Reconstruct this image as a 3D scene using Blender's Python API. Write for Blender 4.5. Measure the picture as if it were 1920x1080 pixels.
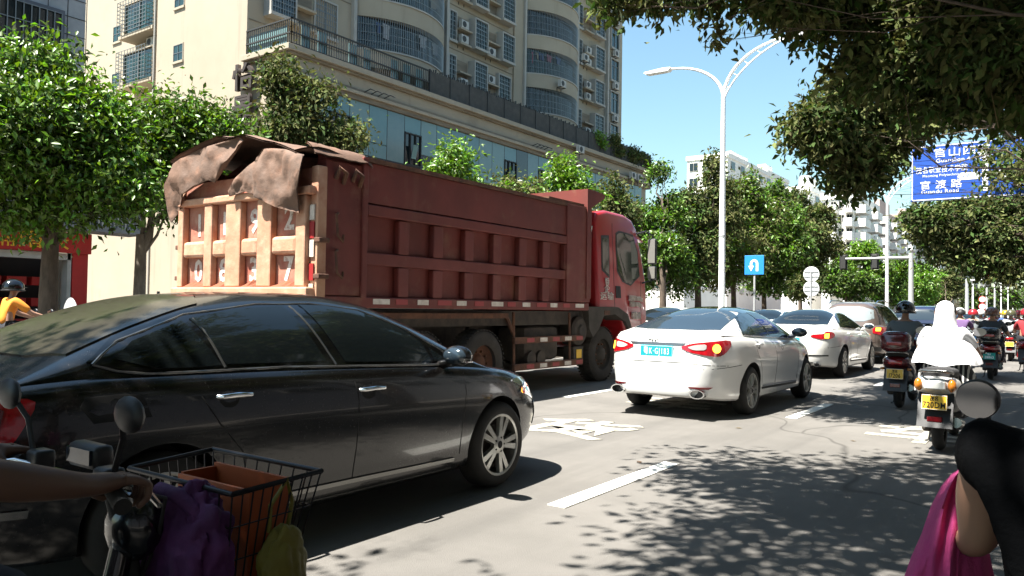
import bpy, bmesh, math, random
import numpy as np
from mathutils import Vector, Matrix, Quaternion
from mathutils.bvhtree import BVHTree
from mathutils.geometry import delaunay_2d_cdt

for o in list(bpy.data.objects):
    bpy.data.objects.remove(o, do_unlink=True)
R = math.radians
SC = bpy.context.scene
COL = SC.collection

# ------------------------------------------------------------------ camera
FPX, YAW, PITCH, ROLL, CAMH = 1450.0, R(35.5), math.atan(36 / 1450.0), R(.9), 1.42
cam_d = bpy.data.cameras.new('camera')
cam_d.lens = 36.0 * FPX / 1920.0
cam_d.sensor_width = 36.0
cam_d.clip_start = 0.053
cam_d.clip_end = 3000
cam = bpy.data.objects.new('camera', cam_d)
cam.location = (0, 0, CAMH)
cam.rotation_euler = (Matrix.Rotation(YAW, 3, 'Z') @ Matrix.Rotation(R(90) + PITCH, 3, 'X') @ Matrix.Rotation(ROLL, 3, 'Z')).to_euler()
COL.objects.link(cam)
SC.camera = cam

# ------------------------------------------------------------------ light
SUN = Vector((-0.21, -0.43, 1.0)).normalized()
world = bpy.data.worlds.new('World')
SC.world = world
world.use_nodes = True
wn = world.node_tree
bg = wn.nodes['Background']
sky = wn.nodes.new('ShaderNodeTexSky')
sky.sky_type = 'NISHITA'
sky.sun_disc = False
sky.sun_elevation = math.asin(SUN.z)
sky.sun_rotation = math.atan2(SUN.x, SUN.y)
sky.air_density = 1.35
sky.dust_density = 1.2
sky.ozone_density = 0.5
sky.altitude = 30
tint = wn.nodes.new('ShaderNodeMix'); tint.data_type = 'RGBA'; tint.blend_type = 'MULTIPLY'; tint.inputs[0].default_value = 1.0; tint.inputs[7].default_value = (.84, 1.02, 1.02, 1)   # the phone's white balance
wn.links.new(sky.outputs[0], tint.inputs[6]); wn.links.new(tint.outputs[2], bg.inputs[0])
bg.inputs[1].default_value = 0.053
sl = bpy.data.lights.new('sun', 'SUN')
sl.energy = 5.0
sl.angle = R(0.53)
sl.color = (1.0, 0.955, 0.88)
so = bpy.data.objects.new('sun', sl)
so.rotation_euler = SUN.to_track_quat('Z', 'Y').to_euler()
so.location = (0, 0, 60)
COL.objects.link(so)
SC.view_settings.view_transform = 'Standard'
SC.view_settings.look = 'None'
SC.view_settings.exposure = 2.05
SC.view_settings.gamma = 1.0
SC.view_settings.use_curve_mapping = False
SC.render.film_transparent = False
SC.cycles.max_bounces = 6
SC.cycles.transparent_max_bounces = 6
SC.cycles.caustics_reflective = False
SC.cycles.caustics_refractive = False
rng = random.Random(11)
nrg = np.random.default_rng(5)
# ------------------------------------------------------------------ helpers
CA, SA = math.cos(YAW), math.sin(YAW)
def ray(px, py):
    u = (px - 960) / FPX; v = (540 - py) / FPX
    x = u * math.cos(ROLL) - v * math.sin(ROLL); y = u * math.sin(ROLL) + v * math.cos(ROLL)
    cy = y * math.cos(PITCH) + math.sin(PITCH); cz = math.cos(PITCH) - y * math.sin(PITCH)
    return Vector((x * CA - cz * SA, x * SA + cz * CA, cy))
def at(px, py, depth):                       # point on a pixel's ray at a given depth
    return Vector((0, 0, CAMH)) + ray(px, py) * depth
def onX(px, py, X):
    d = ray(px, py); return Vector((0, 0, CAMH)) + d * (X / d.x)
def onY(px, py, Y):
    d = ray(px, py); return Vector((0, 0, CAMH)) + d * (Y / d.y)
def onZ(px, py, Z=0.0):
    d = ray(px, py); return Vector((0, 0, CAMH)) + d * ((Z - CAMH) / d.z)

TMP = bpy.data.scenes.new('workbench')        # modifiers and lettering are evaluated here, then it is removed
def evaluate(o, extra=()):
    for q in (o, *extra): TMP.collection.objects.link(q)
    with bpy.context.temp_override(scene=TMP, view_layer=TMP.view_layers[0]):
        dg = bpy.context.evaluated_depsgraph_get(); dg.update(); r = bpy.data.meshes.new_from_object(o.evaluated_get(dg))
    for q in (o, *extra): bpy.data.objects.remove(q, do_unlink=True)
    return r
class MB:
    """collects shapes; build() links them as one mesh object"""
    def __init__(s): s.v = []; s.f = []; s.m = []; s.mi = 0
    def add(s, vs, fs):
        n = len(s.v); s.v.extend([tuple(v) for v in vs])
        s.f.extend([tuple(n + i for i in f) for f in fs]); s.m.extend([s.mi] * len(fs)); return s
    def box(s, x0, x1, y0, y1, z0, z1, M=None):
        vs = [Vector((x, y, z)) for z in (z0, z1) for y in (y0, y1) for x in (x0, x1)]
        if M is not None: vs = [M @ v for v in vs]
        return s.add(vs, [(0, 2, 3, 1), (4, 5, 7, 6), (0, 1, 5, 4), (2, 6, 7, 3), (0, 4, 6, 2), (1, 3, 7, 5)])
    def bbox(s, x0, x1, y0, y1, z0, z1, b=0.01, M=None):          # chamfered box
        b = min(b, abs(x1 - x0) * .45, abs(y1 - y0) * .45, abs(z1 - z0) * .45)
        bm = bmesh.new(); bmesh.ops.create_cube(bm, size=1)
        for v in bm.verts: v.co = Vector(((x0 + x1) / 2 + v.co.x * (x1 - x0), (y0 + y1) / 2 + v.co.y * (y1 - y0), (z0 + z1) / 2 + v.co.z * (z1 - z0)))
        bmesh.ops.bevel(bm, geom=bm.edges[:], offset=b, segments=2, profile=.5, affect='EDGES')
        bm.verts.index_update()
        vs = [(M @ v.co if M is not None else v.co.copy()) for v in bm.verts]; fs = [[v.index for v in f.verts] for f in bm.faces]
        bm.free(); return s.add(vs, fs)
    def cyl(s, p0, p1, r0, r1=None, n=10, cap=True):
        r1 = r0 if r1 is None else r1
        p0, p1 = Vector(p0), Vector(p1); d = (p1 - p0).normalized()
        a = d.orthogonal().normalized(); b = d.cross(a)
        vs = []
        for p, r in ((p0, r0), (p1, r1)):
            for i in range(n):
                t = 2 * math.pi * i / n; vs.append(p + (a * math.cos(t) + b * math.sin(t)) * r)
        fs = [(i, (i + 1) % n, n + (i + 1) % n, n + i) for i in range(n)]
        if cap: fs += [tuple(range(n - 1, -1, -1)), tuple(range(n, 2 * n))]
        return s.add(vs, fs)
    def tube(s, pts, r, n=8, cap=True):
        pts = [Vector(p) for p in pts]; k = len(pts)
        rs = r if isinstance(r, (list, tuple)) else [r] * k
        vs = []; prev = None
        for i, p in enumerate(pts):
            d = (pts[min(i + 1, k - 1)] - pts[max(i - 1, 0)]).normalized()
            a = d.orthogonal().normalized() if prev is None else (prev - d * prev.dot(d)).normalized()
            prev = a; b = d.cross(a)
            for j in range(n):
                t = 2 * math.pi * j / n; vs.append(p + (a * math.cos(t) + b * math.sin(t)) * rs[i])
        fs = [(i * n + j, i * n + (j + 1) % n, (i + 1) * n + (j + 1) % n, (i + 1) * n + j) for i in range(k - 1) for j in range(n)]
        if cap: fs += [tuple(range(n - 1, -1, -1)), tuple(range((k - 1) * n, k * n))]
        return s.add(vs, fs)
    def lathe(s, prof, n=24, M=None, close=False):                # prof: (radius, x) spun about the x axis
        k = len(prof); vs = []
        for j in range(n):
            t = 2 * math.pi * j / n
            for (r, x) in prof:
                v = Vector((x, r * math.cos(t), r * math.sin(t))); vs.append(M @ v if M is not None else v)
        fs = [(j * k + i, j * k + (i + 1) % k, ((j + 1) % n) * k + (i + 1) % k, ((j + 1) % n) * k + i) for j in range(n) for i in range(k if close else k - 1)]
        return s.add(vs, fs)
    def prism(s, poly, f, d):                                     # poly 2D, f(u,v)->point, d: extrusion vector
        d = Vector(d); n = len(poly)
        a = [Vector(f(u, v)) for u, v in poly]; vs = a + [p + d for p in a]
        fs = [tuple(range(n - 1, -1, -1)), tuple(range(n, 2 * n))] + [(i, (i + 1) % n, n + (i + 1) % n, n + i) for i in range(n)]
        return s.add(vs, fs)
    def grid(s, P, closed=False):                                 # P[i][j] points
        ni, nj = len(P), len(P[0]); vs = [p for r in P for p in r]
        fs = [(i * nj + j, i * nj + (j + 1) % nj, (i + 1) * nj + (j + 1) % nj, (i + 1) * nj + j) for i in range(ni - 1) for j in range(nj if closed else nj - 1)]
        return s.add(vs, fs)
    def ball(s, c, r, n=10, m=7, M=None):
        c = Vector(c); r = Vector(r) if not isinstance(r, (int, float)) else Vector((r, r, r)); P = []
        for i in range(m + 1):
            t = math.pi * i / m
            P.append([c + Vector((r.x * math.sin(t) * math.cos(2 * math.pi * j / n), r.y * math.sin(t) * math.sin(2 * math.pi * j / n), r.z * math.cos(t))) for j in range(n)])
        if M is not None: P = [[M @ q for q in row] for row in P]
        return s.grid(P, True)
    def mesh(s, name, mats, smooth=False, fix=True):
        me = bpy.data.meshes.new(name); me.from_pydata(s.v, [], s.f)
        mats = mats if isinstance(mats, (list, tuple)) else [mats]
        for m in mats: me.materials.append(M_[m] if isinstance(m, str) else m)
        if len(mats) > 1: me.polygons.foreach_set('material_index', s.m)
        if fix:
            bm = bmesh.new(); bm.from_mesh(me); bmesh.ops.recalc_face_normals(bm, faces=bm.faces[:]); bm.to_mesh(me); bm.free()
        if smooth:
            me.shade_smooth(); me.set_sharp_from_angle(angle=R(smooth if smooth is not True else 40))
        me.update(); return me
    def build(s, name, mats, parent=None, smooth=False, fix=True):
        return link(name, s.mesh(name, mats, smooth, fix), parent)

def link(name, data, parent=None):
    o = bpy.data.objects.new(name, data); COL.objects.link(o)
    if parent is not None: o.parent = parent
    return o
def tag(o, label=None, cat=None, group=None, kind=None):
    if label: o['label'] = label
    if cat: o['category'] = cat
    if group: o['group'] = group
    if kind: o['kind'] = kind
    return o
def thing(name, label, cat, loc=(0, 0, 0), rz=0, group=None, parent=None):
    o = link(name, None, parent); o.location = loc; o.rotation_euler = (0, 0, rz); o.empty_display_size = .2
    return tag(o, label, cat, group)
def part(name, parent, loc=(0, 0, 0)):
    o = link(name, None, parent); o.location = loc; o.empty_display_size = .1; return o
def copy_tree(o, parent=None):
    c = o.copy(); COL.objects.link(c); c.parent = parent
    for ch in list(o.children): copy_tree(ch, c)
    return c
def pchip(xs, ys):
    xs = np.asarray(xs, float); ys = np.asarray(ys, float); h = np.diff(xs); d = np.diff(ys) / h
    m = np.zeros(len(xs)); m[0] = d[0]; m[-1] = d[-1]
    for i in range(1, len(xs) - 1):
        if d[i - 1] * d[i] > 0:
            w1 = 2 * h[i] + h[i - 1]; w2 = h[i] + 2 * h[i - 1]; m[i] = (w1 + w2) / (w1 / d[i - 1] + w2 / d[i])
    def f(x):
        x = min(max(x, xs[0]), xs[-1]); i = min(max(int(np.searchsorted(xs, x)) - 1, 0), len(h) - 1); t = (x - xs[i]) / h[i]
        return float((2*t**3-3*t*t+1)*ys[i] + (t**3-2*t*t+t)*h[i]*m[i] + (-2*t**3+3*t*t)*ys[i+1] + (t**3-t*t)*h[i]*m[i+1])
    return f
def text(name, body, size, M, mat, parent=None, depth=0.004, sx=1.0, align='CENTER', bold=0.0, gap=1.06):
    """flat lettering as a mesh; M places the text plane (x right, y up, z out)"""
    cu = bpy.data.curves.new(name, 'FONT'); cu.body = body; cu.size = size; cu.align_x = align; cu.align_y = 'CENTER'
    cu.extrude = depth; cu.offset = bold; cu.resolution_u = 2; cu.space_character = gap
    me = evaluate(bpy.data.objects.new(name, cu))
    me.transform(M @ Matrix.Diagonal((sx, 1, 1, 1))); me.materials.clear(); me.materials.append(M_[mat])
    return link(name, me, parent)
def frame(o, x, y):                           # matrix from origin, right axis, up axis
    x = Vector(x).normalized(); y = Vector(y).normalized(); z = x.cross(y)
    m = Matrix((x, y, z)).transposed().to_4x4(); m.translation = Vector(o); return m

# ------------------------------------------------------------------ materials
M_ = {}
ALB = .64                                   # base colours below were picked one exposure step darker
KEEP = {'sign_red', 'sign_yellow', 'tile_light', 'glass_pale', 'glass_pale_b', 'glass_pale_c', 'paint_white', 'paint_pearl', 'sign_white', 'lamp_white', 'tape_white', 'chrome', 'mirror_glass', 'rim_alloy', 'line_paint', 'signal_red', 'brake_red', 'indicator', 'lamp_red', 'plate_yellow', 'plate_blue', 'plate_green', 'cape_white', 'cab_red', 'leaf_bright', 'leaf_lime', 'stencil_white', 'sign_back', 'glass_sunlit', 'scooter_silver', 'pink_cloth', 'skin', 'skin_shade', 'orange_cloth', 'wall_white', 'sign_blue', 'sign_blue_light'}
def mat(name, col, rough=.6, metal=0., col2=None, scale=4., bump=0., bscale=60., spec=.5, coat=0., detail=6., lo=.35, hi=.65, dirt=None, dscale=2., dlo=.5, dhi=.75, island=0., trans=None, alpha=None, emit=None, r2=None, stretch=None):
    k_ = 1.0 if name in KEEP else ALB
    col = tuple(c * k_ for c in col); col2 = tuple(c * k_ for c in col2) if col2 else None; dirt = tuple(c * k_ for c in dirt) if dirt else None
    m = bpy.data.materials.new(name); m.use_nodes = True; nt = m.node_tree; n = nt.nodes; L = nt.links
    b = n['Principled BSDF']; M_[name] = m
    b.inputs['Roughness'].default_value = rough; b.inputs['Metallic'].default_value = metal
    b.inputs['Specular IOR Level'].default_value = spec; b.inputs['Coat Weight'].default_value = coat; b.inputs['Coat Roughness'].default_value = .04
    c = (*col, 1); b.inputs['Base Color'].default_value = c; out = None
    m.diffuse_color = c
    tc = None
    def noise(sc, det=detail):
        nonlocal tc
        if tc is None:
            tc = n.new('ShaderNodeTexCoord').outputs['Object']
            if stretch:
                mp = n.new('ShaderNodeMapping'); mp.inputs['Scale'].default_value = stretch; L.new(tc, mp.inputs[0]); tc = mp.outputs[0]
        t = n.new('ShaderNodeTexNoise'); t.inputs['Scale'].default_value = sc; t.inputs['Detail'].default_value = det; t.inputs['Roughness'].default_value = .62
        L.new(tc, t.inputs['Vector']); return t.outputs['Fac']
    def ramp(f, a, z):
        r = n.new('ShaderNodeMapRange'); r.inputs['From Min'].default_value = a; r.inputs['From Max'].default_value = z; L.new(f, r.inputs['Value']); return r.outputs[0]
    def mix(f, A, B):
        x = n.new('ShaderNodeMix'); x.data_type = 'RGBA'; L.new(f, x.inputs[0])
        for s, i in ((A, 6), (B, 7)):
            if isinstance(s, tuple): x.inputs[i].default_value = (*s, 1)
            else: L.new(s, x.inputs[i])
        return x.outputs[2]
    if col2:
        f = ramp(noise(scale), lo, hi); out = mix(f, tuple(col), tuple(col2))
        if r2 is not None:
            rr = n.new('ShaderNodeMapRange'); rr.inputs['To Min'].default_value = rough; rr.inputs['To Max'].default_value = r2; L.new(f, rr.inputs['Value']); L.new(rr.outputs[0], b.inputs['Roughness'])
    if dirt:
        f = ramp(noise(dscale, 10.), dlo, dhi); out = mix(f, out if out else tuple(col), tuple(dirt))
    if island:
        g = n.new('ShaderNodeNewGeometry'); h = n.new('ShaderNodeHueSaturation')
        a = n.new('ShaderNodeMapRange'); a.inputs['To Min'].default_value = 1 - island; a.inputs['To Max'].default_value = 1 + island
        L.new(g.outputs['Random Per Island'], a.inputs['Value']); L.new(a.outputs[0], h.inputs['Value'])
        a2 = n.new('ShaderNodeMapRange'); a2.inputs['To Min'].default_value = .5 - island * .07; a2.inputs['To Max'].default_value = .5 + island * .04
        L.new(g.outputs['Random Per Island'], a2.inputs['Value']); L.new(a2.outputs[0], h.inputs['Hue'])
        if out: L.new(out, h.inputs['Color'])
        else: h.inputs['Color'].default_value = c
        out = h.outputs[0]
    if out: L.new(out, b.inputs['Base Color'])
    if bump:
        bp = n.new('ShaderNodeBump'); bp.inputs['Strength'].default_value = bump; bp.inputs['Distance'].default_value = .02
        L.new(noise(bscale, 4.), bp.inputs['Height']); L.new(bp.outputs[0], b.inputs['Normal'])
    if trans is not None:
        t = n.new('ShaderNodeBsdfTranslucent'); ms = n.new('ShaderNodeMixShader'); ms.inputs[0].default_value = trans
        if out:
            h2 = n.new('ShaderNodeHueSaturation'); h2.inputs['Value'].default_value = 1.7; h2.inputs['Saturation'].default_value = 1.1; L.new(out, h2.inputs['Color']); L.new(h2.outputs[0], t.inputs['Color'])
        else: t.inputs['Color'].default_value = c
        L.new(b.outputs[0], ms.inputs[1]); L.new(t.outputs[0], ms.inputs[2]); L.new(ms.outputs[0], n['Material Output'].inputs[0])
    if alpha is not None: b.inputs['Alpha'].default_value = alpha
    if emit: b.inputs['Emission Color'].default_value = (*emit[:3], 1); b.inputs['Emission Strength'].default_value = emit[3]
    return m
mat('asphalt', (.25, .236, .216), .92, col2=(.125, .119, .11), scale=190, bump=.55, bscale=160, lo=.3, hi=.7, dirt=(.26, .245, .225), dscale=.55, dlo=.42, dhi=.72, spec=.25)
def overlay(name, col, sc, lo, hi, amt=1.0, crack=0.0):
    """a second, stretched layer of wear over a material's colour"""
    nt = M_[name].node_tree; n = nt.nodes; L = nt.links; b = n['Principled BSDF']; src = b.inputs['Base Color'].links[0].from_socket if b.inputs['Base Color'].links else None
    tc = n.new('ShaderNodeTexCoord'); mp = n.new('ShaderNodeMapping'); mp.inputs['Scale'].default_value = sc; L.new(tc.outputs['Object'], mp.inputs[0])
    if crack:
        nz = n.new('ShaderNodeTexNoise'); nz.inputs['Scale'].default_value = 2.2; L.new(mp.outputs[0], nz.inputs['Vector']); ad = n.new('ShaderNodeMix'); ad.data_type = 'RGBA'; ad.inputs[0].default_value = .35; L.new(mp.outputs[0], ad.inputs[6]); L.new(nz.outputs['Color'], ad.inputs[7])
        t = n.new('ShaderNodeTexVoronoi'); t.feature = 'DISTANCE_TO_EDGE'; t.inputs['Scale'].default_value = 1.0; L.new(ad.outputs[2], t.inputs['Vector']); val = t.outputs['Distance']
    else:
        t = n.new('ShaderNodeTexNoise'); t.inputs['Scale'].default_value = 1.0; t.inputs['Detail'].default_value = 8; t.inputs['Roughness'].default_value = .65; L.new(mp.outputs[0], t.inputs['Vector']); val = t.outputs['Fac']
    r = n.new('ShaderNodeMapRange'); r.inputs['From Min'].default_value = lo; r.inputs['From Max'].default_value = hi; r.inputs['To Max'].default_value = amt; L.new(val, r.inputs['Value'])
    if crack: r.inputs['To Min'].default_value = amt; r.inputs['To Max'].default_value = 0
    x = n.new('ShaderNodeMix'); x.data_type = 'RGBA'; L.new(r.outputs[0], x.inputs[0]); x.inputs[7].default_value = (*[c * ALB for c in col], 1)
    if src: L.new(src, x.inputs[6])
    else: x.inputs[6].default_value = b.inputs['Base Color'].default_value
    L.new(x.outputs[2], b.inputs['Base Color'])
overlay('asphalt', (.12, .115, .108), (1.5, .07, 1), .5, .72, .55)
overlay('asphalt', (.07, .066, .06), (.7, .5, 1), .62, .70, .45)
overlay('asphalt', (.05, .047, .043), (.30, .17, 1), .0, .006, .6, 1)
mat('pavement', (.30, .27, .24), .9, col2=(.22, .20, .18), scale=3, bump=.2)
mat('kerb', (.36, .34, .31), .9, col2=(.26, .25, .23), scale=5, bump=.3)
mat('soil', (.10, .07, .045), .95, col2=(.06, .045, .03), scale=8, bump=.5)
mat('earth', (.13, .13, .10), .95, col2=(.09, .10, .06), scale=.2)
mat('line_paint', (.72, .71, .66), .8, col2=(.50, .485, .44), scale=26, lo=.52, hi=.75, bump=.3, bscale=120)
mat('line_paint_worn', (.60, .57, .46), .85, col2=(.29, .275, .25), scale=24, lo=.38, hi=.62, bump=.3, bscale=120)
mat('wall_cream', (.55, .47, .355), .85, col2=(.50, .425, .315), scale=.35, dirt=(.36, .30, .22), dscale=.5, dlo=.62, dhi=.85, bump=.05)
mat('wall_white', (.80, .79, .75), .85, col2=(.72, .71, .67), scale=.3, dirt=(.55, .54, .5), dscale=.4, dlo=.62, dhi=.85)
mat('wall_pink', (.66, .52, .47), .85, col2=(.58, .45, .41), scale=.3)
mat('wall_gold', (.66, .47, .25), .85, col2=(.60, .42, .22), scale=.3)
mat('wall_grey', (.38, .39, .40), .85, col2=(.30, .31, .32), scale=.3)
mat('trim_white', (.60, .57, .51), .75, col2=(.52, .49, .44), scale=1.2)
overlay('wall_cream', (.27, .22, .16), (1.2, 1.2, .09), .58, .8, .6)
mat('dark_band', (.38, .31, .22), .9, col2=(.24, .195, .145), scale=1.4, bump=.1, stretch=(1, .4, 3))
mat('tile_dark', (.13, .14, .17), .45, col2=(.17, .18, .21), scale=1.5)
mat('tile_light', (.36, .37, .38), .45, col2=(.28, .29, .30), scale=1.5)
mat('glass_dark', (.012, .02, .022), .06, spec=.8)
mat('glass_green', (.012, .06, .052), .08, col2=(.02, .035, .035), scale=1.2, spec=.8)
mat('glass_pale', (.115, .22, .235), .12, col2=(.09, .185, .205), scale=.35, spec=.6, lo=.3, hi=.7)
mat('glass_pale_b', (.15, .245, .25), .2, spec=.5)
mat('glass_pale_c', (.10, .175, .19), .1, col2=(.15, .22, .225), scale=.5, spec=.6)
mat('glass_navy', (.018, .035, .07), .12, spec=.6)
mat('steel_bar', (.34, .36, .36), .45, .6)
mat('steel_dark', (.06, .06, .058), .6, .3)
mat('net_grey', (.115, .11, .10), .9, col2=(.07, .07, .065), scale=2.5, bump=.2)
mat('ac_white', (.72, .70, .65), .6, col2=(.60, .58, .53), scale=3)
mat('black_matte', (.012, .012, .013), .7)
mat('black_plastic', (.018, .018, .02), .45, col2=(.03, .03, .032), scale=20)
mat('letter_brown', (.055, .038, .03), .6)
mat('sign_red', (.50, .018, .015), .55, col2=(.40, .015, .012), scale=2)
mat('sign_yellow', (.82, .48, .03), .5)
mat('sign_blue', (.012, .07, .36), .45, col2=(.012, .058, .30), scale=3)
mat('sign_blue_light', (.015, .20, .52), .45)
mat('sign_white', (.80, .80, .80), .5)
mat('sign_back', (.70, .70, .68), .5, .2)
mat('lamp_white', (.82, .82, .80), .4)
mat('pole_grey', (.62, .63, .63), .45, .2)
mat('bark', (.20, .15, .11), .95, col2=(.10, .075, .055), scale=9, bump=.7, bscale=30, stretch=(1, 1, .3))
mat('bark_pale', (.38, .33, .27), .95, col2=(.20, .165, .13), scale=9, bump=.6, bscale=30, stretch=(1, 1, .3))
mat('leaf_deep', (.055, .098, .018), 44, island=.55, trans=.2)
mat('leaf_bright', (.085, .165, .018), .42, island=.5, trans=.26)
mat('leaf_olive', (.15, .168, .052), 44, island=.55, trans=.18)
mat('leaf_lime', (.11, .21, .025), .38, island=.4, trans=.3)
mat('leaf_brown', (.15, .095, .035), .5, island=.5, trans=.2)
mat('leaf_far', (.065, .085, .03), .5, island=.45, trans=.2)
mat('grass_pale', (.50, .50, .36), .7, island=.4, trans=.25)
# ------------------------------------------------------------------ ground, roads, kerbs, markings
def sheet(name, x0, x1, y0, y1, z, m, parent=None, th=0.05):
    b = MB(); b.box(x0, x1, y0, y1, z - th, z); o = b.build(name, m, parent)
    if parent is None: o['kind'] = 'structure'
    return o
sheet('ground', -1500, 1500, -300, 2000, -0.06, 'earth', th=.5)
road = sheet('road', -10.2, 2.2, -40, 420, 0.0, 'asphalt')
sheet('opposite_road', -17.8, -11.6, -40, 420, 0.0, 'asphalt')
med = sheet('median_strip', -11.45, -10.35, -40, 420, 0.16, 'soil', th=.2)
sheet('sidewalk_opposite', -60, -17.98, -40, 420, 0.13, 'pavement', th=.18)
sheet('sidewalk', 2.38, 30, -40, 420, 0.13, 'pavement', th=.18)
for x, nm in ((-10.2, 'median_kerb'), (-11.6, 'median_kerb_opposite'), (-17.98, 'kerb_opposite'), (2.2, 'kerb')):
    b = MB(); w = .15 if 'median' in nm else .18
    for k in range(115):
        y = -40 + k * 4; s = -1 if nm == 'median_kerb' else 1
        xx = (x, x + s * w) if s > 0 else (x - w, x)
        b.bbox(xx[0], xx[1], y + .006, y + 3.994, -.04, .17 if w < .17 else .145, .015)
    b.build(nm, 'kerb')['kind'] = 'structure'
def dash_mesh(l, w):
    b = MB(); b.box(-w / 2, w / 2, 0, l, -.003, .004); return b.mesh('lane_dash', 'line_paint')
dm = dash_mesh(2.0, .15)
for k in range(-2, 26):
    for x in (-2.95, -6.45):
        o = link('lane_dash', dm, road); o.location = (x, 4.72 + 5.85 * k, .0045)
for x in (-10.02, 1.9):
    b = MB(); b.box(x - .07, x + .07, -40, 420, .0, .008); b.build('edge_line', 'line_paint', road)
dmo = dash_mesh(2.0, .15)
for k in range(0, 20):
    o = link('lane_dash', dmo, road); o.location = (-14.7, 3 + 6 * k, .0045)
text('painted_character', '货', 1.4, frame((-4.72, 7.85, .005), (1, 0, 0), (0, 1, 0)), 'line_paint_worn', road, .003, 1.0, bold=.03)
text('painted_character', '车', 1.4, frame((-4.78, 10.9, .005), (1, 0, 0), (0, 1, 0)), 'line_paint_worn', road, .003, 1.0, bold=.03)
text('painted_character', '车', 1.5, frame((-1.35, 10.1, .005), (1, 0, 0), (0, 1, 0)), 'line_paint_worn', road, .003, .8, bold=.03)
# small loose leaves and patches on the asphalt: kept as one scatter
b = MB()
for k in range(90):
    x, y = rng.uniform(-9.9, 1.8), rng.uniform(1.5, 40); a = rng.uniform(0, 6.28); l = rng.uniform(.03, .06)
    c, s = math.cos(a) * l, math.sin(a) * l
    b.add([(x - c, y - s, .004), (x + s * .45, y - c * .45, .009), (x + c, y + s, .004), (x - s * .45, y + c * .45, .010)], [(0, 1, 2), (0, 2, 3)])
lv = b.build('fallen_leaves', 'leaf_brown', None, fix=False); tag(lv, 'dry brown leaves scattered over the grey asphalt', 'leaves', kind='stuff')
# ------------------------------------------------------------------ the apartment block with its glazed podium
def wbuild(b, name, mats, root, parent=None, smooth=False):
    """geometry written in world coordinates, hung under an unrotated thing"""
    o = b.build(name, mats, parent or root, smooth)
    if parent is None or parent is root: o.location = -Vector(root.location)
    return o
APT = thing('apartment_building', 'cream high-rise block with curved barred balconies above a glazed shop podium', 'building', (-31, 24.3, 0))
TX, PX_, Y0, Y1 = -34.5, -31.0, 24.3, 65.0
FZ0, FH = 16.82, 3.07                              # first sill, storey height
b = MB()
b.box(-43.1, TX, Y0, Y1 + 1, 12, 37); b.box(-62, -43.1, Y0 + 1.3, Y1, 0, 37); b.box(-43.2, -35.0, Y0 + .002, Y0 + 5, 0, 12.2)
wbuild(b, 'wall', 'wall_cream', APT)
b = MB()
b.box(-52, PX_ - .14, Y0 + .003, Y1 - .5, 0, 12.45); wbuild(b, 'podium_wall', 'wall_cream', APT)
# cornice: fascia with three mouldings, then the ledge; alternate bands mottled darker
for z0, z1, d, m in ((12.45, 12.72, .10, 'dark_band'), (12.72, 12.90, .22, 'wall_cream'), (12.90, 13.05, .12, 'dark_band'), (13.05, 13.72, 0.0, 'wall_cream'), (13.72, 13.86, .18, 'dark_band'), (13.86, 14.15, .34, 'wall_cream')):
    b = MB(); b.bbox(-34.49, PX_ + d, Y0 - d, Y1 + d, z0, z1, .02); wbuild(b, 'cornice_band', m, APT)
# podium glazing
pitch = 1.405; n = 27; vent = {1, 5, 12, 15, 20}
fr = MB()
pane_meshes = {}
def pane_mesh(h, w=pitch - .05):
    k = (round(h, 2), round(w, 2))
    if k not in pane_meshes:
        b = MB(); b.box(-.02, .02, 0, w, 0, h); pane_meshes[k] = b
    return pane_meshes[k]
pm_cache = {}
def put_pane(y, z, h, m, x=PX_, w=pitch - .05, tilt=0, name='glass_panel'):
    key = (round(h, 2), round(w, 2), m)
    if key not in pm_cache: pm_cache[key] = pane_mesh(h, w).mesh('glass_panel', m)
    o = link(name, pm_cache[key], APT); o.location = Vector((x - .06, y, z)) - Vector(APT.location); o.rotation_euler = (0, tilt, rng.uniform(-.006, .006)); return o
for i in range(n):
    y = 25.55 + i * pitch
    if i in vent:
        for j in range(3): put_pane(y + .02 + j * .45, 9.7, 1.75, 'glass_dark', w=.42, x=PX_ - .03)
        put_pane(y, 11.5, .9, 'glass_pale'); 
        put_pane(y + .47, 10.0, .8, 'glass_pale_b', w=.38, x=PX_ + .12, tilt=.22, name='open_vent')
        for j in range(4): fr.box(PX_ - .1, PX_ + .02, y + j * .45, y + j * .45 + .05, 9.65, 11.5)
        fr.box(PX_ - .1, PX_ + .02, y, y + pitch - .05, 9.6, 9.66); fr.box(PX_ - .1, PX_ + .02, y, y + pitch - .05, 11.42, 11.48)
    else:
        put_pane(y, 9.62 if i % 3 else 10.4, 2.8 if i % 3 else 2.02, rng.choice(['glass_pale', 'glass_pale_c', 'glass_pale_b']) if i < 12 or i > 20 else rng.choice(['glass_pale', 'glass_pale_b', 'glass_pale_c', 'glass_dark']))
        if not i % 3: put_pane(y, 9.62, .74, 'glass_pale' if i % 2 else 'glass_navy')
    put_pane(y, 7.2, 2.36, 'glass_navy' if i in (0, 3, 4, 5, 11, 12, 16) else rng.choice(['glass_pale', 'glass_pale_b']))
    put_pane(y, 4.3, 2.85, rng.choice(['glass_dark', 'glass_navy', 'glass_pale']))
    fr.box(PX_ - .13, PX_ - .045, y - .045, y + .005, 4.2, 12.45)
for z in (4.24, 7.16, 9.57): fr.box(PX_ - .13, PX_ - .045, 25.5, 63.5, z, z + .05)
wbuild(fr, 'glazing_bars', 'steel_dark', APT)
b = MB(); b.box(PX_ - .06, PX_ + .03, 35.5, 36.9, 9.0, 9.9); wbuild(b, 'red_poster', 'sign_red', APT)
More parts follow.
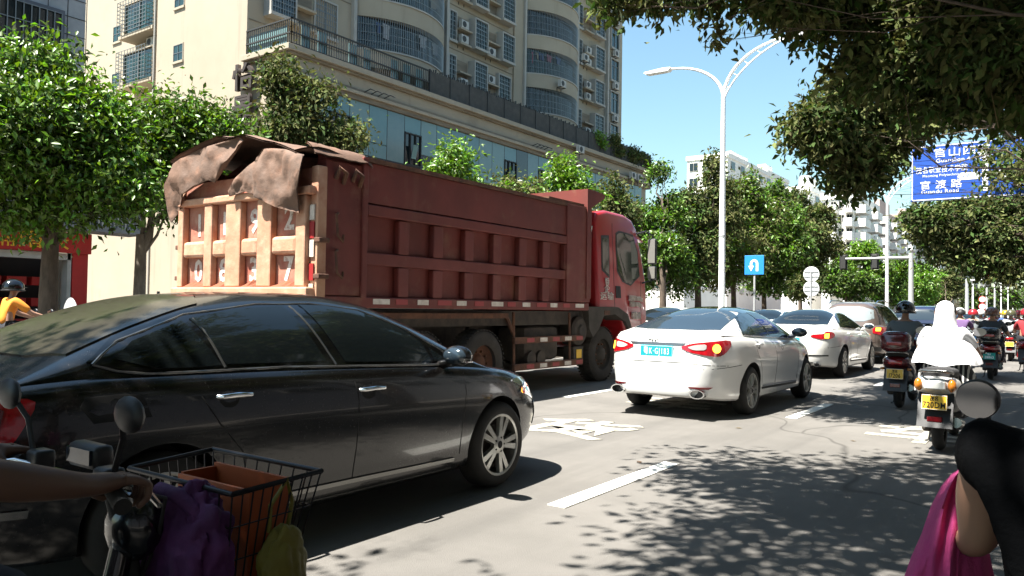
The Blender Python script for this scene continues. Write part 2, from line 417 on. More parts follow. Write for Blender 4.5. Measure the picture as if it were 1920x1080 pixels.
# terrace railing with pale panels, then netting
b = MB(); rz0, rz1 = 14.15, 15.5
def rail_run(b, p0, p1, step, r=.016):
    p0, p1 = Vector(p0), Vector(p1); n = int((p1 - p0).length / step)
    for i in range(n + 1):
        p = p0.lerp(p1, i / n); b.box(p.x - r, p.x + r, p.y - r, p.y + r, rz0 + .12, rz1)
rail_run(b, (PX_ + .1, Y0, 0), (PX_ + .1, 34.4, 0), .16); rail_run(b, (PX_ + .1, Y0, 0), (TX, Y0, 0), .16)
for z in (rz0 + .1, 14.8, rz1): b.box(PX_ + .06, PX_ + .14, Y0 - .04, 34.4, z - .035, z + .035); b.box(TX, PX_ + .14, Y0 - .04, Y0 + .04, z - .034, z + .034)
wbuild(b, 'terrace_railing', 'steel_dark', APT)
for i in range(9):
    if i in (2, 5): continue
    b = MB(); y = 25.0 + i * 1.05; b.box(PX_ - .03, PX_, y, y + .55, rz0 + .1, rz1 - .12); wbuild(b, 'pale_panel', 'glass_pale_b', APT)
b = MB(); b.box(-34.4, -31.4, Y0 + .1, Y0 + .14, rz0 + .05, rz1 - .25); wbuild(b, 'pale_panel', 'glass_pale_b', APT)
for i in range(16):
    y = 34.5 + i * 1.9; b = MB(); b.box(PX_ + .06, PX_ + .12, y, y + 1.86, rz0, rz1 + .02 * (i % 3)); wbuild(b, 'netting_panel', 'net_grey', APT)
for i in range(17):
    b = MB(); y = 34.47 + i * 1.9; b.box(PX_ + .02, PX_ + .17, y - .03, y + .03, rz0, rz1 + .1); wbuild(b, 'netting_post', 'steel_dark', APT)
b = MB()
for i in range(150): y = 34.6 + i * .2; b.box(PX_ + .06, PX_ + .12, y, y + .07, rz1, rz1 + .07 + .07 * ((i * 7) % 3))
wbuild(b, 'netting_spikes', 'steel_dark', APT)['kind'] = 'stuff'
# tower street face
def bars(b, y0, y1, z0, z1, x, nv, nh, r=.014):
    for i in range(nv + 1): y = y0 + (y1 - y0) * i / nv; b.box(x - r, x + r, y - r, y + r, z0, z1)
    for i in range(nh + 1): z = z0 + (z1 - z0) * i / nh; b.box(x - r * .9, x + r * .9, y0, y1, z - r, z + r)
AC_M = {}
def ac_unit(parent, loc, rz=0.0, w=.8):
    if not AC_M:
        a = MB(); a.bbox(-.15, .15, -w / 2, w / 2, 0, .56, .02); AC_M['b'] = a.mesh('air_conditioner', 'ac_white')
        g = MB(); g.lathe([(.0, .17), (.2, .17), (.215, .15)], 16, Matrix.Translation((0, -.1, .28))); AC_M['f'] = g.mesh('fan_grille', 'steel_dark')
        k = MB()
        for y in (-.3, .3): k.box(-.3, .15, y - .02, y + .02, -.05, 0); k.box(-.3, -.26, y - .02, y + .02, -.35, 0)
        k.box(-.27, -.24, -.31, .31, -.07, -.03)
        AC_M['k'] = k.mesh('bracket', 'steel_dark')
    o = link('air_conditioner', AC_M['b'], parent); o.location = Vector(loc) - Vector(APT.location); o.rotation_euler = (0, 0, rz)
    link('fan_grille', AC_M['f'], o); link('bracket', AC_M['k'], o); return o
def window(y0, y1, z0, z1, depth, x=TX, nv=9, nh=6, glass='glass_green'):
    f = MB(); t = .1
    f.box(x - .2, x + depth, y0 - t, y0, z0 - t, z1 + t); f.box(x - .2, x + depth, y1, y1 + t, z0 - t, z1 + t)
    f.box(x - .2, x + depth + .06, y0 - t - .02, y1 + t + .02, z0 - t - .08, z0); f.box(x - .2, x + depth + .02, y0 - .01, y1 + .01, z1, z1 + t)
    w = wbuild(f, 'window', 'trim_white', APT)
    p = MB(); p.box(x - .1, x + depth - .12, y0, y1, z0, z1); p.build('pane', glass, w)
    m = MB(); ym = (y0 + y1) / 2; m.box(x + depth - .12, x + depth - .07, ym - .03, ym + .03, z0, z1); m.box(x + depth - .12, x + depth - .07, y0, y1, z0 + 1.35, z0 + 1.4); m.build('mullion', 'steel_bar', w)
    g = MB(); bars(g, y0, y1, z0, z1, x + depth - .01, nv, nh); g.build('security_bars', 'steel_bar', w)
    return w
def niche(y0, y1, z0, z1, acs):
    f = MB(); x = TX
    f.box(x, x + .45, y0, y1, z0 + .85, z0 + .97); wbuild(f, 'service_ledge', 'wall_cream', APT)
    f = MB(); f.box(x, x + .45, y0, y1, z0 - .2, z0 - .06); wbuild(f, 'service_ledge', 'wall_cream', APT)
    f = MB(); f.box(x - .05, x + .015, y0 + .03, y1 - .03, z0 - .06, z1 - .1); wbuild(f, 'recess_shade_panel', 'dark_band', APT)  # flat panel on the wall, the dark of a recess put into its colour
    if acs & 1: ac_unit(APT, (x + .3, (y0 + y1) / 2 - .15, z0 - .05))
    if acs & 2: ac_unit(APT, (x + .3, (y0 + y1) / 2 - .15, z0 + .98))
CLOTH = ['cloth_white', 'cloth_lilac', 'cloth_pink', 'cloth_blue', 'cloth_cream']
mat('cloth_white', (.75, .75, .78), .9); mat('cloth_lilac', (.42, .38, .58), .9); mat('cloth_pink', (.6, .22, .3), .9); mat('cloth_blue', (.12, .2, .42), .9); mat('cloth_cream', (.6, .52, .4), .9)
def arcp(y0, y1, sag, n):
    L = y1 - y0; r = (L * L / 4 + sag * sag) / (2 * sag); cy = (y0 + y1) / 2; h = math.asin(min(1, L / 2 / r))
    return [(TX + sag - r + r * math.cos(a), cy + r * math.sin(a)) for a in [-h + 2 * h * i / n for i in range(n + 1)]]
def slabm(b, y0, y1, sag, z0, z1, n=18):
    P = arcp(y0, y1, sag, n); k = len(P)
    poly = P + [(TX - .3, y1), (TX - .3, y0)]
    b.prism([(p[0], p[1]) for p in poly], lambda u, v: (u, v, z0), (0, 0, z1 - z0))
def balcony(y0, y1, k, laundry):
    z0 = FZ0 + FH * k; z1 = z0 + 1.95; s = 1.75
    b = MB(); slabm(b, y0, y1, s, z0 - 1.12, z0 - .06); o = wbuild(b, 'balcony', 'wall_cream', APT, smooth=35)
    b = MB(); slabm(b, y0 + .02, y1 - .02, s + .07, z0 - .06, z0 + .03); b.build('coping', 'trim_white', o, smooth=35)
    b = MB(); slabm(b, y0 + .06, y1 - .06, s - .5, z0 + .02, z1 + .01); b.build('pane', 'glass_green' if k % 2 else 'glass_dark', o, smooth=35)
    b = MB(); P = arcp(y0 + .05, y1 - .05, s - .03, 60)
    for i, (x, y) in enumerate(P):
        b.box(x - .016, x + .016, y - .016, y + .016, z0, z1 + .02)
    for z in (z0 + .5, z0 + 1.0, z0 + 1.5):
        b.tube([(x, y, z) for x, y in P[::3]], .016, 4)
    b.build('security_bars', 'steel_bar', o)
    if laundry:
        Q = arcp(y0 + .4, y1 - .4, s - .3, 40)
        for i in laundry:
            x, y = Q[i]; b = MB(); h = rng.uniform(.5, .9); w = rng.uniform(.16, .26)
            b.box(x - .02, x + .02, y - w, y + w, z1 - .25 - h, z1 - .25); b.box(x - .018, x + .018, y - w * 1.5, y + w * 1.5, z1 - .45, z1 - .25)
            b.build('laundry', rng.choice(CLOTH), o)
for k in range(5):
    z0 = FZ0 + FH * k; z1 = z0 + 1.95
    window(25.4, 26.9, z0, z1, .62, glass='glass_dark'); niche(27.05, 28.5, z0, z1, 0)
    window(28.7, 30.25, z0, z1, .1, nv=10)
    balcony(31.75, 39.85, k, {0: [6, 8, 22, 30, 31, 33, 36], 1: [28, 31, 34]}.get(k))
    window(40.35, 41.0, z0, z1, .16, nv=4); niche(41.15, 42.45, z0, z1, (1, 3, 1, 2, 0)[k])
    window(42.65, 44.0, z0, z1, .62, nv=7); niche(44.15, 45.8, z0, z1, (2, 1, 0, 1, 2)[k])
    window(45.95, 47.35, z0, z1, .62 if k else .3, nv=7)
    balcony(49.5, 57.25, k, {1: [3, 5, 6, 7, 10, 15], 3: [20, 24, 27, 30]}.get(k))
    window(57.75, 58.25, z0, z1, .14, nv=3); niche(58.35, 59.9, z0, z1, (1, 3, 3, 0, 1)[k])
    window(60.05, 61.6, z0, z1, .55, nv=8)
    window(63.55, 65.0, z0 - .1, z1 - .1, .2, nv=1, nh=1, glass='glass_green'); ac_unit(APT, (TX + .3, 64.2, z0 - .95))
for k, y in ((1, 52), (2, 55.6), (0, 0)):
    if y: ac_unit(APT, (TX + 2.0, y, FZ0 + FH * k - .9))
for y0, y1, d in ((31.45, 31.7, .25), (39.9, 40.15, .25), (49.2, 49.45, .3), (57.3, 57.55, .25), (62.6, 62.85, .35), (48.0, 49.2, .12)):
    b = MB(); b.box(TX - .1, TX + d, y0, y1, 14, 36); wbuild(b, 'pier', 'trim_white' if y1 - y0 < .4 else 'wall_cream', APT)
for k in range(6):
    b = MB(); z = FZ0 - .62 + FH * k; b.box(TX - .1, TX + .03, Y0 + .1, 31.4, z, z + .05); wbuild(b, 'string_line', 'dark_band', APT)
    b = MB(); b.box(TX - .1, TX + .03, 40.2, 47.95, z, z + .05); wbuild(b, 'string_line', 'dark_band', APT)
ac_unit(APT, (PX_ + .5, 51.6, 13.45), 0, 1.0); ac_unit(APT, (PX_ + .5, 60.6, 12.75)); ac_unit(APT, (PX_ + .5, 61.8, 12.75))
# end wall windows (facing the traffic)
def end_window(x0, x1, z0, z1, y, depth, nv=8, nh=7, cage=0.0):
    f = MB(); t = .07
    f.box(x0 - t, x0, y - depth, y + .1, z0 - t, z1 + t); f.box(x1, x1 + t, y - depth, y + .1, z0 - t, z1 + t)
    f.box(x0 - t - .02, x1 + t + .02, y - depth - .05, y + .1, z0 - t - .06, z0); f.box(x0 - .01, x1 + .01, y - depth, y + .1, z1, z1 + t)
    w = wbuild(f, 'window', 'wall_cream', APT)
    p = MB(); p.box(x0, x1, y - depth + min(.12, depth * .4), y + .05, z0, z1); p.build('pane', 'glass_green', w)
    m = MB(); xm = (x0 + x1) / 2; m.box(xm - .03, xm + .03, y - depth + .05, y - depth + .13, z0, z1); m.build('mullion', 'steel_bar', w)
    if nv:
        g = MB(); yy = y - depth - cage; r = .013
        for i in range(nv + 1): x = x0 + (x1 - x0) * i / nv; g.box(x - r, x + r, yy - r, yy + r, z0, z1)
        for i in range(nh + 1):
            z = z0 + (z1 - z0) * i / nh; g.box(x0, x1, yy - r, yy + r, z - r, z + r)
            if cage:
                for x in (x0, x1): g.box(x - r, x + r, yy, y - depth, z - r, z + r)
        g.build('security_bars', 'steel_bar', w)
for k in range(4):
    dz = 3.1 * k
    end_window(-41.25, -40.35, 15.05 + dz, 15.98 + dz, Y0, .03, 2, 2)
    end_window(-50.6, -49.7, 18.3 - 3.1 + dz, 19.3 - 3.1 + dz, Y0 + 1.3, .03, 2, 2)
    end_window(-47.6, -44.3, 15.0 + dz - .2, 16.9 + dz - .2, Y0 + 1.3, .9, 10, 8, .45)
    b = MB(); b.box(-47.9, -44.0, Y0 + .2, Y0 + 1.3, 14.55 + dz, 14.75 + dz); wbuild(b, 'window_shelf', 'wall_cream', APT)
    o = ac_unit(APT, (-45.4, Y0 + 1.0, 17.0 + dz), -R(90))
for x in (-43.4, -43.25):
    b = MB(); b.cyl((x, Y0 + 1.1 if x < -43.3 else Y0 - .05, 0), (x, Y0 + 1.1 if x < -43.3 else Y0 - .05, 36), .06, n=8); wbuild(b, 'downpipe', 'trim_white', APT)
b = MB()
for x in (-44.0, -46.5, -48.5): b.box(x, x + .12, Y0 + 1.18, Y0 + 1.31, 0, 9)
for z in (3.6, 6.2, 9.0): b.box(-52, -43.4, Y0 + 1.2, Y0 + 1.31, z, z + .12)
wbuild(b, 'wall_joint', 'dark_band', APT)
for ch, z in (('怡', 12.9), ('景', 11.3)):
    t = text('building_letter', ch, 1.42, frame((-34.15, Y0 - .34, z), (1, 0, 0), (0, 0, 1)), 'letter_brown', APT, .1, 1.28, bold=.03); t.location = -Vector(APT.location)
for y in (29.2, 45.5):
    b = MB()
    for j in range(4): b.tube([(PX_ - .1, y + j * .5, 12.9), (PX_ + .5, y + j * .5 + .1, 13.1), (PX_ + .7, y + j * .5 + .3, 13.0)], .03, 5)
    wbuild(b, 'spotlight_bracket', 'steel_dark', APT)

# ------------------------------------------------------------------ tiled neighbour with the red shop
NB = thing('shop_building', 'dark tiled building with a red shopfront at street level', 'building', (-27, 6, 0))
SX = -27.0
b = MB(); b.box(-40, SX - .35, -25, 12.85, 4.5, 20); b.box(-40, -30.5, -25, 12.8, 0, 4.5); wbuild(b, 'wall', 'tile_light', NB)
b = MB()
for z in np.arange(4.8, 20, .62): b.box(SX - .36, SX - .335, -25, 12.86, z, z + .02)
for y in np.arange(-2, 12.9, .62): b.box(SX - .36, SX - .336, y, y + .02, 4.5, 20)
wbuild(b, 'tile_joints', 'steel_dark', NB)
for y0, y1 in ((9.2, 12.0), (5.2, 8.2), (1.2, 4.2)):
    for z0 in (6.2, 9.2, 12.4):
        f = MB(); f.box(SX - .5, SX - .2, y0 - .12, y1 + .12, z0 - .12, z0 + 1.9); w = wbuild(f, 'window', 'tile_dark', NB)
        f = MB(); f.box(SX - .4, SX - .18, y0, y1, z0, z0 + 1.75); f.build('pane', 'glass_dark', w)
        f = MB(); bars(f, y0, y1, z0, z0 + 1.75, SX - .12, 12, 3); f.build('security_bars', 'steel_bar', w)
for y0, y1 in ((3.0, 8.0), (8.3, 14.6)):
    b = MB(); b.box(SX - .4, SX + .9, y0, y1, 3.72, 3.9); o = wbuild(b, 'balcony', 'wall_grey', NB)
    b = MB()
    for i in range(int((y1 - y0) / .13)): y = y0 + .05 + i * .13; b.box(SX + .82, SX + .86, y, y + .03, 3.9, 5.0)
    b.box(SX + .8, SX + .88, y0, y1, 4.98, 5.06); b.build('balcony_bars', 'ac_white', o)
    b = MB(); b.box(SX - .3, SX + .75, y0 + .1, y1 - .1, 3.9, 4.75); b.build('balcony_front', 'wall_grey', o)
b = MB(); b.bbox(SX + .05, SX + .25, 5.0, 13.0, 2.98, 3.66, .02); wbuild(b, 'shop_sign', 'sign_red', NB)
t = text('shop_sign_lettering', '幸福喜铺婚庆', .62, frame((SX + .26, 9.9, 3.32), (0, 1, 0), (0, 0, 1)), 'sign_yellow', NB, .01, 1.25); t.location = -Vector(NB.location)
for y0, y1 in ((12.45, 12.95), (9.7, 9.95), (6.5, 6.8)):
    b = MB(); b.box(SX - .3, SX + .12, y0, y1, 0.13, 2.98); wbuild(b, 'red_pillar', 'sign_red', NB)
b = MB(); b.box(SX - .3, SX + .1, 12.3, 12.42, .13, 2.98); b.box(SX - .3, SX + .1, 5, 12.4, 2.75, 2.97); wbuild(b, 'door_frame', 'ac_white', NB)
b = MB(); b.box(-30.5, SX - .9, 4.8, 12.6, .13, .2); b.box(SX - 2.2, SX - 1.9, 5, 12.4, .2, 3.2); wbuild(b, 'shop_interior', 'black_matte', NB)
for i in range(9):
    y = 10.1 + (i % 3) * .75; z = .5 + (i // 3) * .7
    b = MB(); b.bbox(SX - 1.3, SX - .8, y, y + .6, z, z + .28, .02); wbuild(b, 'display_box', 'sign_red', NB)
b = MB(); b.box(-31.5, -28, 12.95, 13.25, .13, 2.9); wbuild(b, 'poster_wall', 'wall_white', NB)
# wall fence in the gap
FN = thing('spiked_fence', 'black spiked iron fence in front of the beige end wall', 'fence', (-25, 19, .13))
b = MB(); wbase = Vector((-25, 19, .13))
for i in range(60):
    x = -33 + i * .16; b.box(x - .012 + 25, x + .012 + 25, -.012, .012, 0, 1.5); b.cyl((x + 25, 0, 1.5), (x + 25, 0, 1.66), .022, .002, 5)
for z in (.2, 1.3): b.box(-8, 1.5, -.02, .02, z, z + .05)
b.build('bars', 'steel_dark', FN)
for x in (-8.05, -3.3, 1.5):
    b = MB(); b.bbox(x, x + .1, -.05, .05, 0, 1.75, .01); b.build('post', 'steel_dark', FN)
# ------------------------------------------------------------------ far buildings, and an unseen row added behind the near pavement to block sky light
def block(name, label, x0, x1, y0, y1, h, wall, nfl, cols_x=0, cols_y=0, base=0.0, balc=False, glass='glass_dark', roof=True):
    """x faces: the +x face carries cols_y window columns, the -y face cols_x"""
    t = thing(name, label, 'building', ((x0 + x1) / 2, (y0 + y1) / 2, base)); X0, X1 = (x0 - x1) / 2, (x1 - x0) / 2; Y0_, Y1_ = (y0 - y1) / 2, (y1 - y0) / 2
    b = MB(); b.box(X0, X1, Y0_, Y1_, 0, h); b.build('wall', wall, t)
    if roof:
        b = MB(); b.box(X0 - .2, X1 + .2, Y0_ - .2, Y1_ + .2, h, h + .9); b.build('parapet', wall, t)
        b = MB(); b.box(X0 * .4, X1 * .3, Y0_ * .4, Y1_ * .2, h + .9, h + 3.4); b.build('stair_tower', wall, t)
    fh = (h - 4) / nfl; wm = {}
    def win(w, hh, axis):
        k = (round(w, 2), round(hh, 2), axis)
        if k not in wm:
            f = MB(); g = MB()
            if axis == 'x': f.box(-.1, .12, -w / 2 - .08, w / 2 + .08, -.08, hh + .08); g.box(.1, .135, -w / 2, -.04, 0, hh); g.box(.1, .135, .04, w / 2, 0, hh)
            else: f.box(-w / 2 - .08, w / 2 + .08, -.12, .1, -.08, hh + .08); g.box(-w / 2, -.04, -.135, -.1, 0, hh); g.box(.04, w / 2, -.135, -.1, 0, hh)
            wm[k] = (f.mesh('window', 'trim_white'), g.mesh('pane', glass))
        return wm[k]
    bm_ = {}
    for fl in range(nfl):
        z = 4 + fl * fh
        for c in range(cols_y):
            y = Y0_ + (c + .5) * (Y1_ - Y0_) / cols_y; w = min(2.2, (Y1_ - Y0_) / cols_y * .6)
            a, p = win(w, fh * .5, 'x'); o = link('window', a, t); o.location = (X1, y, z + fh * .3); link('pane', p, o)
            if balc and c % 2 == 0:
                if 'b' not in bm_:
                    q = MB(); q.box(0, 1.5, -w * .9, w * .9, -.15, 0); q.box(1.4, 1.5, -w * .9, w * .9, 0, 1.0); q.box(0, 1.4, -w * .9, -w * .9 + .1, 0, 1.0); q.box(0, 1.4, w * .9 - .1, w * .9, 0, 1.0); bm_['b'] = q.mesh('balcony', 'wall_white')
                o = link('balcony', bm_['b'], t); o.location = (X1, y, z)
        for c in range(cols_x):
            x = X0 + (c + .5) * (X1 - X0) / cols_x; w = min(2.0, (X1 - X0) / cols_x * .6)
            a, p = win(w, fh * .5, 'y'); o = link('window', a, t); o.location = (x, Y0_, z + fh * .3); link('pane', p, o)
            if balc and c % 2 == 1:
                if 'c' not in bm_:
                    q = MB(); q.box(-w * .9, w * .9, -1.5, 0, -.15, 0); q.box(-w * .9, w * .9, -1.5, -1.4, 0, 1.0); q.box(-w * .9, -w * .9 + .1, -1.4, 0, 0, 1.0); q.box(w * .9 - .1, w * .9, -1.4, 0, 0, 1.0); bm_['c'] = q.mesh('balcony', 'wall_white')
                o = link('balcony', bm_['c'], t); o.location = (x, Y0_, z)
    return t
def span(pxa, pxb, Y):                # x extents of a face at distance Y seen between two pixel columns
    return onY(pxa, 560, Y).x, onY(pxb, 560, Y).x
x0, x1 = span(1286, 1362, 150); h = onY(1290, 302, 150).z
block('tower_block', 'white square tower block beyond the tall trees', x0, x1, 150, 185, h, 'wall_white', 9, 3, 6)
x0, x1 = span(1362, 1392, 176); block('tower_block', 'pale stepped wing at the back of the white tower', x0, x1 + 2, 187, 205, h * 1.08, 'wall_white', 9, 2, 4)
x0, x1 = span(1540, 1600, 118); h = onY(1590, 372, 118).z
block('apartment_block', 'white apartment block with stacked planted balconies', x0, x1, 118, 136, h, 'wall_white', 7, 4, 4, balc=True)
x0, x1 = span(1478, 1530, 132); block('low_block', 'low pale block beside the balcony flats', x0, x1, 128, 145, onY(1500, 352, 128).z * .97, 'wall_white', 7, 2, 2)
x0, x1 = span(1606, 1640, 140); block('apartment_block', 'pinkish flats with long white balconies', x0, x1, 140, 172, onY(1620, 398, 140).z, 'wall_pink', 8, 2, 6, balc=True)
x0, x1 = span(1652, 1694, 176); block('apartment_block', 'pale pink flats behind the second lamp post', x0, x1, 176, 215, onY(1670, 410, 176).z, 'wall_pink', 8, 3, 6, balc=True)
x0, x1 = span(1722, 1762, 225); block('apartment_block', 'white block showing behind the signal mast', x0, x1, 225, 260, onY(1740, 470, 225).z, 'wall_white', 6, 3, 4)
x0, x1 = span(1768, 1788, 240); block('apartment_block', 'narrow golden and grey block beyond the crossing', x0, x1, 240, 280, onY(1780, 440, 240).z, 'wall_gold', 9, 2, 4)
x0, x1 = span(1790, 1812, 262); block('tower_block', 'grey tower standing behind the second signal post', x0, x1, 262, 300, onY(1800, 455, 262).z, 'wall_grey', 12, 2, 6)
x0, x1 = span(1838, 1850, 420); block('tower_block', 'thin distant grey tower over the far lamp posts', x0, x1, 420, 440, onY(1845, 500, 420).z, 'wall_grey', 14, 2, 3)
x0, x1 = span(1198, 1282, 92); block('low_shop_row', 'low white shop row with teal fronts behind the tree trunks', x0, x1, 92, 104, 4.6, 'wall_white', 1, 4, 2, glass='glass_green', roof=False)
for i, (y0, y1, h, m, lab) in enumerate(((-34, -6, 24, 'tile_dark', 'unseen dark tiled building added behind the motorcycle to block sky light'), (-5, 18, 21, 'tile_dark', 'unseen dark slate building added beside the motorcycle to block sky light'), (19, 46, 26, 'wall_grey', 'unseen grey building added past the road sign to block sky light'), (48, 84, 22, 'wall_pink', 'unseen pink building added farther on to block sky light'))):
    t = block('sky_block_building', lab, -12, 0, y0, y1, h, m, 6, 0, 6); t.location.x = 17; t.rotation_euler = (0, 0, math.pi)  # out-of-view row added to cut sky light, dark fronts for car reflections
# ------------------------------------------------------------------ trees
def leaf_mesh(name, blobs, nclus, per, L, mats, seed=0, spread=.3, droop=.25, wid=.46, shell=.62, up=.55, jit=.5, sub=9):
    """leaf blades in clusters spread through the blobs: (centre, radii) in metres"""
    g = np.random.default_rng(seed)
    if sub:
        nb = []
        for bl in blobs:
            r = np.array(bl[1] if isinstance(bl[1], tuple) else (bl[1],) * 3, float)
            for j in range(sub):
                q = g.normal(size=3); q /= np.linalg.norm(q); k = g.uniform(.34, .56)
                nb.append((Vector(bl[0]) + Vector(q * r * g.uniform(.45, .8)), tuple(r * k * np.array([1, 1, .8])), bl[2] if len(bl) > 2 else 1.0))
        blobs = nb
    C = np.array([tuple(b[0]) for b in blobs]); Rr = np.array([b[1] if isinstance(b[1], tuple) else (b[1],) * 3 for b in blobs], float)
    w = np.array([(b[2] if len(b) > 2 else 1.0) * r.prod() ** .67 for b, r in zip(blobs, Rr)]); w /= w.sum()
    idx = g.choice(len(blobs), nclus, p=w)
    d = g.normal(size=(nclus, 3)); d /= np.linalg.norm(d, axis=1)[:, None]
    rad = shell + (1.06 - shell) * g.random(nclus) ** .7
    rad *= 1 + .16 * np.sin(d[:, 0] * 5 + idx * 1.7) * np.cos(d[:, 2] * 4 + d[:, 1] * 3)
    cc = C[idx] + d * Rr[idx] * rad[:, None]
    N = nclus * per
    sp = spread * (.6 + .8 * g.random(nclus))
    base = np.repeat(cc, per, 0) + g.normal(size=(N, 3)) * np.repeat(sp, per)[:, None] * np.array([1, 1, .75])
    od = np.repeat(d, per, 0)
    dirv = od * .7 + g.normal(size=(N, 3)) * .75; dirv[:, 2] -= droop
    dirv /= np.linalg.norm(dirv, axis=1)[:, None]
    nr = od * .45 + g.normal(size=(N, 3)) * jit; nr[:, 2] += up
    side = np.cross(dirv, nr); side /= np.linalg.norm(side, axis=1)[:, None] + 1e-9
    nr = np.cross(side, dirv)
    ll = L * (.5 + .95 * g.random(N))[:, None]
    V = np.empty((N, 4, 3))
    V[:, 0] = base; V[:, 2] = base + dirv * ll - nr * ll * .12
    mid = base + dirv * ll * .48
    V[:, 1] = mid + side * ll * wid * .5 + nr * ll * .07; V[:, 3] = mid - side * ll * wid * .5 + nr * ll * .07
    me = bpy.data.meshes.new(name)
    me.vertices.add(N * 4); me.vertices.foreach_set('co', V.reshape(-1))
    fi = (np.arange(N)[:, None] * 4 + np.array([0, 1, 2, 0, 2, 3])[None]).reshape(-1)
    me.loops.add(N * 6); me.loops.foreach_set('vertex_index', fi.astype(np.int32))
    me.polygons.add(N * 2); me.polygons.foreach_set('loop_start', np.arange(0, N * 6, 3, dtype=np.int32)); me.polygons.foreach_set('loop_total', np.full(N * 2, 3, dtype=np.int32))
    for m in mats: me.materials.append(M_[m])
    if len(mats) > 1:
        mi = np.repeat(g.choice(len(mats), nclus, p=[.58] + [.42 / (len(mats) - 1)] * (len(mats) - 1)), per * 2); me.polygons.foreach_set('material_index', mi.astype(np.int32))
    me.update(calc_edges=True); me.validate(); return me
def limb_path(a, c, k=5, wob=.12, seed=0, sag=0.0):
    r = random.Random(seed); a, c = Vector(a), Vector(c); L = (c - a).length; out = [a]
    for i in range(1, k):
        t = i / k; p = a.lerp(c, t); p += Vector((r.uniform(-1, 1), r.uniform(-1, 1), r.uniform(-1, 1))) * wob * L * .35; p.z += sag * L * math.sin(t * math.pi); out.append(p)
    out.append(c); return out
def tree(name, label, base, fork_h, trunk_r, blobs, nclus, per, L, leafs, bark='bark', group=None, seed=1, lean=(0, 0), limb=1.0, **kw):
    """blobs in world coordinates"""
    t = thing(name, label, 'tree', base, 0, group); B = Vector(base)
    lb = [(Vector(b[0]) - B,) + tuple(b[1:]) for b in blobs]
    fk = Vector((lean[0], lean[1], fork_h)); m = MB()
    n = 12; path = [Vector((0, 0, -.05)), Vector((0, 0, .35)), fk * .5 + Vector((.05, -.04, 0)), fk]
    m.tube(path, [trunk_r * 1.45, trunk_r * 1.05, trunk_r * .95, trunk_r * .8], n); m.build('trunk', bark, t, smooth=60)
    for i, bl in enumerate(lb):
        m = MB(); r0 = trunk_r * (.5 if i < 3 else .26) * limb; pth = limb_path(fk * (.8 + .05 * (i % 4)), bl[0], 6, .16, seed * 31 + i, .05)
        m.tube(pth, [r0 * (1 - .78 * j / 6) for j in range(7)], 7); o = m.build('limb', bark, t, smooth=60)
        rr = bl[1] if not isinstance(bl[1], tuple) else max(bl[1]); rr2 = random.Random(seed * 7 + i); m = MB()
        for j in range(4):
            d = Vector((rr2.gauss(0, 1), rr2.gauss(0, 1), rr2.gauss(.2, .7))).normalized(); s = pth[rr2.choice((3, 4, 5, 6))]
            m.tube(limb_path(s, bl[0] + d * rr * .8, 4, .2, seed * 13 + i * 5 + j), [r0 * .28, r0 * .2, r0 * .14, r0 * .1, r0 * .05], 5)
        m.build('twigs', bark, o, smooth=60)['kind'] = 'stuff'
    c = link('crown', leaf_mesh('crown', lb, nclus, per, L, leafs, seed, **kw), t); c['kind'] = 'stuff'
    return t
def pb(px, py, depth, rpx, sq=1.0, w=1.0):        # blob from a pixel, its depth and its radius in pixels
    r = rpx * depth / FPX; return (at(px, py, depth), (r, r, r * sq), w)
TX0 = -19.2
def base_at(px, X=TX0):
    p = onX(px, 560, X); return (X, p.y, .13)
G1 = 'roadside trees along the far pavement'
tree('street_tree', 'broad bright green tree in front of the red shopfront', base_at(92), 2.7, .21,
     [pb(95, 220, 17.6, 125), pb(190, 255, 18, 90), pb(10, 290, 17.4, 130), pb(150, 370, 17.8, 70), pb(75, 125, 17.5, 62), pb(-60, 210, 17, 110), pb(235, 350, 18, 55), pb(40, 400, 17.4, 50)],
     1500, 26, .16, ['leaf_bright', 'leaf_lime', 'leaf_deep'], group=G1, seed=3, bark='bark', droop=.45)
tree('street_tree', 'green tree against the sunlit cream wall beside the shop', base_at(262), 3.0, .16,
     [pb(320, 250, 20.2, 75), pb(390, 265, 20.6, 72), pb(275, 330, 20, 75), pb(340, 350, 20.2, 70), pb(440, 285, 20.8, 50)],
     900, 24, .155, ['leaf_bright', 'leaf_deep'], bark='bark_pale', group=G1, seed=4, droop=.4)
tree('street_tree', 'slender olive leaved tree beside the dark building characters', base_at(550), 3.4, .15,
     [pb(532, 128, 23.4, 24, 1.5), pb(540, 185, 23.6, 34), pb(592, 178, 23.4, 30, .7), pb(555, 245, 23.4, 50), pb(635, 262, 23.6, 36), pb(508, 262, 23.6, 28), pb(560, 340, 23.4, 60)],
     720, 24, .17, ['leaf_olive', 'leaf_deep'], group=G1, seed=5, droop=.55)
tree('street_tree', 'small light green tree showing over the middle of the truck bed', base_at(845), 3.6, .12,
     [pb(848, 300, 29.6, 27, 1.2), pb(830, 330, 29.6, 30), pb(865, 345, 29.6, 34), pb(850, 420, 29.6, 60)], 330, 22, .19, ['leaf_bright', 'leaf_lime'], group=G1, seed=6)
tree('street_tree', 'low olive tree peeping over the truck bed before the lime tree', base_at(955), 3.4, .12,
     [pb(955, 358, 33, 27), pb(1000, 366, 33.4, 24), pb(970, 430, 33, 50)], 300, 20, .2, ['leaf_olive', 'leaf_bright'], group=G1, seed=7)
tree('street_tree', 'lime green pointed tree behind the front end of the truck bed', base_at(1055), 3.6, .13,
     [pb(1060, 318, 35.8, 20, 1.4), pb(1050, 350, 35.8, 38), pb(1085, 362, 35.8, 30), pb(1040, 420, 35.8, 55)], 380, 22, .21, ['leaf_lime', 'leaf_bright'], group=G1, seed=8)
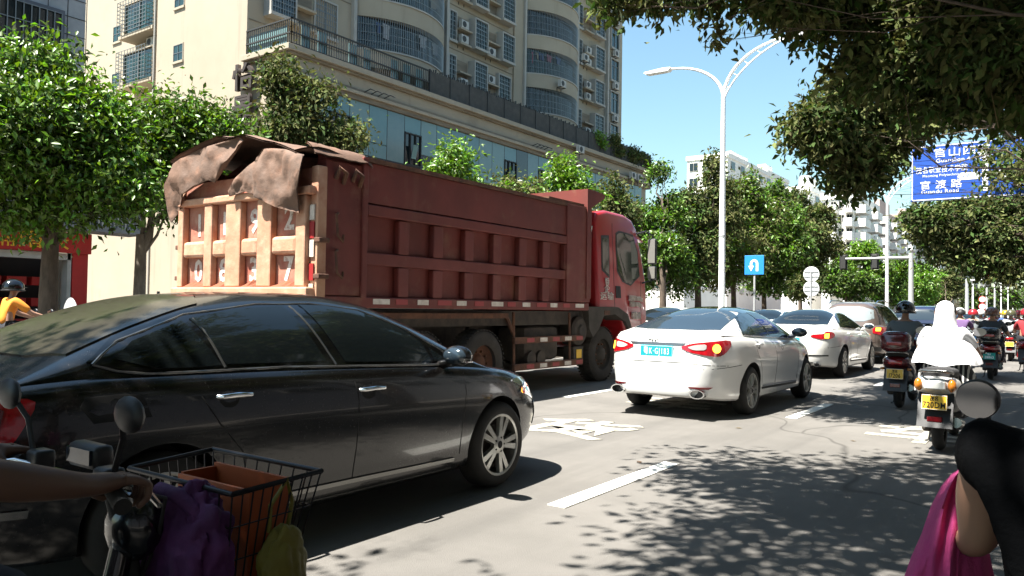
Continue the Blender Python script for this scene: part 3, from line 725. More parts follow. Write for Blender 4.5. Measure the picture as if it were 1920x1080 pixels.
tree('street_tree', 'olive round headed tree behind the red cab roof', base_at(1150), 3.6, .14,
     [pb(1150, 365, 41, 28, 1.1), pb(1165, 400, 41, 36), pb(1130, 440, 41, 45)], 330, 22, .23, ['leaf_olive', 'leaf_deep'], group=G1, seed=9)
BIG = 'tall dense trees beyond the tall lamp post'
tree('street_tree', 'tall green tree with a thin spire next to the podium end', base_at(1242), 3.2, .22,
     [pb(1240, 325, 48, 14, 1.8), pb(1215, 400, 48, 40), pb(1260, 395, 48, 36), pb(1235, 460, 47.5, 62), pb(1210, 500, 47.5, 45), pb(1275, 520, 47.5, 36)], 850, 22, .26, ['leaf_bright', 'leaf_deep'], group=BIG, seed=10)
tree('street_tree', 'tallest olive tree rising behind the white lamp post', base_at(1308), 3.2, .22,
     [pb(1338, 315, 51, 18, 1.6), pb(1345, 360, 51, 30), pb(1310, 390, 51, 42), pb(1335, 430, 50.5, 60), pb(1300, 490, 50, 50)], 850, 22, .27, ['leaf_olive', 'leaf_deep'], group=BIG, seed=11)
tree('street_tree', 'dark crowned tree between the lamp post and the turning sign', base_at(1375), 3.0, .2,
     [pb(1400, 350, 55, 26, 1.2), pb(1385, 390, 55, 45), pb(1425, 410, 55, 45), pb(1395, 460, 54, 52), pb(1360, 510, 54, 34)], 800, 22, .28, ['leaf_olive', 'leaf_bright'], group=BIG, seed=12)
tree('street_tree', 'green spreading tree right behind the blue turning sign', base_at(1432), 3.0, .2,
     [pb(1448, 365, 60, 18, 1.4), pb(1455, 410, 60, 42), pb(1450, 470, 59, 52), pb(1480, 440, 59, 36), pb(1440, 520, 59, 40)], 800, 22, .3, ['leaf_deep', 'leaf_bright'], group=BIG, seed=13)
tree('street_tree', 'olive tree behind the pair of round sign backs', base_at(1500), 3.0, .2,
     [pb(1485, 375, 66, 18, 1.3), pb(1510, 400, 66, 34), pb(1535, 415, 66, 32), pb(1520, 460, 65, 46), pb(1555, 470, 65, 22), pb(1500, 530, 65, 42)], 800, 22, .32, ['leaf_olive', 'leaf_deep'], group=BIG, seed=14)
FAR = 'green trees beyond the crossing'
for i, (px, d, bl, ml, lab) in enumerate([
    (1590, 82, [pb(1575, 520, 82, 36), pb(1605, 540, 82, 34)], ['leaf_deep', 'leaf_bright'], 'dark green tree left of the signal mast'),
    (1612, 90, [pb(1605, 470, 92, 22), pb(1625, 480, 92, 22), pb(1590, 490, 92, 18), pb(1635, 495, 92, 16)], ['leaf_lime', 'leaf_bright'], 'yellow green tree before the balcony flats'),
    (1650, 95, [pb(1640, 520, 92, 34), pb(1665, 545, 92, 30), pb(1690, 505, 92, 24)], ['leaf_bright', 'leaf_deep'], 'mid green tree around the second lamp post'),
    (1725, 105, [pb(1715, 530, 105, 36), pb(1745, 510, 105, 24), pb(1735, 555, 105, 26)], ['leaf_bright', 'leaf_lime'], 'mid green tree beside the signal mast post'),
    (1778, 115, [pb(1775, 515, 118, 18, 1.3), pb(1790, 535, 118, 22), pb(1765, 550, 118, 22)], ['leaf_olive', 'leaf_deep'], 'dark pointed tree before the second signal post')]):
    p = at(px, 572, d); tree('street_tree', lab, (p.x, p.y, .0), 2.5, .2, bl, 430, 20, .4, ml, group=FAR, seed=20 + i)
for i in range(7):
    px = 1822 + i * 17; d = 165 + i * 9; p = at(px, 578, d)
    tree('street_tree', 'distant hazy green tree behind the row of far lamp posts', (p.x, p.y, 0), 2.5, .22, [pb(px, 556, d, 17), pb(px + 7, 563, d, 14), pb(px - 8, 566, d, 13)], 200, 16, .8, ['leaf_far', 'leaf_bright'], group='distant trees at the end of the road', seed=40 + i)
# overhanging ficus on the right-hand kerb: crowns reach out over the carriageway
RK = 'large trees overhanging the near kerb'
def wb(x, y, z, r, sq=.6, w=1.0): return (Vector((x, y, z)), (r, r, r * sq), w)
tree('overhanging_tree', 'broad tree overhead whose shade lies on the nearest asphalt', (3.3, 2.0, .13), 3.0, .28,
     [wb(-1.9, 2.9, 6.0, 1.7), wb(-3.2, 4.4, 6.1, 1.25), wb(-1.6, 5.2, 6.2, 1.25), wb(.8, 3.4, 6.8, 2.4), wb(-.6, .4, 6.4, 2.3), wb(2.6, 1.2, 7.4, 2.8), wb(-2.4, -1.6, 6.6, 1.9), wb(1.2, -3.2, 7, 2.6), wb(.8, 5.6, 6.6, 1.7), wb(-3.4, -3.6, 6.6, 1.5), wb(-3.7, -1.0, 6.1, 1.5), wb(4.8, 3.4, 6.0, 2.4, .9, .6), wb(4.6, -1.0, 5.6, 2.2, .9, .6)],
     4300, 22, .145, ['leaf_deep', 'leaf_olive'], group=RK, seed=51, limb=.7, spread=.24, shell=.3)
tree('overhanging_tree', 'dark leafy tree whose drooping branches frame the lamp post', (3.4, 11.2, .13), 4.6, .27,
     [pb(1150, 8, 11, 36, .7), pb(1215, -30, 11.2, 52), pb(1330, -15, 11.5, 48, .8), pb(1440, 5, 11.8, 42, .8), pb(1345, 78, 11.4, 15), pb(1560, 10, 11.5, 80), pb(1625, 105, 11.5, 70), pb(1730, 60, 11, 120), pb(1700, 170, 11, 85), pb(1850, 90, 10, 130), pb(1850, 175, 10.5, 70), pb(1960, 130, 10, 105), pb(1480, -60, 11, 110), pb(1760, -60, 11, 120), wb(-3.2, 9.6, 6.6, 1.5, .6), wb(-1.2, 10.2, 6.8, 1.5, .6), wb(-3.5, 13.0, 7.5, 1.6, .6), wb(.6, 8.4, 6.4, 1.7, .8, .5), wb(2.2, 6.8, 7.4, 2.0, .9, .5), wb(1.4, 11.5, 7.2, 2.0, .9, .5), wb(4.6, 9.5, 6.6, 2.4, .9, .5)],
     4500, 24, .15, ['leaf_deep', 'leaf_olive'], group=RK, seed=52, limb=.25, spread=.17, shell=.35, droop=.5)
tree('overhanging_tree', 'olive sunlit tree hanging its leaves beside the blue road sign', (3.4, 20.0, .13), 2.9, .27,
     [pb(1530, 235, 15, 44), pb(1590, 200, 15.4, 56), pb(1570, 280, 15, 46), pb(1620, 310, 15.2, 42), pb(1650, 240, 15.6, 66), pb(1590, 345, 15, 22), pb(1730, 205, 16, 56, .6), pb(1800, 205, 16.5, 34, .6), pb(1880, 225, 16.5, 36, .5), wb(-2.8, 17.5, 8.7, 1.7, .6), wb(-1.0, 18.5, 8.6, 1.8, .6)],
     2700, 22, .16, ['leaf_olive', 'leaf_deep'], group=RK, seed=53, limb=.22, spread=.2, droop=.6, shell=.4)
tree('overhanging_tree', 'dense olive tree hanging below the blue road sign', (3.4, 39.0, .13), 2.9, .27,
     [pb(1735, 415, 36, 34), pb(1775, 430, 36, 44), pb(1830, 430, 35, 58), pb(1890, 440, 35, 60), pb(1770, 470, 36, 24), pb(1850, 480, 35, 34), pb(1900, 500, 34, 30), pb(1940, 400, 35, 60), pb(1800, 390, 36, 40)],
     1700, 22, .24, ['leaf_deep', 'leaf_olive'], group=RK, seed=54, spread=.32, shell=.4)
for i, y in enumerate((29.5, 52, 66, 82, 100, -7.0, -15.5)):  # the last two stand unseen behind the camera, added to darken its surroundings
    tree('overhanging_tree', ['green tree over the scooters short of the road sign', 'green tree past the road sign', 'rounded tree past the road sign over the helmets', 'far green tree over the riders', 'farthest green tree on the near kerb', 'unseen green tree added behind the motorcycle for shade', 'unseen green tree added well behind the motorcycle for shade'][i], (3.4, y, .13), 2.9, .25,
         [wb(.4, y - 1, 6.2, 2.4), wb(2.6, y + 1.5, 7.2, 3), wb(-1.6 + .4 * (i > 0), y + 1.2, 6.0, 1.8), wb(3, y - 2.6, 6.8, 2.4)], 620, 20, .2 + .02 * i, ['leaf_deep', 'leaf_olive'], group=RK, seed=60 + i)
# hanging aerial roots on the framing tree
b = MB()
for px, y0, y1, d in ((1612, 10, 70, 11), (1770, 90, 180, 10.4), (1850, 120, 240, 9.8), (1690, 140, 260, 10.6), (1795, 60, 190, 10)):
    b.tube([at(px, y0, d), at(px + 10, (y0 + y1) / 2, d), at(px + 22, y1, d)], .008, 4)
ar = b.build('aerial_roots', 'leaf_brown'); tag(ar, 'thin brown roots dangling from the branches beside the lamp post', 'roots', kind='stuff')
# shrubs on the median: pale grass plumes and low hedge
MEDG = 'low clipped bushes along the median'
g = np.random.default_rng(8)
for i in range(34):
    y = 3.0 + i * 2.6 + rng.uniform(-.3, .3)
    s = thing('median_bush', 'low green bush in the planted median between the carriageways', 'bush', (-10.9, y, .16), 0, MEDG)
    lm = leaf_mesh('foliage', [(Vector((0, 0, .3)), (.42, 1.25, .3))], 60, 16, .12, ['leaf_deep', 'leaf_bright'], 100 + i, spread=.12, sub=0)
    link('foliage', lm, s)['kind'] = 'stuff'
V = MB()
for i in range(520):
    y = rng.uniform(20, 75); x = -10.9 + rng.gauss(0, .22); h = rng.uniform(.55, 1.15); a = rng.uniform(0, 6.28); l = rng.uniform(.05, .22)
    dx, dy = math.cos(a) * l, math.sin(a) * l; w = .02
    V.add([(x - w, y, .3), (x + w, y, .3), (x + dx * .5 + w * 1.2, y + dy * .5, h * .7 + .2), (x + dx, y + dy, h + .16), (x + dx * .5 - w * 1.2, y + dy * .5, h * .7 + .2)], [(0, 1, 2, 3, 4)])
tag(V.build('plume_grass', 'grass_pale', None, fix=False), 'pale feathery grass plumes sticking up from the median', 'grass', kind='stuff')
# plants on the podium roof
for i, (y, z, r, lab) in enumerate(((55.5, 15.3, .55, 'pale leafy plant growing out of the podium netting'), (58.5, 15.3, .9, 'dark bushy rooftop plants at the end of the podium'), (61.5, 14.9, 1.0, 'low rooftop plants spilling over the podium end'), (63.8, 14.6, .8, 'trailing plants on the last corner of the podium'))):
    s = thing('rooftop_plant', lab, 'plant', (-31.3, y, 14.15), 0, None)
    lm = leaf_mesh('foliage', [(Vector((.2, 0, z - 14.15)), (.5, r * 1.5, r))], 90, 18, .22, ['leaf_olive', 'leaf_deep'] if i else ['leaf_lime'], 200 + i, spread=.2); link('foliage', lm, s)['kind'] = 'stuff'
    m = MB(); m.bbox(-.3, .3, -r, r, 0, .3, .02); m.build('planter', 'wall_grey', s)
    m = MB()
    for j in range(6): m.tube([(0, 0, .2), (rng.uniform(-.1, .3), rng.uniform(-r, r) * .5, .5), (rng.uniform(0, .4), rng.uniform(-r, r), 1.0 if i < 2 else .7)], [.03, .02, .01], 5)
    m.build('stems', 'bark', s)
# ------------------------------------------------------------------ street furniture
def lamp_post(label, y, x=-10.9, arm_r=1.0, group=None):
    t = thing('street_lamp', label, 'lamp post', (x, y, .16), 0, group)
    b = MB(); b.tube([(0, 0, 0), (0, 0, 4.2), (0, 0, 9.7)], [.13, .12, .085], 12); b.build('pole', 'lamp_white', t, smooth=50)
    b = MB(); b.bbox(-.2, .2, -.2, .2, 0, .5, .03); b.build('plinth', 'lamp_white', t)
    b = MB(); b.cyl((0, 0, 4.15), (0, 0, 4.22), .135, n=12); b.build('collar', 'pole_grey', t)
    for s, reach, rise in ((-1, 2.3, 1.55), (1, 2.5, 2.0)):
        P = []
        for i in range(13):
            a = i / 12 * math.pi / 2; P.append(Vector((s * reach * (1 - math.cos(a)), 0, 9.6 + rise * math.sin(a))))
        b = MB(); b.tube(P, [.075 - .03 * i / 12 for i in range(13)], 8); arm = b.build('arm', 'lamp_white', t, smooth=50)
        if s > 0:
            Q = [p + Vector((.22 * math.sin(i / 12 * 3.14) + .04, 0, -.2 * math.sin(i / 12 * 3.14) ** .7)) for i, p in enumerate(P)]
            b = MB(); b.tube(Q, .035, 6)
            for i in range(2, 12, 2): b.cyl(P[i], Q[i], .018, n=5)
            b.build('lower_arm', 'lamp_white', arm, smooth=50)
        e = P[-1]; b = MB(); b.prism([(0, .06), (.35, .075), (1.15, .03), (1.2, -.02), (1.1, -.07), (.1, -.08)], lambda u, v: (e.x + s * (u - .1), -.15, e.z + v), (0, .3, 0)); h = b.build('lamp_head', 'lamp_white', t)
        b = MB(); b.box(min(e.x + s * .1, e.x + s * .95), max(e.x + s * .1, e.x + s * .95), -.11, .11, e.z - .1, e.z - .075); b.build('lens', 'sign_back', h)
    return t
LG = 'white street lamps along the median'
lamp_post('tall white two-armed lamp post behind the white sedan', onX(1353, 560, -10.9).y)
lamp_post('white lamp post standing before the pink flats', onX(1663, 560, -10.9).y, group=LG)
for px in (1824, 1850, 1865, 1877, 1890, 1899):
    lamp_post('far white lamp post in the row beyond the crossing', onX(px, 575, -10.9).y, group='far lamp posts beyond the crossing')
def pole_sign(name, label, px, py, X, Y=None): pass
# u-turn sign
p = onX(1415, 497, -10.9); T = thing('turning_sign', 'blue square turn-back arrow sign on a thin post', 'sign', (-10.9, p.y, .16))
hz = p.z - .16; b = MB(); b.cyl((0, 0, 0), (0, 0, hz), .045, n=10); b.build('post', 'pole_grey', T, smooth=True)
b = MB(); b.bbox(-.42, .42, -.07, -.045, hz - .42, hz + .42, .01); b.build('sign_plate', 'sign_blue_light', T)
b = MB(); P = [(.13, -.26), (.13, .02)] + [(.0 + .13 * math.cos(a), .06 + .13 * math.sin(a)) for a in [i * math.pi / 8 for i in range(9)]] + [(-.13, -.06)]
for i in range(len(P) - 1):
    a, c = Vector(P[i]), Vector(P[i + 1]); d = (c - a).normalized(); nn = Vector((-d.y, d.x)) * .05
    b.prism([tuple(a - nn - d * .01), tuple(c - nn + d * .01), tuple(c + nn + d * .01), tuple(a + nn - d * .01)], lambda u, v: (u, -.075 - .0003 * i, hz + v), (0, -.004, 0))
b.prism([(-.25, -.04), (-.13, -.27), (-.01, -.04)], lambda u, v: (u, -.08, hz + v), (0, -.004, 0)); b.build('arrow', 'sign_white', T)
# two round sign backs
p = onX(1521, 541, -10.9); T = thing('round_signs', 'pair of round signs seen from behind on one post', 'sign', (-10.9, p.y, .16))
b = MB(); b.cyl((0, -.05, 0), (0, -.05, 3.4), .04, n=8); b.build('post', 'pole_grey', T, smooth=True)
for py in (514, 541):
    z = onX(1521, py, -10.9).z - .16; b = MB(); b.cyl((0, 0, z), (0, .02, z), .41, n=28); o = b.build('sign_plate', 'sign_back', T)
    b = MB(); b.box(-.36, .36, -.03, 0, z + .1, z + .14); b.box(-.36, .36, -.028, 0, z - .14, z - .1); b.box(-.03, .03, -.026, 0, z - .14, z + .14); b.build('brace', 'pole_grey', o)
p = onX(1842, 566, -10.9); T = thing('round_signs', 'small distant pair of round signs among the far lamp posts', 'sign', (-10.9, p.y, .16))
b = MB(); b.cyl((0, 0, 0), (0, 0, 4.2), .06, n=8); b.build('post', 'pole_grey', T)
for z in (2.6, 3.8):
    b = MB(); b.cyl((0, -.06, z), (0, -.04, z), .55, n=20); o = b.build('sign_plate', 'sign_white', T)
    b = MB(); b.lathe([(.45, 0), (.55, 0), (.55, .01), (.45, .01)], 20, Matrix.Translation((0, -.07, z)) @ Matrix.Rotation(-R(90), 4, 'Z'), close=True); b.build('red_ring', 'sign_red', o)
# signal mast over the opposite carriageway
p = onX(1708, 570, -10.9); zA = onX(1708, 484, -10.9).z
T = thing('signal_mast', 'grey mast whose arm reaches left over the far carriageway', 'signal mast', (-10.9, p.y, .16))
b = MB(); b.tube([(0, 0, 0), (0, 0, zA + .3)], [.24, .18], 12); b.build('post', 'pole_grey', T, smooth=True)
xl = onY(1577, 485, p.y).x + 10.9
b = MB(); b.tube([(0, 0, zA - .1), (xl, 0, zA - .1)], [.15, .09], 10); b.build('arm', 'pole_grey', T, smooth=True)
for px in (1640, 1581):
    x = onY(px, 480, p.y).x + 10.9; b = MB(); b.bbox(x - .22, x + .22, -.1, .12, zA - 1.0, zA + .25, .04); o = b.build('signal_head', 'steel_dark', T)
    b = MB(); b.box(x - .35, x + .35, .12, .14, zA - 1.1, zA + .35); b.build('backplate', 'black_matte', o)
# signal gantry over our carriageway
p = onX(1813, 575, -10.9); zA = onX(1813, 527, -10.9).z
T = thing('signal_gantry', 'white gantry with red traffic lights over the queue of riders', 'signal mast', (-10.9, p.y, .16))
b = MB(); b.tube([(0, 0, 0), (0, 0, zA + .3)], [.28, .2], 12); b.build('post', 'pole_grey', T, smooth=True)
b = MB(); b.tube([(0, 0, zA - .1), (9.5, 0, zA + .1)], [.16, .09], 10); b.build('arm', 'pole_grey', T, smooth=True)
mat('signal_red', (.5, .01, .02), .4, emit=(1, .03, .06, 6)); mat('brake_red', (.45, .008, .01), .25, coat=.6, emit=(1, .03, .02, .9)); mat('indicator', (.6, .2, .01), .25, coat=.5, emit=(1, .45, .03, 2.2))
for px in (1853, 1891):
    x = onY(px, 525, p.y).x + 10.9; b = MB(); b.bbox(x - .35, x + .35, -.15, .1, zA - 1.0, zA + .75, .05); o = b.build('signal_head', 'black_matte', T)
    b = MB(); b.cyl((x, -.17, zA + .42), (x, -.15, zA + .42), .26, n=16); b.build('red_light', 'signal_red', o)
    for k in (-.12, -.66): b = MB(); b.cyl((x, -.17, zA + k), (x, -.15, zA + k), .22, n=16); b.build('unlit_lens', 'steel_dark', o)
# blue direction sign
zb, zt = onY(1707, 379, 32).z, onY(1707, 276, 32).z; xl = onY(1708, 330, 32).x
T = thing('direction_sign', 'large blue road direction sign half hidden by leaves', 'sign', (3.2, 32.2, .13))
O = Vector(T.location)
b = MB(); b.tube([(0, 0, 0), (0, 0, zt - .2)], [.2, .15], 12); b.build('post', 'pole_grey', T, smooth=True)
for z in (zb + .45, zt - .45): b = MB(); b.tube([(0, 0, z - .13), (xl - 3.2 + .5, 0, z - .13)], .08, 8); b.build('arm', 'pole_grey', T, smooth=True)
W = 5.3
b = MB(); b.bbox(xl, xl + W, 31.98, 32.02, zb, zt, .01); o = b.build('sign_plate', 'sign_blue', T); o.location = -O
b = MB(); e = .035
for (a0, a1, c0, c1) in ((xl + .03, xl + W - .03, zb + .03, zb + .03 + e), (xl + .03, xl + W - .03, zt - .03 - e, zt - .03), (xl + .03, xl + .03 + e, zb + .03, zt - .03), (xl + W - .03 - e, xl + W - .03, zb + .03, zt - .03)): b.box(a0, a1, 31.972, 31.982, c0, c1)
b.build('border', 'sign_white', o)
def sgn(s, u, v, size, sx=1.0): text('sign_lettering', s, size, frame((xl + u, 31.975, zb + v), (1, 0, 0), (0, 0, 1)), 'sign_white', o, .003, sx)
sgn('官山四路', 1.65, 1.72, .36, 1.25); sgn('Guanshan 4 Road', 1.65, 1.45, .2, 1.1)
sgn('茂名职业技术学院', 1.0, 1.12, .26, .78); sgn('Maoming Polytechnic', .98, .92, .13)
sgn('官 渡 路', .98, .56, .34, 1.1); sgn('Guandu Road', .95, .33, .19, 1.1)
sgn('Road', 3.6, 1.5, .22); sgn('be', 3.45, 1.1, .3); sgn('Shui', 3.4, .42, .22)
b = MB(); b.prism([(1.5, .82), (1.62, .95), (2.15, .95), (2.15, .69), (1.62, .69)], lambda u, v: (xl + u, 31.98, zb + v), (0, -.008, 0)); b.build('arrow_panel', 'sign_white', o)
text('sign_lettering', '文明北', .15, frame((xl + 1.85, 31.969, zb + .82), (1, 0, 0), (0, 0, 1)), 'sign_blue', o, .002)
b = MB(); b.prism([(3.2, .82), (3.08, .95), (2.6, .95), (2.6, .69), (3.08, .69)], lambda u, v: (xl + u, 31.98, zb + v), (0, -.008, 0)); b.build('arrow_panel', 'sign_white', o)
b = MB(); b.box(xl + 2.28, xl + 2.46, 31.972, 31.98, zb + .25, zb + 1.5); b.box(xl + 2.15, xl + 2.6, 31.971, 31.979, zb + .76, zb + .88); b.prism([(2.15, 1.5), (2.37, 1.75), (2.59, 1.5)], lambda u, v: (xl + u, 31.98, zb + v), (0, -.009, 0)); b.build('route_arrow', 'sign_white', o)
# small grey board in the trees beyond the crossing
p = at(1788, 545, 118); T = thing('notice_board', 'small grey slatted board in front of the far trees', 'sign', (p.x, p.y, 0))
for k in range(4): b = MB(); b.box(-1.0, 1.0, -.04, .04, p.z - .7 + k * .4, p.z - .36 + k * .4); b.build('slat', 'sign_back', T)
b = MB(); b.cyl((0, .08, 0), (0, .08, p.z + .8), .07, n=8); b.build('post', 'pole_grey', T)
from mathutils import noise as mnoise
# ------------------------------------------------------------------ the dump truck
mat('truck_red', (.25, .040, .027), .6, col2=(.18, .034, .024), scale=1.4, dirt=(.29, .125, .075), dscale=2.6, dlo=.56, dhi=.80, bump=.08, bscale=40, r2=.7)
overlay('truck_red', (.33, .17, .105), (2.2, 2.2, .35), .57, .78, .38)
mat('truck_gate', (.76, .42, .255), .8, col2=(.64, .29, .175), scale=2.6, dirt=(.88, .57, .39), dscale=5, dlo=.45, dhi=.8, bump=.25, bscale=30)
mat('truck_panel', (.50, .15, .10), .75, col2=(.62, .31, .21), scale=4, dirt=(.66, .42, .30), dscale=7, dlo=.55, dhi=.8, bump=.2, bscale=40)
mat('cab_red', (.36, .014, .018), .3, col2=(.30, .016, .018), scale=1.5, dirt=(.28, .06, .045), dscale=3, dlo=.6, dhi=.9, coat=.5)
mat('rust', (.24, .11, .06), .9, col2=(.13, .06, .04), scale=8, bump=.3)
mat('chassis', (.05, .042, .036), .85, col2=(.11, .085, .065), scale=5, bump=.2)
mat('mud', (.12, .10, .08), .9, col2=(.075, .062, .05), scale=4, bump=.2)
mat('red_soil', (.40, .115, .05), .95, col2=(.27, .08, .04), scale=14, bump=.9, bscale=30)
mat('tarp', (.15, .095, .068), .8, col2=(.23, .13, .085), scale=1.6, dirt=(.33, .17, .105), dscale=4, dlo=.5, dhi=.75, bump=.6, bscale=9)
mat('tape_red', (.45, .03, .03), .45); mat('tape_white', (.68, .62, .55), .5, col2=(.5, .43, .36), scale=12)
mat('rubber', (.018, .017, .016), .85, col2=(.032, .029, .026), scale=9); mat('rubber_dusty', (.045, .039, .033), .92, col2=(.085, .072, .06), scale=5, bump=.2)
mat('stencil_white', (.62, .56, .50), .8, col2=(.34, .2, .15), scale=22, lo=.48, hi=.72); mat('stencil_faint', (.30, .20, .15), .8, col2=(.15, .05, .035), scale=14, lo=.4, hi=.65)
mat('chrome', (.75, .75, .75), .12, 1.0); mat('mirror_glass', (.6, .62, .65), .04, 1.0); mat('satin_mirror', (.6, .58, .53), .35, .6); mat('rim_alloy', (.42, .42, .40), .32, .85, col2=(.32, .31, .28), scale=9)
TL = thing('dump_truck', 'dusty red dump truck with a tarp-covered load of red soil', 'truck', (-8.62, 6.12, 0))
HW, BL, BZ0, BZ1 = 1.42, 6.43, 1.38, 3.27
def tb(name, m, parent=TL, smooth=False, fn=None, **k):
    b = MB(); fn(b); return b.build(name, m, parent, smooth)
# bed: inner box walls, then raised ribs round the recesses, on both sides
bed = tb('bed', 'truck_red', fn=lambda b: (b.box(-HW + .1, -HW + .16, .1, BL, BZ0, BZ1), b.box(HW - .16, HW - .1, .1, BL, BZ0, BZ1), b.box(-HW + .16, HW - .16, .1, BL, BZ0, BZ0 + .12), b.box(-HW + .16, HW - .16, BL - .1, BL, BZ0, BZ1)))
for s in (-1, 1):
    xa, xb = sorted((s * (HW - .101), s * HW)); xc, xd = sorted((s * (HW - .101), s * (HW + .03)))
    def rb(y0, y1, z0, z1, nm='side_rib', m='truck_red', out=0.0):
        b = MB(); q = s * out; b.bbox(xa + min(q, 0), xb + max(q, 0), y0, y1, z0, z1, .015); return b.build(nm, m, bed)
    rb(.78, BL - .3, 2.72, BZ1 - .03, 'top_board'); rb(.78, BL - .3, 2.56, 2.70, 'side_rail', out=.02); rb(.78, BL - .3, 1.93, 2.09, 'side_rail'); rb(.1, BL, BZ0, 1.52, 'bottom_rail', out=.012)
    for i in range(8):
        y = .72 + i * .70; w = .2 if i not in (0, 7) else .12
        rb(y - .05, y - .05 + w, 1.53, 1.92); rb(y - .05, y - .05 + w, 2.10, 2.55)
    rb(5.6, BL + .0, 1.53, BZ1 + .02, 'front_plate', out=.03)
    rb(.10, .70, 1.53, BZ1 - .1, 'rear_plate', out=-.02); rb(.68, .775, 1.5, BZ1 + .02, 'rear_post', out=.03); rb(-.04, .1, 1.4, 3.07, 'corner_post', 'truck_gate', out=.03)
    b = MB(); b.box(*sorted((s * (HW - .15), s * (HW + .025))), .7, BL - .1, BZ1 - .03, BZ1 + .025); b.build('top_edge', 'rust', bed)
    for i in range(13):
        y = .9 + i * .42; b = MB(); xx = sorted((s * (HW + .011), s * (HW + .018))); b.box(*xx, y, y + (.22 if i % 3 else .3), 1.43, 1.50); b.build('reflective_tape', ('tape_white', 'tape_red')[i % 2], bed)
    for z in (1.9, 2.35):
        b = MB(); b.tube([(s * HW, .3, z + .18), (s * (HW + .06), .22, z + .16), (s * (HW + .07), .24, z - .1), (s * (HW + .05), .34, z - .16), (s * (HW + .04), .36, z - .08)], .018, 6); b.build('hook', 'rust', bed, smooth=True)
    for y in (.25, .52):
        b = MB(); b.tube([(s * HW, y, 2.95), (s * (HW + .08), y, 3.08), (s * (HW + .08), y + .1, 3.02), (s * HW, y + .12, 2.9)], .03, 6); b.build('hinge', 'rust', bed, smooth=True)
b = MB(); b.box(-HW - .05, HW + .05, BL - .16, BL + .0, 1.6, 3.63); b.prism([(BL, 3.63), (BL + .5, 3.60), (BL + .5, 3.53), (BL, 3.3)], lambda u, v: (-HW - .05, u, v), (2 * HW + .1, 0, 0)); b.build('headboard', 'truck_red', bed)
b = MB(); b.box(-HW, HW, BL - 1.4, BL - .2, 3.28, 3.34); b.build('cover_housing', 'rust', bed)
# load
P = []
for i in range(22):
    y = .15 + (BL - .5) * i / 21; row = []
    for j in range(15):
        x = -1.24 + 2.48 * j / 14; q = 1 - (x / 1.3) ** 2; row.append(Vector((x, y, 2.9 + .55 * q * (1 if i > 0 else .55) + .06 * math.sin(7 * x + 3 * y) + .04 * math.sin(13 * y + x * 5))))
    P.append(row)
b = MB(); b.grid(P); ld = b.build('soil_load', 'red_soil', TL, smooth=80, )
# tailgate (faces -y)
gate = tb('tailgate', 'truck_panel', fn=lambda b: b.box(-HW + .02, HW - .02, -.02, .06, 1.55, 3.05))
def gx(px): return onY(px, 450, 6.12).x + 8.62
cols = [gx(352), gx(398), gx(418), gx(450), gx(470), gx(510), gx(534), gx(582)]
for x0, x1 in ((-HW + .06, -HW + .19), (-.86 + .12, -.56), (-.26 + .0, .06), (.40, .68), (HW - .28, HW - .1)):
    b = MB(); b.bbox(x0, x1, -.12, -.02, 1.62, 2.72, .02); b.build('gate_rib', 'truck_gate', gate)
for x0, x1 in ((-HW + .192, -.742), (-.558, -.262), (.062, .398), (.682, HW - .282)):
    b = MB(); b.bbox(x0, x1, -.115, -.02, 2.02, 2.24, .04); b.build('gate_crossbar', 'truck_gate', gate)
    P = [[Vector((x0 + (x1 - x0) * j / 9, -.13 - .0 + (.1 if i else -.02), 1.62 + (.10 * math.sin(3.14 * j / 9) * rng.uniform(.6, 1.2) if i else 0))) for j in range(10)] for i in range(2)]
    b = MB(); b.grid(P); b.build('spilt_soil', 'red_soil', gate)
b = MB(); b.bbox(-HW + .0, HW - .0, -.14, -.02, 2.72, 2.82, .02); b.build('gate_rail', 'truck_gate', gate)
b = MB(); b.bbox(-HW, HW, -.17, .02, 1.5, 1.62, .02); b.build('gate_sill', 'truck_gate', gate)
for s in (-1, 1):
    for i, (z0, z1) in enumerate(((2.42, 2.6), (2.2, 2.4), (1.98, 2.18), (1.7, 1.9), (1.55, 1.66))):
        b = MB(); b.box(s * (HW - .05) - .04, s * (HW - .05) + .04, -.062, -.045, z0, z1); b.build('reflective_tape', ('tape_white', 'tape_red')[i % 2], bed)
    for z in (1.72, 2.15):
        b = MB(); b.bbox(s * (HW + .03) - .06, s * (HW + .03) + .06, -.06, .1, z, z + .06, .01); b.build('latch', 'rust', gate)
cx = [(-HW + .192 - .742) / 2, -.41, .23, (.682 + HW - .282) / 2]
for ch, i, z in (('1', 0, 2.45), ('1', 1, 2.45), ('9', 2, 2.45), ('2', 3, 2.46), ('0', 0, 1.83), ('8', 1, 1.83), ('3', 2, 1.83), ('7', 3, 1.83)):
    text('stencil_digit', ch, .42, frame((cx[i], -.024, z), (1, 0, 0), (0, 0, 1)), 'stencil_white', gate, .002, .9, bold=.012)
for k, ch in enumerate('粤KU5292'):
    text('stencil_letter', ch, .2, frame((HW - .012, .42, 2.85 - k * .185), (0, 1, 0), (0, 0, 1)), 'stencil_faint', bed, .002, 1.0, bold=.008)
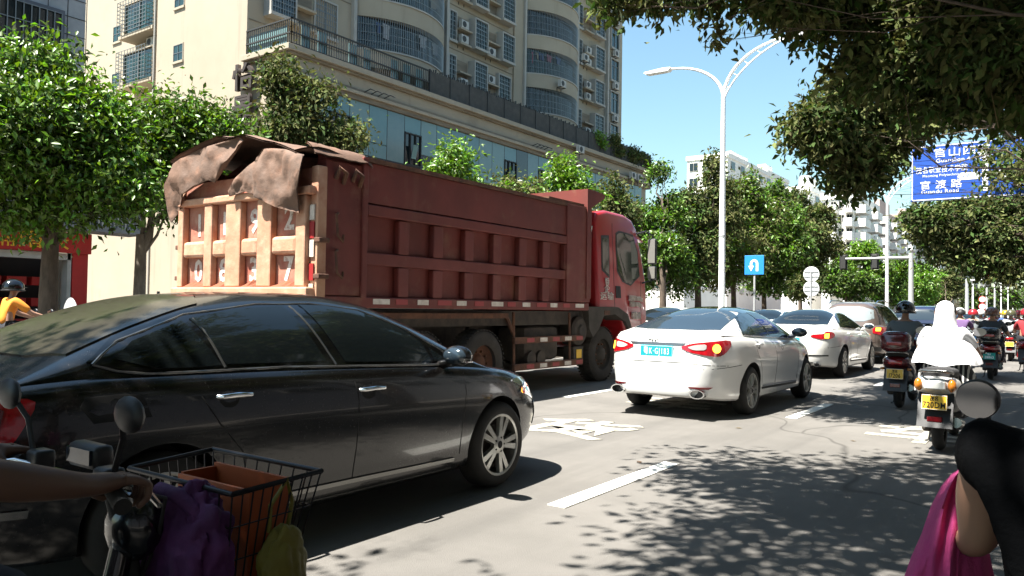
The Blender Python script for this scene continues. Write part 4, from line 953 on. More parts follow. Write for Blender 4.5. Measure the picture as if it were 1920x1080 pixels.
# tarpaulin flaps hanging over the tailgate
def flap(name, pts, bulge, off, parent):
    V2 = [Vector((onY(px, py, 6.12).x + 8.62, onY(px, py, 6.12).z)) for px, py in pts]
    n = len(V2); xs = [v.x for v in V2]; ys = [v.y for v in V2]; pv = list(V2); E = [(i, (i + 1) % n) for i in range(n)]
    for i in range(1, 24):
        for j in range(1, 18):
            q = Vector((min(xs) + (max(xs) - min(xs)) * i / 24 + .01 * math.sin(i * j), min(ys) + (max(ys) - min(ys)) * j / 18)); pv.append(q)
    r = delaunay_2d_cdt(pv, E, [list(range(n))], 1, 1e-5)
    zt = max(ys); vs = []
    for v in r[0]:
        q = Vector((v.x * 2.2, v.y * 1.6, off * 9)); w = .10 * mnoise.noise(q) + .045 * mnoise.noise(q * 2.7) + .018 * mnoise.noise(q * 7); w += .03 * (1 - abs(mnoise.noise(q * 1.7 + Vector((7, 3, 1))))) ** 4
        vs.append(Vector((v.x, off + w - bulge * math.sin(min(1, (zt - v.y) / .9) * 3.14), v.y)))
    m = len(vs); fs = [tuple(f) for f in r[2]]
    b = MB(); b.add(vs, fs); b.add([v + Vector((0, .015, 0)) for v in vs], [f[::-1] for f in fs]); return b.build(name, 'tarp', parent, smooth=80, fix=False)
tp = part('tarpaulin', TL)
flap('left_flap', [(331, 352), (350, 312), (405, 281), (470, 261), (478, 268), (424, 346), (418, 342), (398, 350), (372, 368), (349, 400), (340, 420), (333, 400)], .06, -.2, tp)
flap('right_flap', [(512, 281), (560, 285), (600, 296), (600, 320), (590, 360), (583, 402), (545, 392), (503, 373), (504, 330), (508, 300)], .07, -.2, tp)
flap('fold', [(512, 281), (505, 372), (480, 362), (455, 372), (453, 362), (490, 305)], .02, -.16, tp)
P = []
for i in range(16):
    y = -.2 + 2.4 * i / 15; row = []
    for j in range(25):
        x = -HW - .04 + (2 * HW + .06) * j / 24; t = (x + .3) / 1.5
        z = 3.27 + .34 * max(0, 1 - abs(t) ** 1.6) * (1 - .35 * i / 15) + .06 * mnoise.noise(Vector((x * 2.5, y * 2, 3)))
        if x > 1.0: z = min(z, 3.30 + .12 * (HW - x))
        if i == 0: z -= .02
        row.append(Vector((x, y, z)))
    P.append(row)
b = MB(); b.grid(P); b.grid([[p - Vector((0, 0, .02)) for p in r] for r in P]); b.build('top_sheet', 'tarp', tp, smooth=80, fix=False)
P = [[Vector((HW - .12 + .17 * j / 6, -.12 + .95 * i / 9, 3.345 - .035 * (j / 6) ** 2 * 4 + .025 * mnoise.noise(Vector((i * .7, j * .5, 4))) - (.03 if i == 9 else 0))) for j in range(7)] for i in range(10)]
b = MB(); b.grid(P); b.grid([[p - Vector((.01, 0, .015)) for p in r] for r in P]); b.build('side_fold', 'tarp', tp, smooth=80, fix=False)
# chassis and running gear
tb('frame_rails', 'chassis', fn=lambda b: (b.box(-.45, -.33, .2, 8.6, .78, 1.1), b.box(.33, .45, .2, 8.6, .78, 1.1), b.box(-.45, .45, .2, .3, .8, 1.08), b.box(-.45, .45, 4, 4.1, .8, 1.08), b.box(-HW + .2, HW - .2, .3, BL, 1.12, 1.36)))
def truck_wheel(x, y, r=.53, w=.3, dual=False):
    s = 1 if x > 0 else -1; wl = part('wheel', TL, (x, y, r))
    M = Matrix.Identity(4)
    pr = [(.30, -w / 2), (.36, -w / 2 - .01), (.46, -w / 2 - .012), (r - .03, -w / 2 + .01), (r, -w / 2 + .05), (r, w / 2 - .05), (r - .03, w / 2 - .01), (.46, w / 2 + .012), (.36, w / 2 + .01), (.30, w / 2)]
    b = MB(); b.lathe(pr, 36, M, True); b.build('tyre', 'rubber_dusty', wl, smooth=50)
    b = MB(); a = .0
    for k in range(44):
        t = 2 * math.pi * k / 44; Mx = Matrix.Rotation(t, 4, 'X')
        for q in (-1, 1): b.box(q * w * .12, q * w * .48, -.018, .018, r - .005, r + .012, Mx) if q > 0 else b.box(-w * .48, -w * .12, -.018 + .02, .018 + .02, r - .005, r + .012, Mx)
    b.build('tread', 'rubber_dusty', wl)['kind'] = 'stuff'
    f = s * w / 2; b = MB()
    b.lathe([(.30, f * 1.02), (.31, f * .7), (.27, f * .3), (.17, f * (.1 if dual else .45)), (.13, f * (.5 if dual else .9)), (.09, f * (.6 if dual else 1.05)), (.0, f * (.6 if dual else 1.05))], 28); b.build('rim', 'rust' if dual else 'mud', wl, smooth=40)
    b = MB()
    for k in range(10):
        t = 2 * math.pi * k / 10; b.cyl((f * (.2 if dual else .5), .2 * math.cos(t), .2 * math.sin(t)), (f * (.45 if dual else .75), .2 * math.cos(t), .2 * math.sin(t)), .018, n=6)
    b.build('wheel_nuts', 'rust', wl)
    return wl
for s in (-1, 1):
    for y in (1.95, 3.36): truck_wheel(s * (HW - .22), y, dual=True); 
    truck_wheel(s * (HW - .30), 7.28, .53, .3)
for y in (1.95, 3.36, 7.28): tb('axle', 'chassis', fn=lambda b: b.cyl((-1.0, y, .53), (1.0, y, .53), .1, n=10))
for s in (-1, 1):
    X0 = s * (HW - .08)
    tb('mudguard', 'rust', fn=lambda b: (b.box(min(X0, X0 - s * .1), max(X0, X0 - s * .1), .9, 4.0, 1.24, 1.32), b.cyl((X0 - s * .05, 4.0, 1.28), (X0 - s * .05, 4.22, .98), .035, n=6)))
    for z, tp_ in ((.87, 0), (.43, 1)):
        tb('guard_rail', 'rust', fn=lambda b: b.bbox(X0 - .03, X0 + .03, 4.15, 6.35, z - .05, z + .06, .01))
        for i in range(5): tb('reflective_tape', ('tape_red', 'tape_white')[i % 2], fn=lambda b: b.box(X0 + s * .031 - .002, X0 + s * .031 + .002, 4.5 + i * .4, 4.72 + i * .4, z - .03, z + .04))
    for y in (4.2, 5.95): tb('guard_strut', 'rust', fn=lambda b: b.tube([(X0 - s * .02, y, .38), (X0 - s * .03, y - .02, 1.34)], .025, 6))
    tb('fuel_tank' if s > 0 else 'battery_box', 'chassis', fn=lambda b: b.bbox(s * .95 - .3, s * .95 + .3, 4.6, 5.7, .5, 1.1, .1), smooth=40)
    for y in (4.75, 5.05): tb('air_tank', 'chassis', fn=lambda b: b.cyl((s * (HW - .5), y, .55), (s * (HW - .12), y, .55), .13, n=16), smooth=40)
    tb('air_filter', 'chassis', fn=lambda b: b.lathe([(0, .1), (.1, .1), (.12, .06), (.22, .06), (.27, .02), (.27, -.25), (0, -.25)], 24, Matrix.Translation((s * (HW - .15), 6.32, 1.0)) if s > 0 else Matrix.Translation((s * (HW - .15), 6.32, 1.0)) @ Matrix.Rotation(math.pi, 4, 'Z')), smooth=35)
    tb('tool_box', 'mud', fn=lambda b: b.bbox(s * 1.2 - .12, s * 1.2 + .12, 6.1, 6.45, .42, .72, .02))
    if s > 0: tb('yellow_marker', 'sign_yellow', fn=lambda b: b.box(1.322, 1.33, 6.18, 6.36, .5, .66))
# snorkel behind the cab
tb('intake_box', 'black_plastic', fn=lambda b: b.bbox(.85, 1.2, 6.52, 6.86, 2.3, 3.12, .05)); tb('intake_pipe', 'mud', fn=lambda b: b.tube([(1.05, 6.68, 2.35), (1.05, 6.68, 1.7), (1.15, 6.6, 1.35), (1.15, 6.5, 1.0)], [.13, .13, .12, .12], 12), smooth=50)
tb('intake_rail', 'chrome', fn=lambda b: b.tube([(1.24, 6.75, 2.5), (1.26, 6.78, 3.0), (1.2, 6.72, 3.12)], .018, 6))
# cab: a side profile widened into a shell with rounded edges
CW = 1.24
prof = [(6.98, .98), (6.95, 1.6), (6.93, 3.05), (7.02, 3.25), (7.4, 3.34), (8.1, 3.33), (8.42, 3.26), (8.6, 3.10), (8.80, 2.55), (8.93, 2.0), (8.98, 1.5), (8.99, .75), (8.90, .52), (8.3, .50), (8.05, .62), (8.0, .95), (7.85, 1.18), (7.55, 1.33), (7.28, 1.36), (7.05, 1.25)]
bm = bmesh.new(); vs = [bm.verts.new((-CW, y, z)) for y, z in prof]; f0 = bm.faces.new(vs); r = bmesh.ops.extrude_face_region(bm, geom=[f0]); bmesh.ops.translate(bm, verts=[g for g in r['geom'] if isinstance(g, bmesh.types.BMVert)], vec=(2 * CW, 0, 0))
for v in bm.verts:                                   # slight tumblehome and a tapered nose
    k = max(0, v.co.z - 1.9) * .07; v.co.x *= 1 - k / CW; v.co.x *= 1 - .045 * max(0, v.co.y - 8.2)
ed = [e for e in bm.edges if abs(abs(e.verts[0].co.x) - abs(e.verts[1].co.x)) < .3 and e.verts[0].co.x * e.verts[1].co.x > 0]
bmesh.ops.bevel(bm, geom=ed, offset=.075, segments=4, profile=.5, affect='EDGES'); bmesh.ops.recalc_face_normals(bm, faces=bm.faces[:])
me = bpy.data.meshes.new('cab'); bm.to_mesh(me); CABBVH = BVHTree.FromBMesh(bm); bm.free(); me.materials.append(M_['cab_red']); me.shade_smooth(); me.set_sharp_from_angle(angle=R(35)); cab = link('cab', me, TL)
def wrap(bvh, pts, axis, m, name, parent, off=.006, step=.05, thick=.012, flip=1, xf=None):
    """project a 2D outline onto a shell along an axis and give it a rim"""
    n = len(pts); xs = [p[0] for p in pts]; ys = [p[1] for p in pts]; pv = [Vector(p) for p in pts]; cnt = n; E = []
    bp = []
    for i in range(n):
        a, c = Vector(pts[i]), Vector(pts[(i + 1) % n]); k = max(1, int((c - a).length / step))
        for j in range(k): bp.append(a.lerp(c, j / k))
    nb = len(bp); pv = list(bp); nx = int((max(xs) - min(xs)) / step); ny = int((max(ys) - min(ys)) / step)
    for i in range(1, nx):
        for j in range(1, ny): pv.append(Vector((min(xs) + (max(xs) - min(xs)) * (i + .13 * (j % 2)) / nx, min(ys) + (max(ys) - min(ys)) * j / ny)))
    r = delaunay_2d_cdt(pv, [(i, (i + 1) % nb) for i in range(nb)], [list(range(nb))], 1, 1e-6)
    out = []; miss = set()
    for v in r[0]:
        o, d = axis(v.x, v.y); h = bvh.ray_cast(o, d)
        if h[0] is None:
            best = None
            for q in range(27):
                h2 = bvh.find_nearest(o + d * (1.5 + .2 * q))
                if h2[0] is not None and (best is None or h2[3] < best[3]): best = h2
            p, nn = best[0], best[1]
            if best[3] > .09: miss.add(len(out))
        else: p, nn = h[0], h[1]
        if nn.dot(d) > 0: nn = -nn
        out.append((p + nn * off, p - nn * thick))
    fs = [tuple(f) for f in r[2] if not any(i in miss for i in f)]; m_ = len(out)
    par = list(range(m_))
    def find(i):
        while par[i] != i: par[i] = par[par[i]]; i = par[i]
        return i
    for f in fs:
        for i in f[1:]: par[find(i)] = find(f[0])
    size = {}
    for f in fs: size[find(f[0])] = size.get(find(f[0]), 0) + 1
    if size: big = max(size, key=size.get); fs = [f for f in fs if find(f[0]) == big]
    cnt = {}
    for f in fs:
        for i in range(len(f)):
            e = (f[i], f[(i + 1) % len(f)]); cnt[tuple(sorted(e))] = cnt.get(tuple(sorted(e)), 0) + 1
    used = sorted({i for f in fs for i in f}); mp_ = {i: k for k, i in enumerate(used)}; out = [out[i] for i in used]; m_ = len(out)
    fs = [tuple(mp_[i] for i in f) for f in fs]; cnt = {(mp_[a], mp_[c]): v for (a, c), v in cnt.items()}
    b = MB(); vs = [o[0] for o in out] + [o[1] for o in out]; rim = [(e[0], e[1], e[1] + m_, e[0] + m_) for e, c in cnt.items() if c == 1]
    if not rim: return None
    b.add(vs, fs + rim); mesh_ = b.mesh(name, m, smooth=50)
    return link(name, mesh_, parent)
def trim_line(bvh, pts, axis, r, m, name, parent, step=.06):
    P = []
    for i in range(len(pts) - 1):
        a, c = Vector(pts[i]), Vector(pts[i + 1]); k = max(1, int((c - a).length / step))
        for j in range(k + (i == len(pts) - 2)):
            q = a.lerp(c, j / k); o, d = axis(q.x, q.y); h = bvh.ray_cast(o, d)
            if h[0] is not None and h[1].dot(d) ** 2 > .04: P.append(h[0] - d * r * .5)
    if len(P) > 2: b = MB(); b.tube(P, r, 6); b.build(name, m, parent, smooth=60)
def side_axis(s): return lambda y, z: (Vector((s * 3, y, z)), Vector((-s, 0, 0)))
mat('cab_glass', (.03, .045, .035), .05, spec=.9, col2=(.06, .08, .05), scale=3)
for s in (-1, 1):
    A = side_axis(s)
    wrap(CABBVH, [(7.13, 2.15), (7.42, 2.0), (7.45, 2.85), (7.15, 2.82)], A, 'black_plastic', 'window_rubber', cab, .004)
    wrap(CABBVH, [(7.17, 2.18), (7.39, 2.06), (7.41, 2.8), (7.19, 2.77)], A, 'cab_glass', 'sleeper_window', cab, .009)
    dw = [(7.72, 2.15), (7.72, 2.92), (7.85, 2.98), (8.42, 2.95), (8.6, 2.6), (8.68, 2.1), (8.3, 1.88), (7.95, 1.95)]
    wrap(CABBVH, dw, A, 'black_plastic', 'window_rubber', cab, .004); c = Vector((8.18, 2.45))
    wrap(CABBVH, [tuple(c + (Vector(p) - c) * .93) for p in dw], A, 'cab_glass', 'door_window', cab, .009)
    for seg in ([(7.57, 1.36), (7.585, 1.36), (7.60, 3.1), (7.585, 3.1)], [(8.72, 1.1), (8.735, 1.1), (8.735, 2.0), (8.72, 2.0)]): wrap(CABBVH, seg, A, 'black_matte', 'door_gap', cab, .002, .1)
    wrap(CABBVH, [(7.63, 1.62), (7.83, 1.62), (7.83, 1.86), (7.63, 1.86)], A, 'black_matte', 'door_handle', cab, .012)
    arch = [(6.98, 1.36), (7.6, 1.36), (7.95, 1.26), (8.12, 1.0), (8.16, .62), (8.04, .62), (7.99, .95), (7.84, 1.17), (7.54, 1.32), (7.28, 1.34), (7.05, 1.22), (6.99, 1.2)]
    b = MB(); b.prism([(y, z + .02) for y, z in [(6.55, 1.42), (7.62, 1.42), (8.0, 1.28), (8.2, .95), (8.1, .9), (7.9, 1.14), (7.5, 1.28), (7.1, 1.25), (6.92, 1.0), (6.72, .85), (6.6, 1.0)]], lambda u, v: (s * (CW - .35), u, v), (s * .40, 0, 0)); b.build('fender', 'mud', cab)
    b = MB(); b.box(*sorted((s * (CW + .04), s * (CW + .06))), 7.1, 7.3, 1.29, 1.37); b.build('side_marker', 'rust', cab)
    for dz, tall in ((2.66, .56), (2.2, .3)):
        b = MB(); b.bbox(s * 1.45 - .095, s * 1.45 + .095, 9.05, 9.15, dz - tall / 2, dz + tall / 2, .04); o = b.build('wing_mirror', 'black_plastic', TL)
        b = MB(); b.box(s * 1.45 - .08, s * 1.45 + .08, 9.038, 9.05, dz - tall / 2 + .03, dz + tall / 2 - .03); b.build('mirror_glass', 'satin_mirror', o)
    b = MB(); b.tube([(s * 1.15, 8.75, 3.0), (s * 1.36, 8.95, 3.08), (s * 1.45, 9.1, 3.0), (s * 1.45, 9.1, 2.04), (s * 1.25, 9.0, 1.98)], .02, 6); b.build('mirror_arm', 'black_plastic', TL, smooth=True)
wrap(CABBVH, [(-1.05, 1.95), (1.05, 1.95), (1.0, 3.02), (-1.0, 3.02)], lambda x, z: (Vector((x, 12, z)), Vector((0, -1, 0))), 'cab_glass', 'windscreen', cab, .006, .1)
b = MB(); b.prism([(8.35, 3.02), (8.85, 2.86), (8.85, 2.82), (8.35, 2.95)], lambda u, v: (-1.15, u, v), (2.3, 0, 0)); b.build('sun_visor', 'cab_red', cab)
b = MB(); b.bbox(-CW - .05, CW + .05, 9.1, 9.32, .45, .85, .04); b.build('bumper', 'cab_red', TL)
cab.scale = (1.07, 1.12, 1.015); cab.location = (0, 6.95 * (1 - 1.12), -.5 * .015)
for ln, s_, y, z in (('总质量 31000kg', .12, 8.42, 1.62), ('核载 16870kg', .12, 8.42, 1.5), ('核载2人', .16, 8.45, 1.26)):
    text('door_lettering', ln, s_, frame((CW - .012, y, z), (0, 1, 0), (0, 0, 1)), 'tape_white', cab, .02, .62)
for k, ln in enumerate(('特', '企', '运输')): text('door_lettering', ln, .16, frame((CW + .0, 7.28 - 0 * k, 1.92 - k * .14), (0, 1, 0), (0, 0, 1)), 'stencil_white', cab, .008, .9 + .3 * k)
b = MB()
for k in range(4): b.bbox(.7, 1.1, 8.4, 8.9, .5, .52, .005)
b.build('step', 'chassis', TL)
# ------------------------------------------------------------------ cars
mat('paint_black', (.0035, .003, .003), .2, col2=(.014, .0115, .0085), scale=90, lo=.5, hi=.8, coat=.5, r2=.35, dirt=(.008, .007, .006), dscale=1.5, dlo=.45, dhi=.8)
mat('paint_white', (.74, .74, .72), .25, coat=.8)
mat('paint_pearl', (.66, .655, .62), .25, coat=.8)
mat('paint_brown', (.20, .15, .125), .3, .35, coat=.8)
mat('paint_blue', (.02, .03, .075), .25, coat=.8)
mat('paint_silver', (.42, .43, .43), .28, .6, coat=.7)
mat('roof_glass', (.008, .012, .02), .05, coat=1.0)
mat('car_glass', (.008, .011, .012), .045, spec=.7)
mat('car_glass_dusty', (.03, .028, .02), .1, col2=(.065, .058, .042), scale=70, lo=.3, hi=.8, r2=.3, dirt=(.06, .054, .038), dscale=1.2, dlo=.3, dhi=.8, spec=.6)
mat('car_glass_clear', (.03, .045, .06), .04, spec=.9)
mat('lamp_red', (.42, .006, .012), .12, coat=1.0, col2=(.20, .003, .006), scale=9); mat('lamp_red_dark', (.16, .004, .008), .15, coat=1.0); mat('lamp_clear', (.55, .52, .5), .12, coat=1.0); mat('headlamp', (.5, .52, .55), .06, .7, coat=1.0)
mat('plate_blue', (.0, .27, .32), .4, coat=.3); mat('plate_yellow', (.72, .42, .02), .4, coat=.3); mat('plate_green', (.0, .24, .20), .4)
mat('glossy_black', (.004, .004, .0045), .12, coat=.6); mat('gap_black', (.002, .002, .002), .8); mat('satin_trim', (.34, .335, .32), .25, .9); mat('sill_black', (.010, .010, .010), .5)
mat('seat_dark', (.03, .03, .033), .8); mat('seat_tan', (.35, .2, .1), .8)

def eval_boolean(me, cutters):
    o = bpy.data.objects.new('tmp', me); cs = []
    for c in cutters:
        k = bpy.data.objects.new('cut', c); cs.append(k)
        md = o.modifiers.new('b', 'BOOLEAN'); md.operation = 'DIFFERENCE'; md.object = k; md.solver = 'EXACT'
    return evaluate(o, cs)
def loop_pts(w, af, ar, nf, nr, N):
    F = []
    for i in range(2001):
        t = math.pi * i / 2000; c, s = math.cos(t), math.sin(t); a, n = (af, nf) if c >= 0 else (ar, nr)
        F.append((w * abs(s) ** (2 / n), math.copysign(a * abs(c) ** (2 / n), c)))
    F = np.array(F); d = np.r_[0, np.cumsum(np.hypot(*np.diff(F, axis=0).T))]; u = np.linspace(0, d[-1], N)
    return np.c_[np.interp(u, d, F[:, 0]), np.interp(u, d, F[:, 1])]          # front centre -> right side -> rear centre
def shell(sp):
    zsh, zbt, roof = pchip(*zip(*sp['zsh'])), pchip(*zip(*sp['zb'])), pchip(*zip(*sp['roof']))
    W, L = sp['W'], sp['L']; N = 90; P = []
    for (s, ix, fi, ri) in sp['lev']:
        lp = loop_pts(W - ix, L - fi, L - ri, sp.get('nf', 4.6), sp.get('nr', 5.5), N)
        row = [Vector((x, y, zbt(y) + s * (zsh(y) - zbt(y)))) for x, y in lp]
        P.append(row + [Vector((-v.x, v.y, v.z)) for v in row[-2:0:-1]])
    b = MB(); b.grid(P, True); K = len(P[0]); nl = len(P)
    top = [i + (nl - 1) * K for i in range(K)]
    # lid across the top (crowned) and a flat floor
    cr = sp.get('crown', .035); M = 10; half = P[-1][:N]; G = []
    for v in half: G.append([Vector((v.x * (1 - 2 * j / M), v.y, v.z + cr * (1 - (1 - 2 * j / M) ** 2) * min(1, v.x / .3))) for j in range(M + 1)])
    b.grid(G); b.grid([[Vector((v.x * (1 - 2 * j / 4), v.y, v.z)) for j in range(5)] for v in P[0][:N]])
    me = b.mesh('body', [sp['paint'], 'sill_black'], fix=False)
    bm = bmesh.new(); bm.from_mesh(me); bmesh.ops.remove_doubles(bm, verts=bm.verts[:], dist=.0006); bmesh.ops.dissolve_degenerate(bm, edges=bm.edges[:], dist=.0004); bmesh.ops.recalc_face_normals(bm, faces=bm.faces[:]); bm.to_mesh(me); bm.free()
    cut = []
    for y in (sp['yF'], sp['yR']):
        for s in (-1, 1):
            c = MB(); c.cyl((s * (W - .36), y, sp['r'] + .005), (s * (W + .3), y, sp['r'] + .005), sp['r'] + sp.get('gap', .055), n=40); cut.append(c.mesh('c', 'sill_black'))
    body = eval_boolean(me, cut)
    # cabin
    ys = np.linspace(sp['roof'][0][0], sp['roof'][-1][0], 80); t, n = sp.get('tum', .42), sp.get('gn', 3.4); C = []
    for y in ys:
        zb = zsh(y) - .02; h = max(roof(y) - zb, .0); lpw = min(sp['wb'], W * (1 - min(.98, abs(y / L)) ** 5) ** .2 - .085)
        row = []
        for i in range(41):
            a = math.pi * i / 40; s_, c_ = math.sin(a), math.cos(a); z = h * abs(s_) ** (2 / n); row.append(Vector(((lpw - t * z) * math.copysign(abs(c_) ** (2 / n), c_), y, zb + z)))
        C.append(row)
    g = MB(); g.grid(C); cab = g.mesh('cabin', [sp.get('roofpaint', sp['paint'])], fix=False)
    bm = bmesh.new(); bm.from_mesh(cab); bmesh.ops.recalc_face_normals(bm, faces=bm.faces[:])
    if sum(f.normal.z for f in bm.faces) < 0: bmesh.ops.reverse_faces(bm, faces=bm.faces[:])
    bm.to_mesh(cab)
    b2 = bmesh.new(); b2.from_mesh(me); bv = BVHTree.FromBMesh(b2); gv = BVHTree.FromBMesh(bm)
    allb = bmesh.new(); allb.from_mesh(me); allb.from_mesh(cab); av = BVHTree.FromBMesh(allb)
    for q in (bm, b2, allb): q.free()
    for m_, a in ((body, 32), (cab, 50)): m_.shade_smooth(); m_.set_sharp_from_angle(angle=R(a))
    return body, cab, bv, gv, av
WCACHE = {}
def car_wheel(parent, x, y, r, style='ten', m='rim_alloy', w=.215, hero=True):
    s = 1 if x > 0 else -1; key = (s, r, style, m)
    if key not in WCACHE:
        ri = r * .70; f = s * w / 2
        pr = [(ri - .01, -w / 2 + .01), (ri + .01, -w / 2), (ri + .05, -w / 2 - .006), (r - .02, -w / 2 + .012), (r, -w / 2 + .04), (r, w / 2 - .04), (r - .02, w / 2 - .012), (ri + .05, w / 2 + .006), (ri + .01, w / 2), (ri - .01, w / 2 - .01)]
        b = MB(); b.lathe(pr, 40, None, True); ty = b.mesh('tyre', 'rubber', smooth=50)
        b = MB(); b.lathe([(ri + .012, f * .98), (ri, f * 1.0), (ri - .012, f * .94), (ri - .02, f * .5), (ri - .02, -f * .8)], 40)
        k = 5 if style == 'five' else 10
        for i in range(k):
            M = Matrix.Rotation(2 * math.pi * i / k + (.0 if style != 'twin' else (.13 if i % 2 else -.13)), 4, 'X'); hw0, hw1 = (.026, .04) if style == 'five' else (.016, .027 if style != 'twin' else .022)
            xo, xi = f * .90, f * .62
            b.add([M @ Vector(q) for q in ((xo * 1.0, -hw0, .045), (xo, hw0, .045), (xo * 1.02, hw1, ri - .012), (xo * 1.02, -hw1, ri - .012), (xi, -hw0 * 1.4, .045), (xi, hw0 * 1.4, .045), (xi, hw1 * 1.3, ri - .012), (xi, -hw1 * 1.3, ri - .012))],
                  [(0, 1, 2, 3), (0, 3, 7, 4), (1, 5, 6, 2), (4, 7, 6, 5), (0, 4, 5, 1), (3, 2, 6, 7)])
        b.lathe([(.075, f * .6), (.07, f * .88), (.05, f * .95), (0, f * .96)], 24)
        rm = b.mesh('rim', m, smooth=35)
        b = MB(); b.lathe([(ri - .03, f * .1), (.0, f * .1)], 28); b.lathe([(.15, f * .35), (.15, f * .15), (.14, f * .12)], 24); dk = b.mesh('brake_disc', 'chassis')
        b = MB(); b.lathe([(.03, f * .965), (.0, f * .97)], 16)
        for i in range(5): a = 2 * math.pi * i / 5; b.cyl((f * .85, .055 * math.cos(a), .055 * math.sin(a)), (f * .955, .055 * math.cos(a), .055 * math.sin(a)), .009, n=6)
        WCACHE[key] = (ty, rm, dk, b.mesh('wheel_bolts', 'gap_black'))
    ty, rm, dk, bo = WCACHE[key]; wl = part('wheel', parent, (x, y, r))
    link('tyre', ty, wl); link('rim', rm, wl); link('brake_disc', dk, wl); link('wheel_bolts', bo, wl); return wl
def strip(pts, w):                              # outline of a band round a polyline (2D)
    P = [Vector(p) for p in pts]; up, dn = [], []
    for i, p in enumerate(P):
        d = (P[min(i + 1, len(P) - 1)] - P[max(i - 1, 0)]).normalized(); n = Vector((-d.y, d.x)) * w / 2; up.append(tuple(p + n)); dn.append(tuple(p - n))
    return up + dn[::-1]
def rear_axis(x, z): return (Vector((x, -6, z)), Vector((0, 1, 0)))
def front_axis(x, z): return (Vector((x, 6, z)), Vector((0, -1, 0)))
def top_axis(x, y): return (Vector((x, y, 4)), Vector((0, 0, -1)))
def diag_axis(s, ang, L=2.39):                          # looks at the rear corner from outside: u runs along the corner
    d = Vector((-s * math.sin(ang), math.cos(ang), 0)); u_ = Vector((math.cos(ang), s * math.sin(ang), 0))
    return lambda u, z: (Vector((u_.x * u * s, u_.y * u * s - L, z)) - d * 6, d)
LEV = [(0, .13, .16, .13), (.04, .07, .08, .07), (.12, .045, .035, .035), (.25, .03, .01, .01), (.40, .012, .0, .0), (.52, .004, .01, .005), (.64, .0, .03, .018), (.74, .006, .06, .03), (.82, .016, .085, .04), (.885, .028, .11, .05), (.935, .045, .145, .065), (.97, .07, .19, .09), (.99, .10, .235, .12), (1.0, .135, .28, .16)]
def smoothpoly(pts, it=1):
    for _ in range(it):
        q = []
        for i in range(len(pts)):
            a, c = Vector(pts[i]), Vector(pts[(i + 1) % len(pts)]); q += [tuple(a.lerp(c, .2)), tuple(a.lerp(c, .8))]
        pts = q
    return pts
def shrink(pts, k):
    c = sum((Vector(p) for p in pts), Vector((0, 0))) / len(pts); return [tuple(c + (Vector(p) - c) * k) for p in pts]
def mirx(pts): return [(-a, c) for a, c in pts]
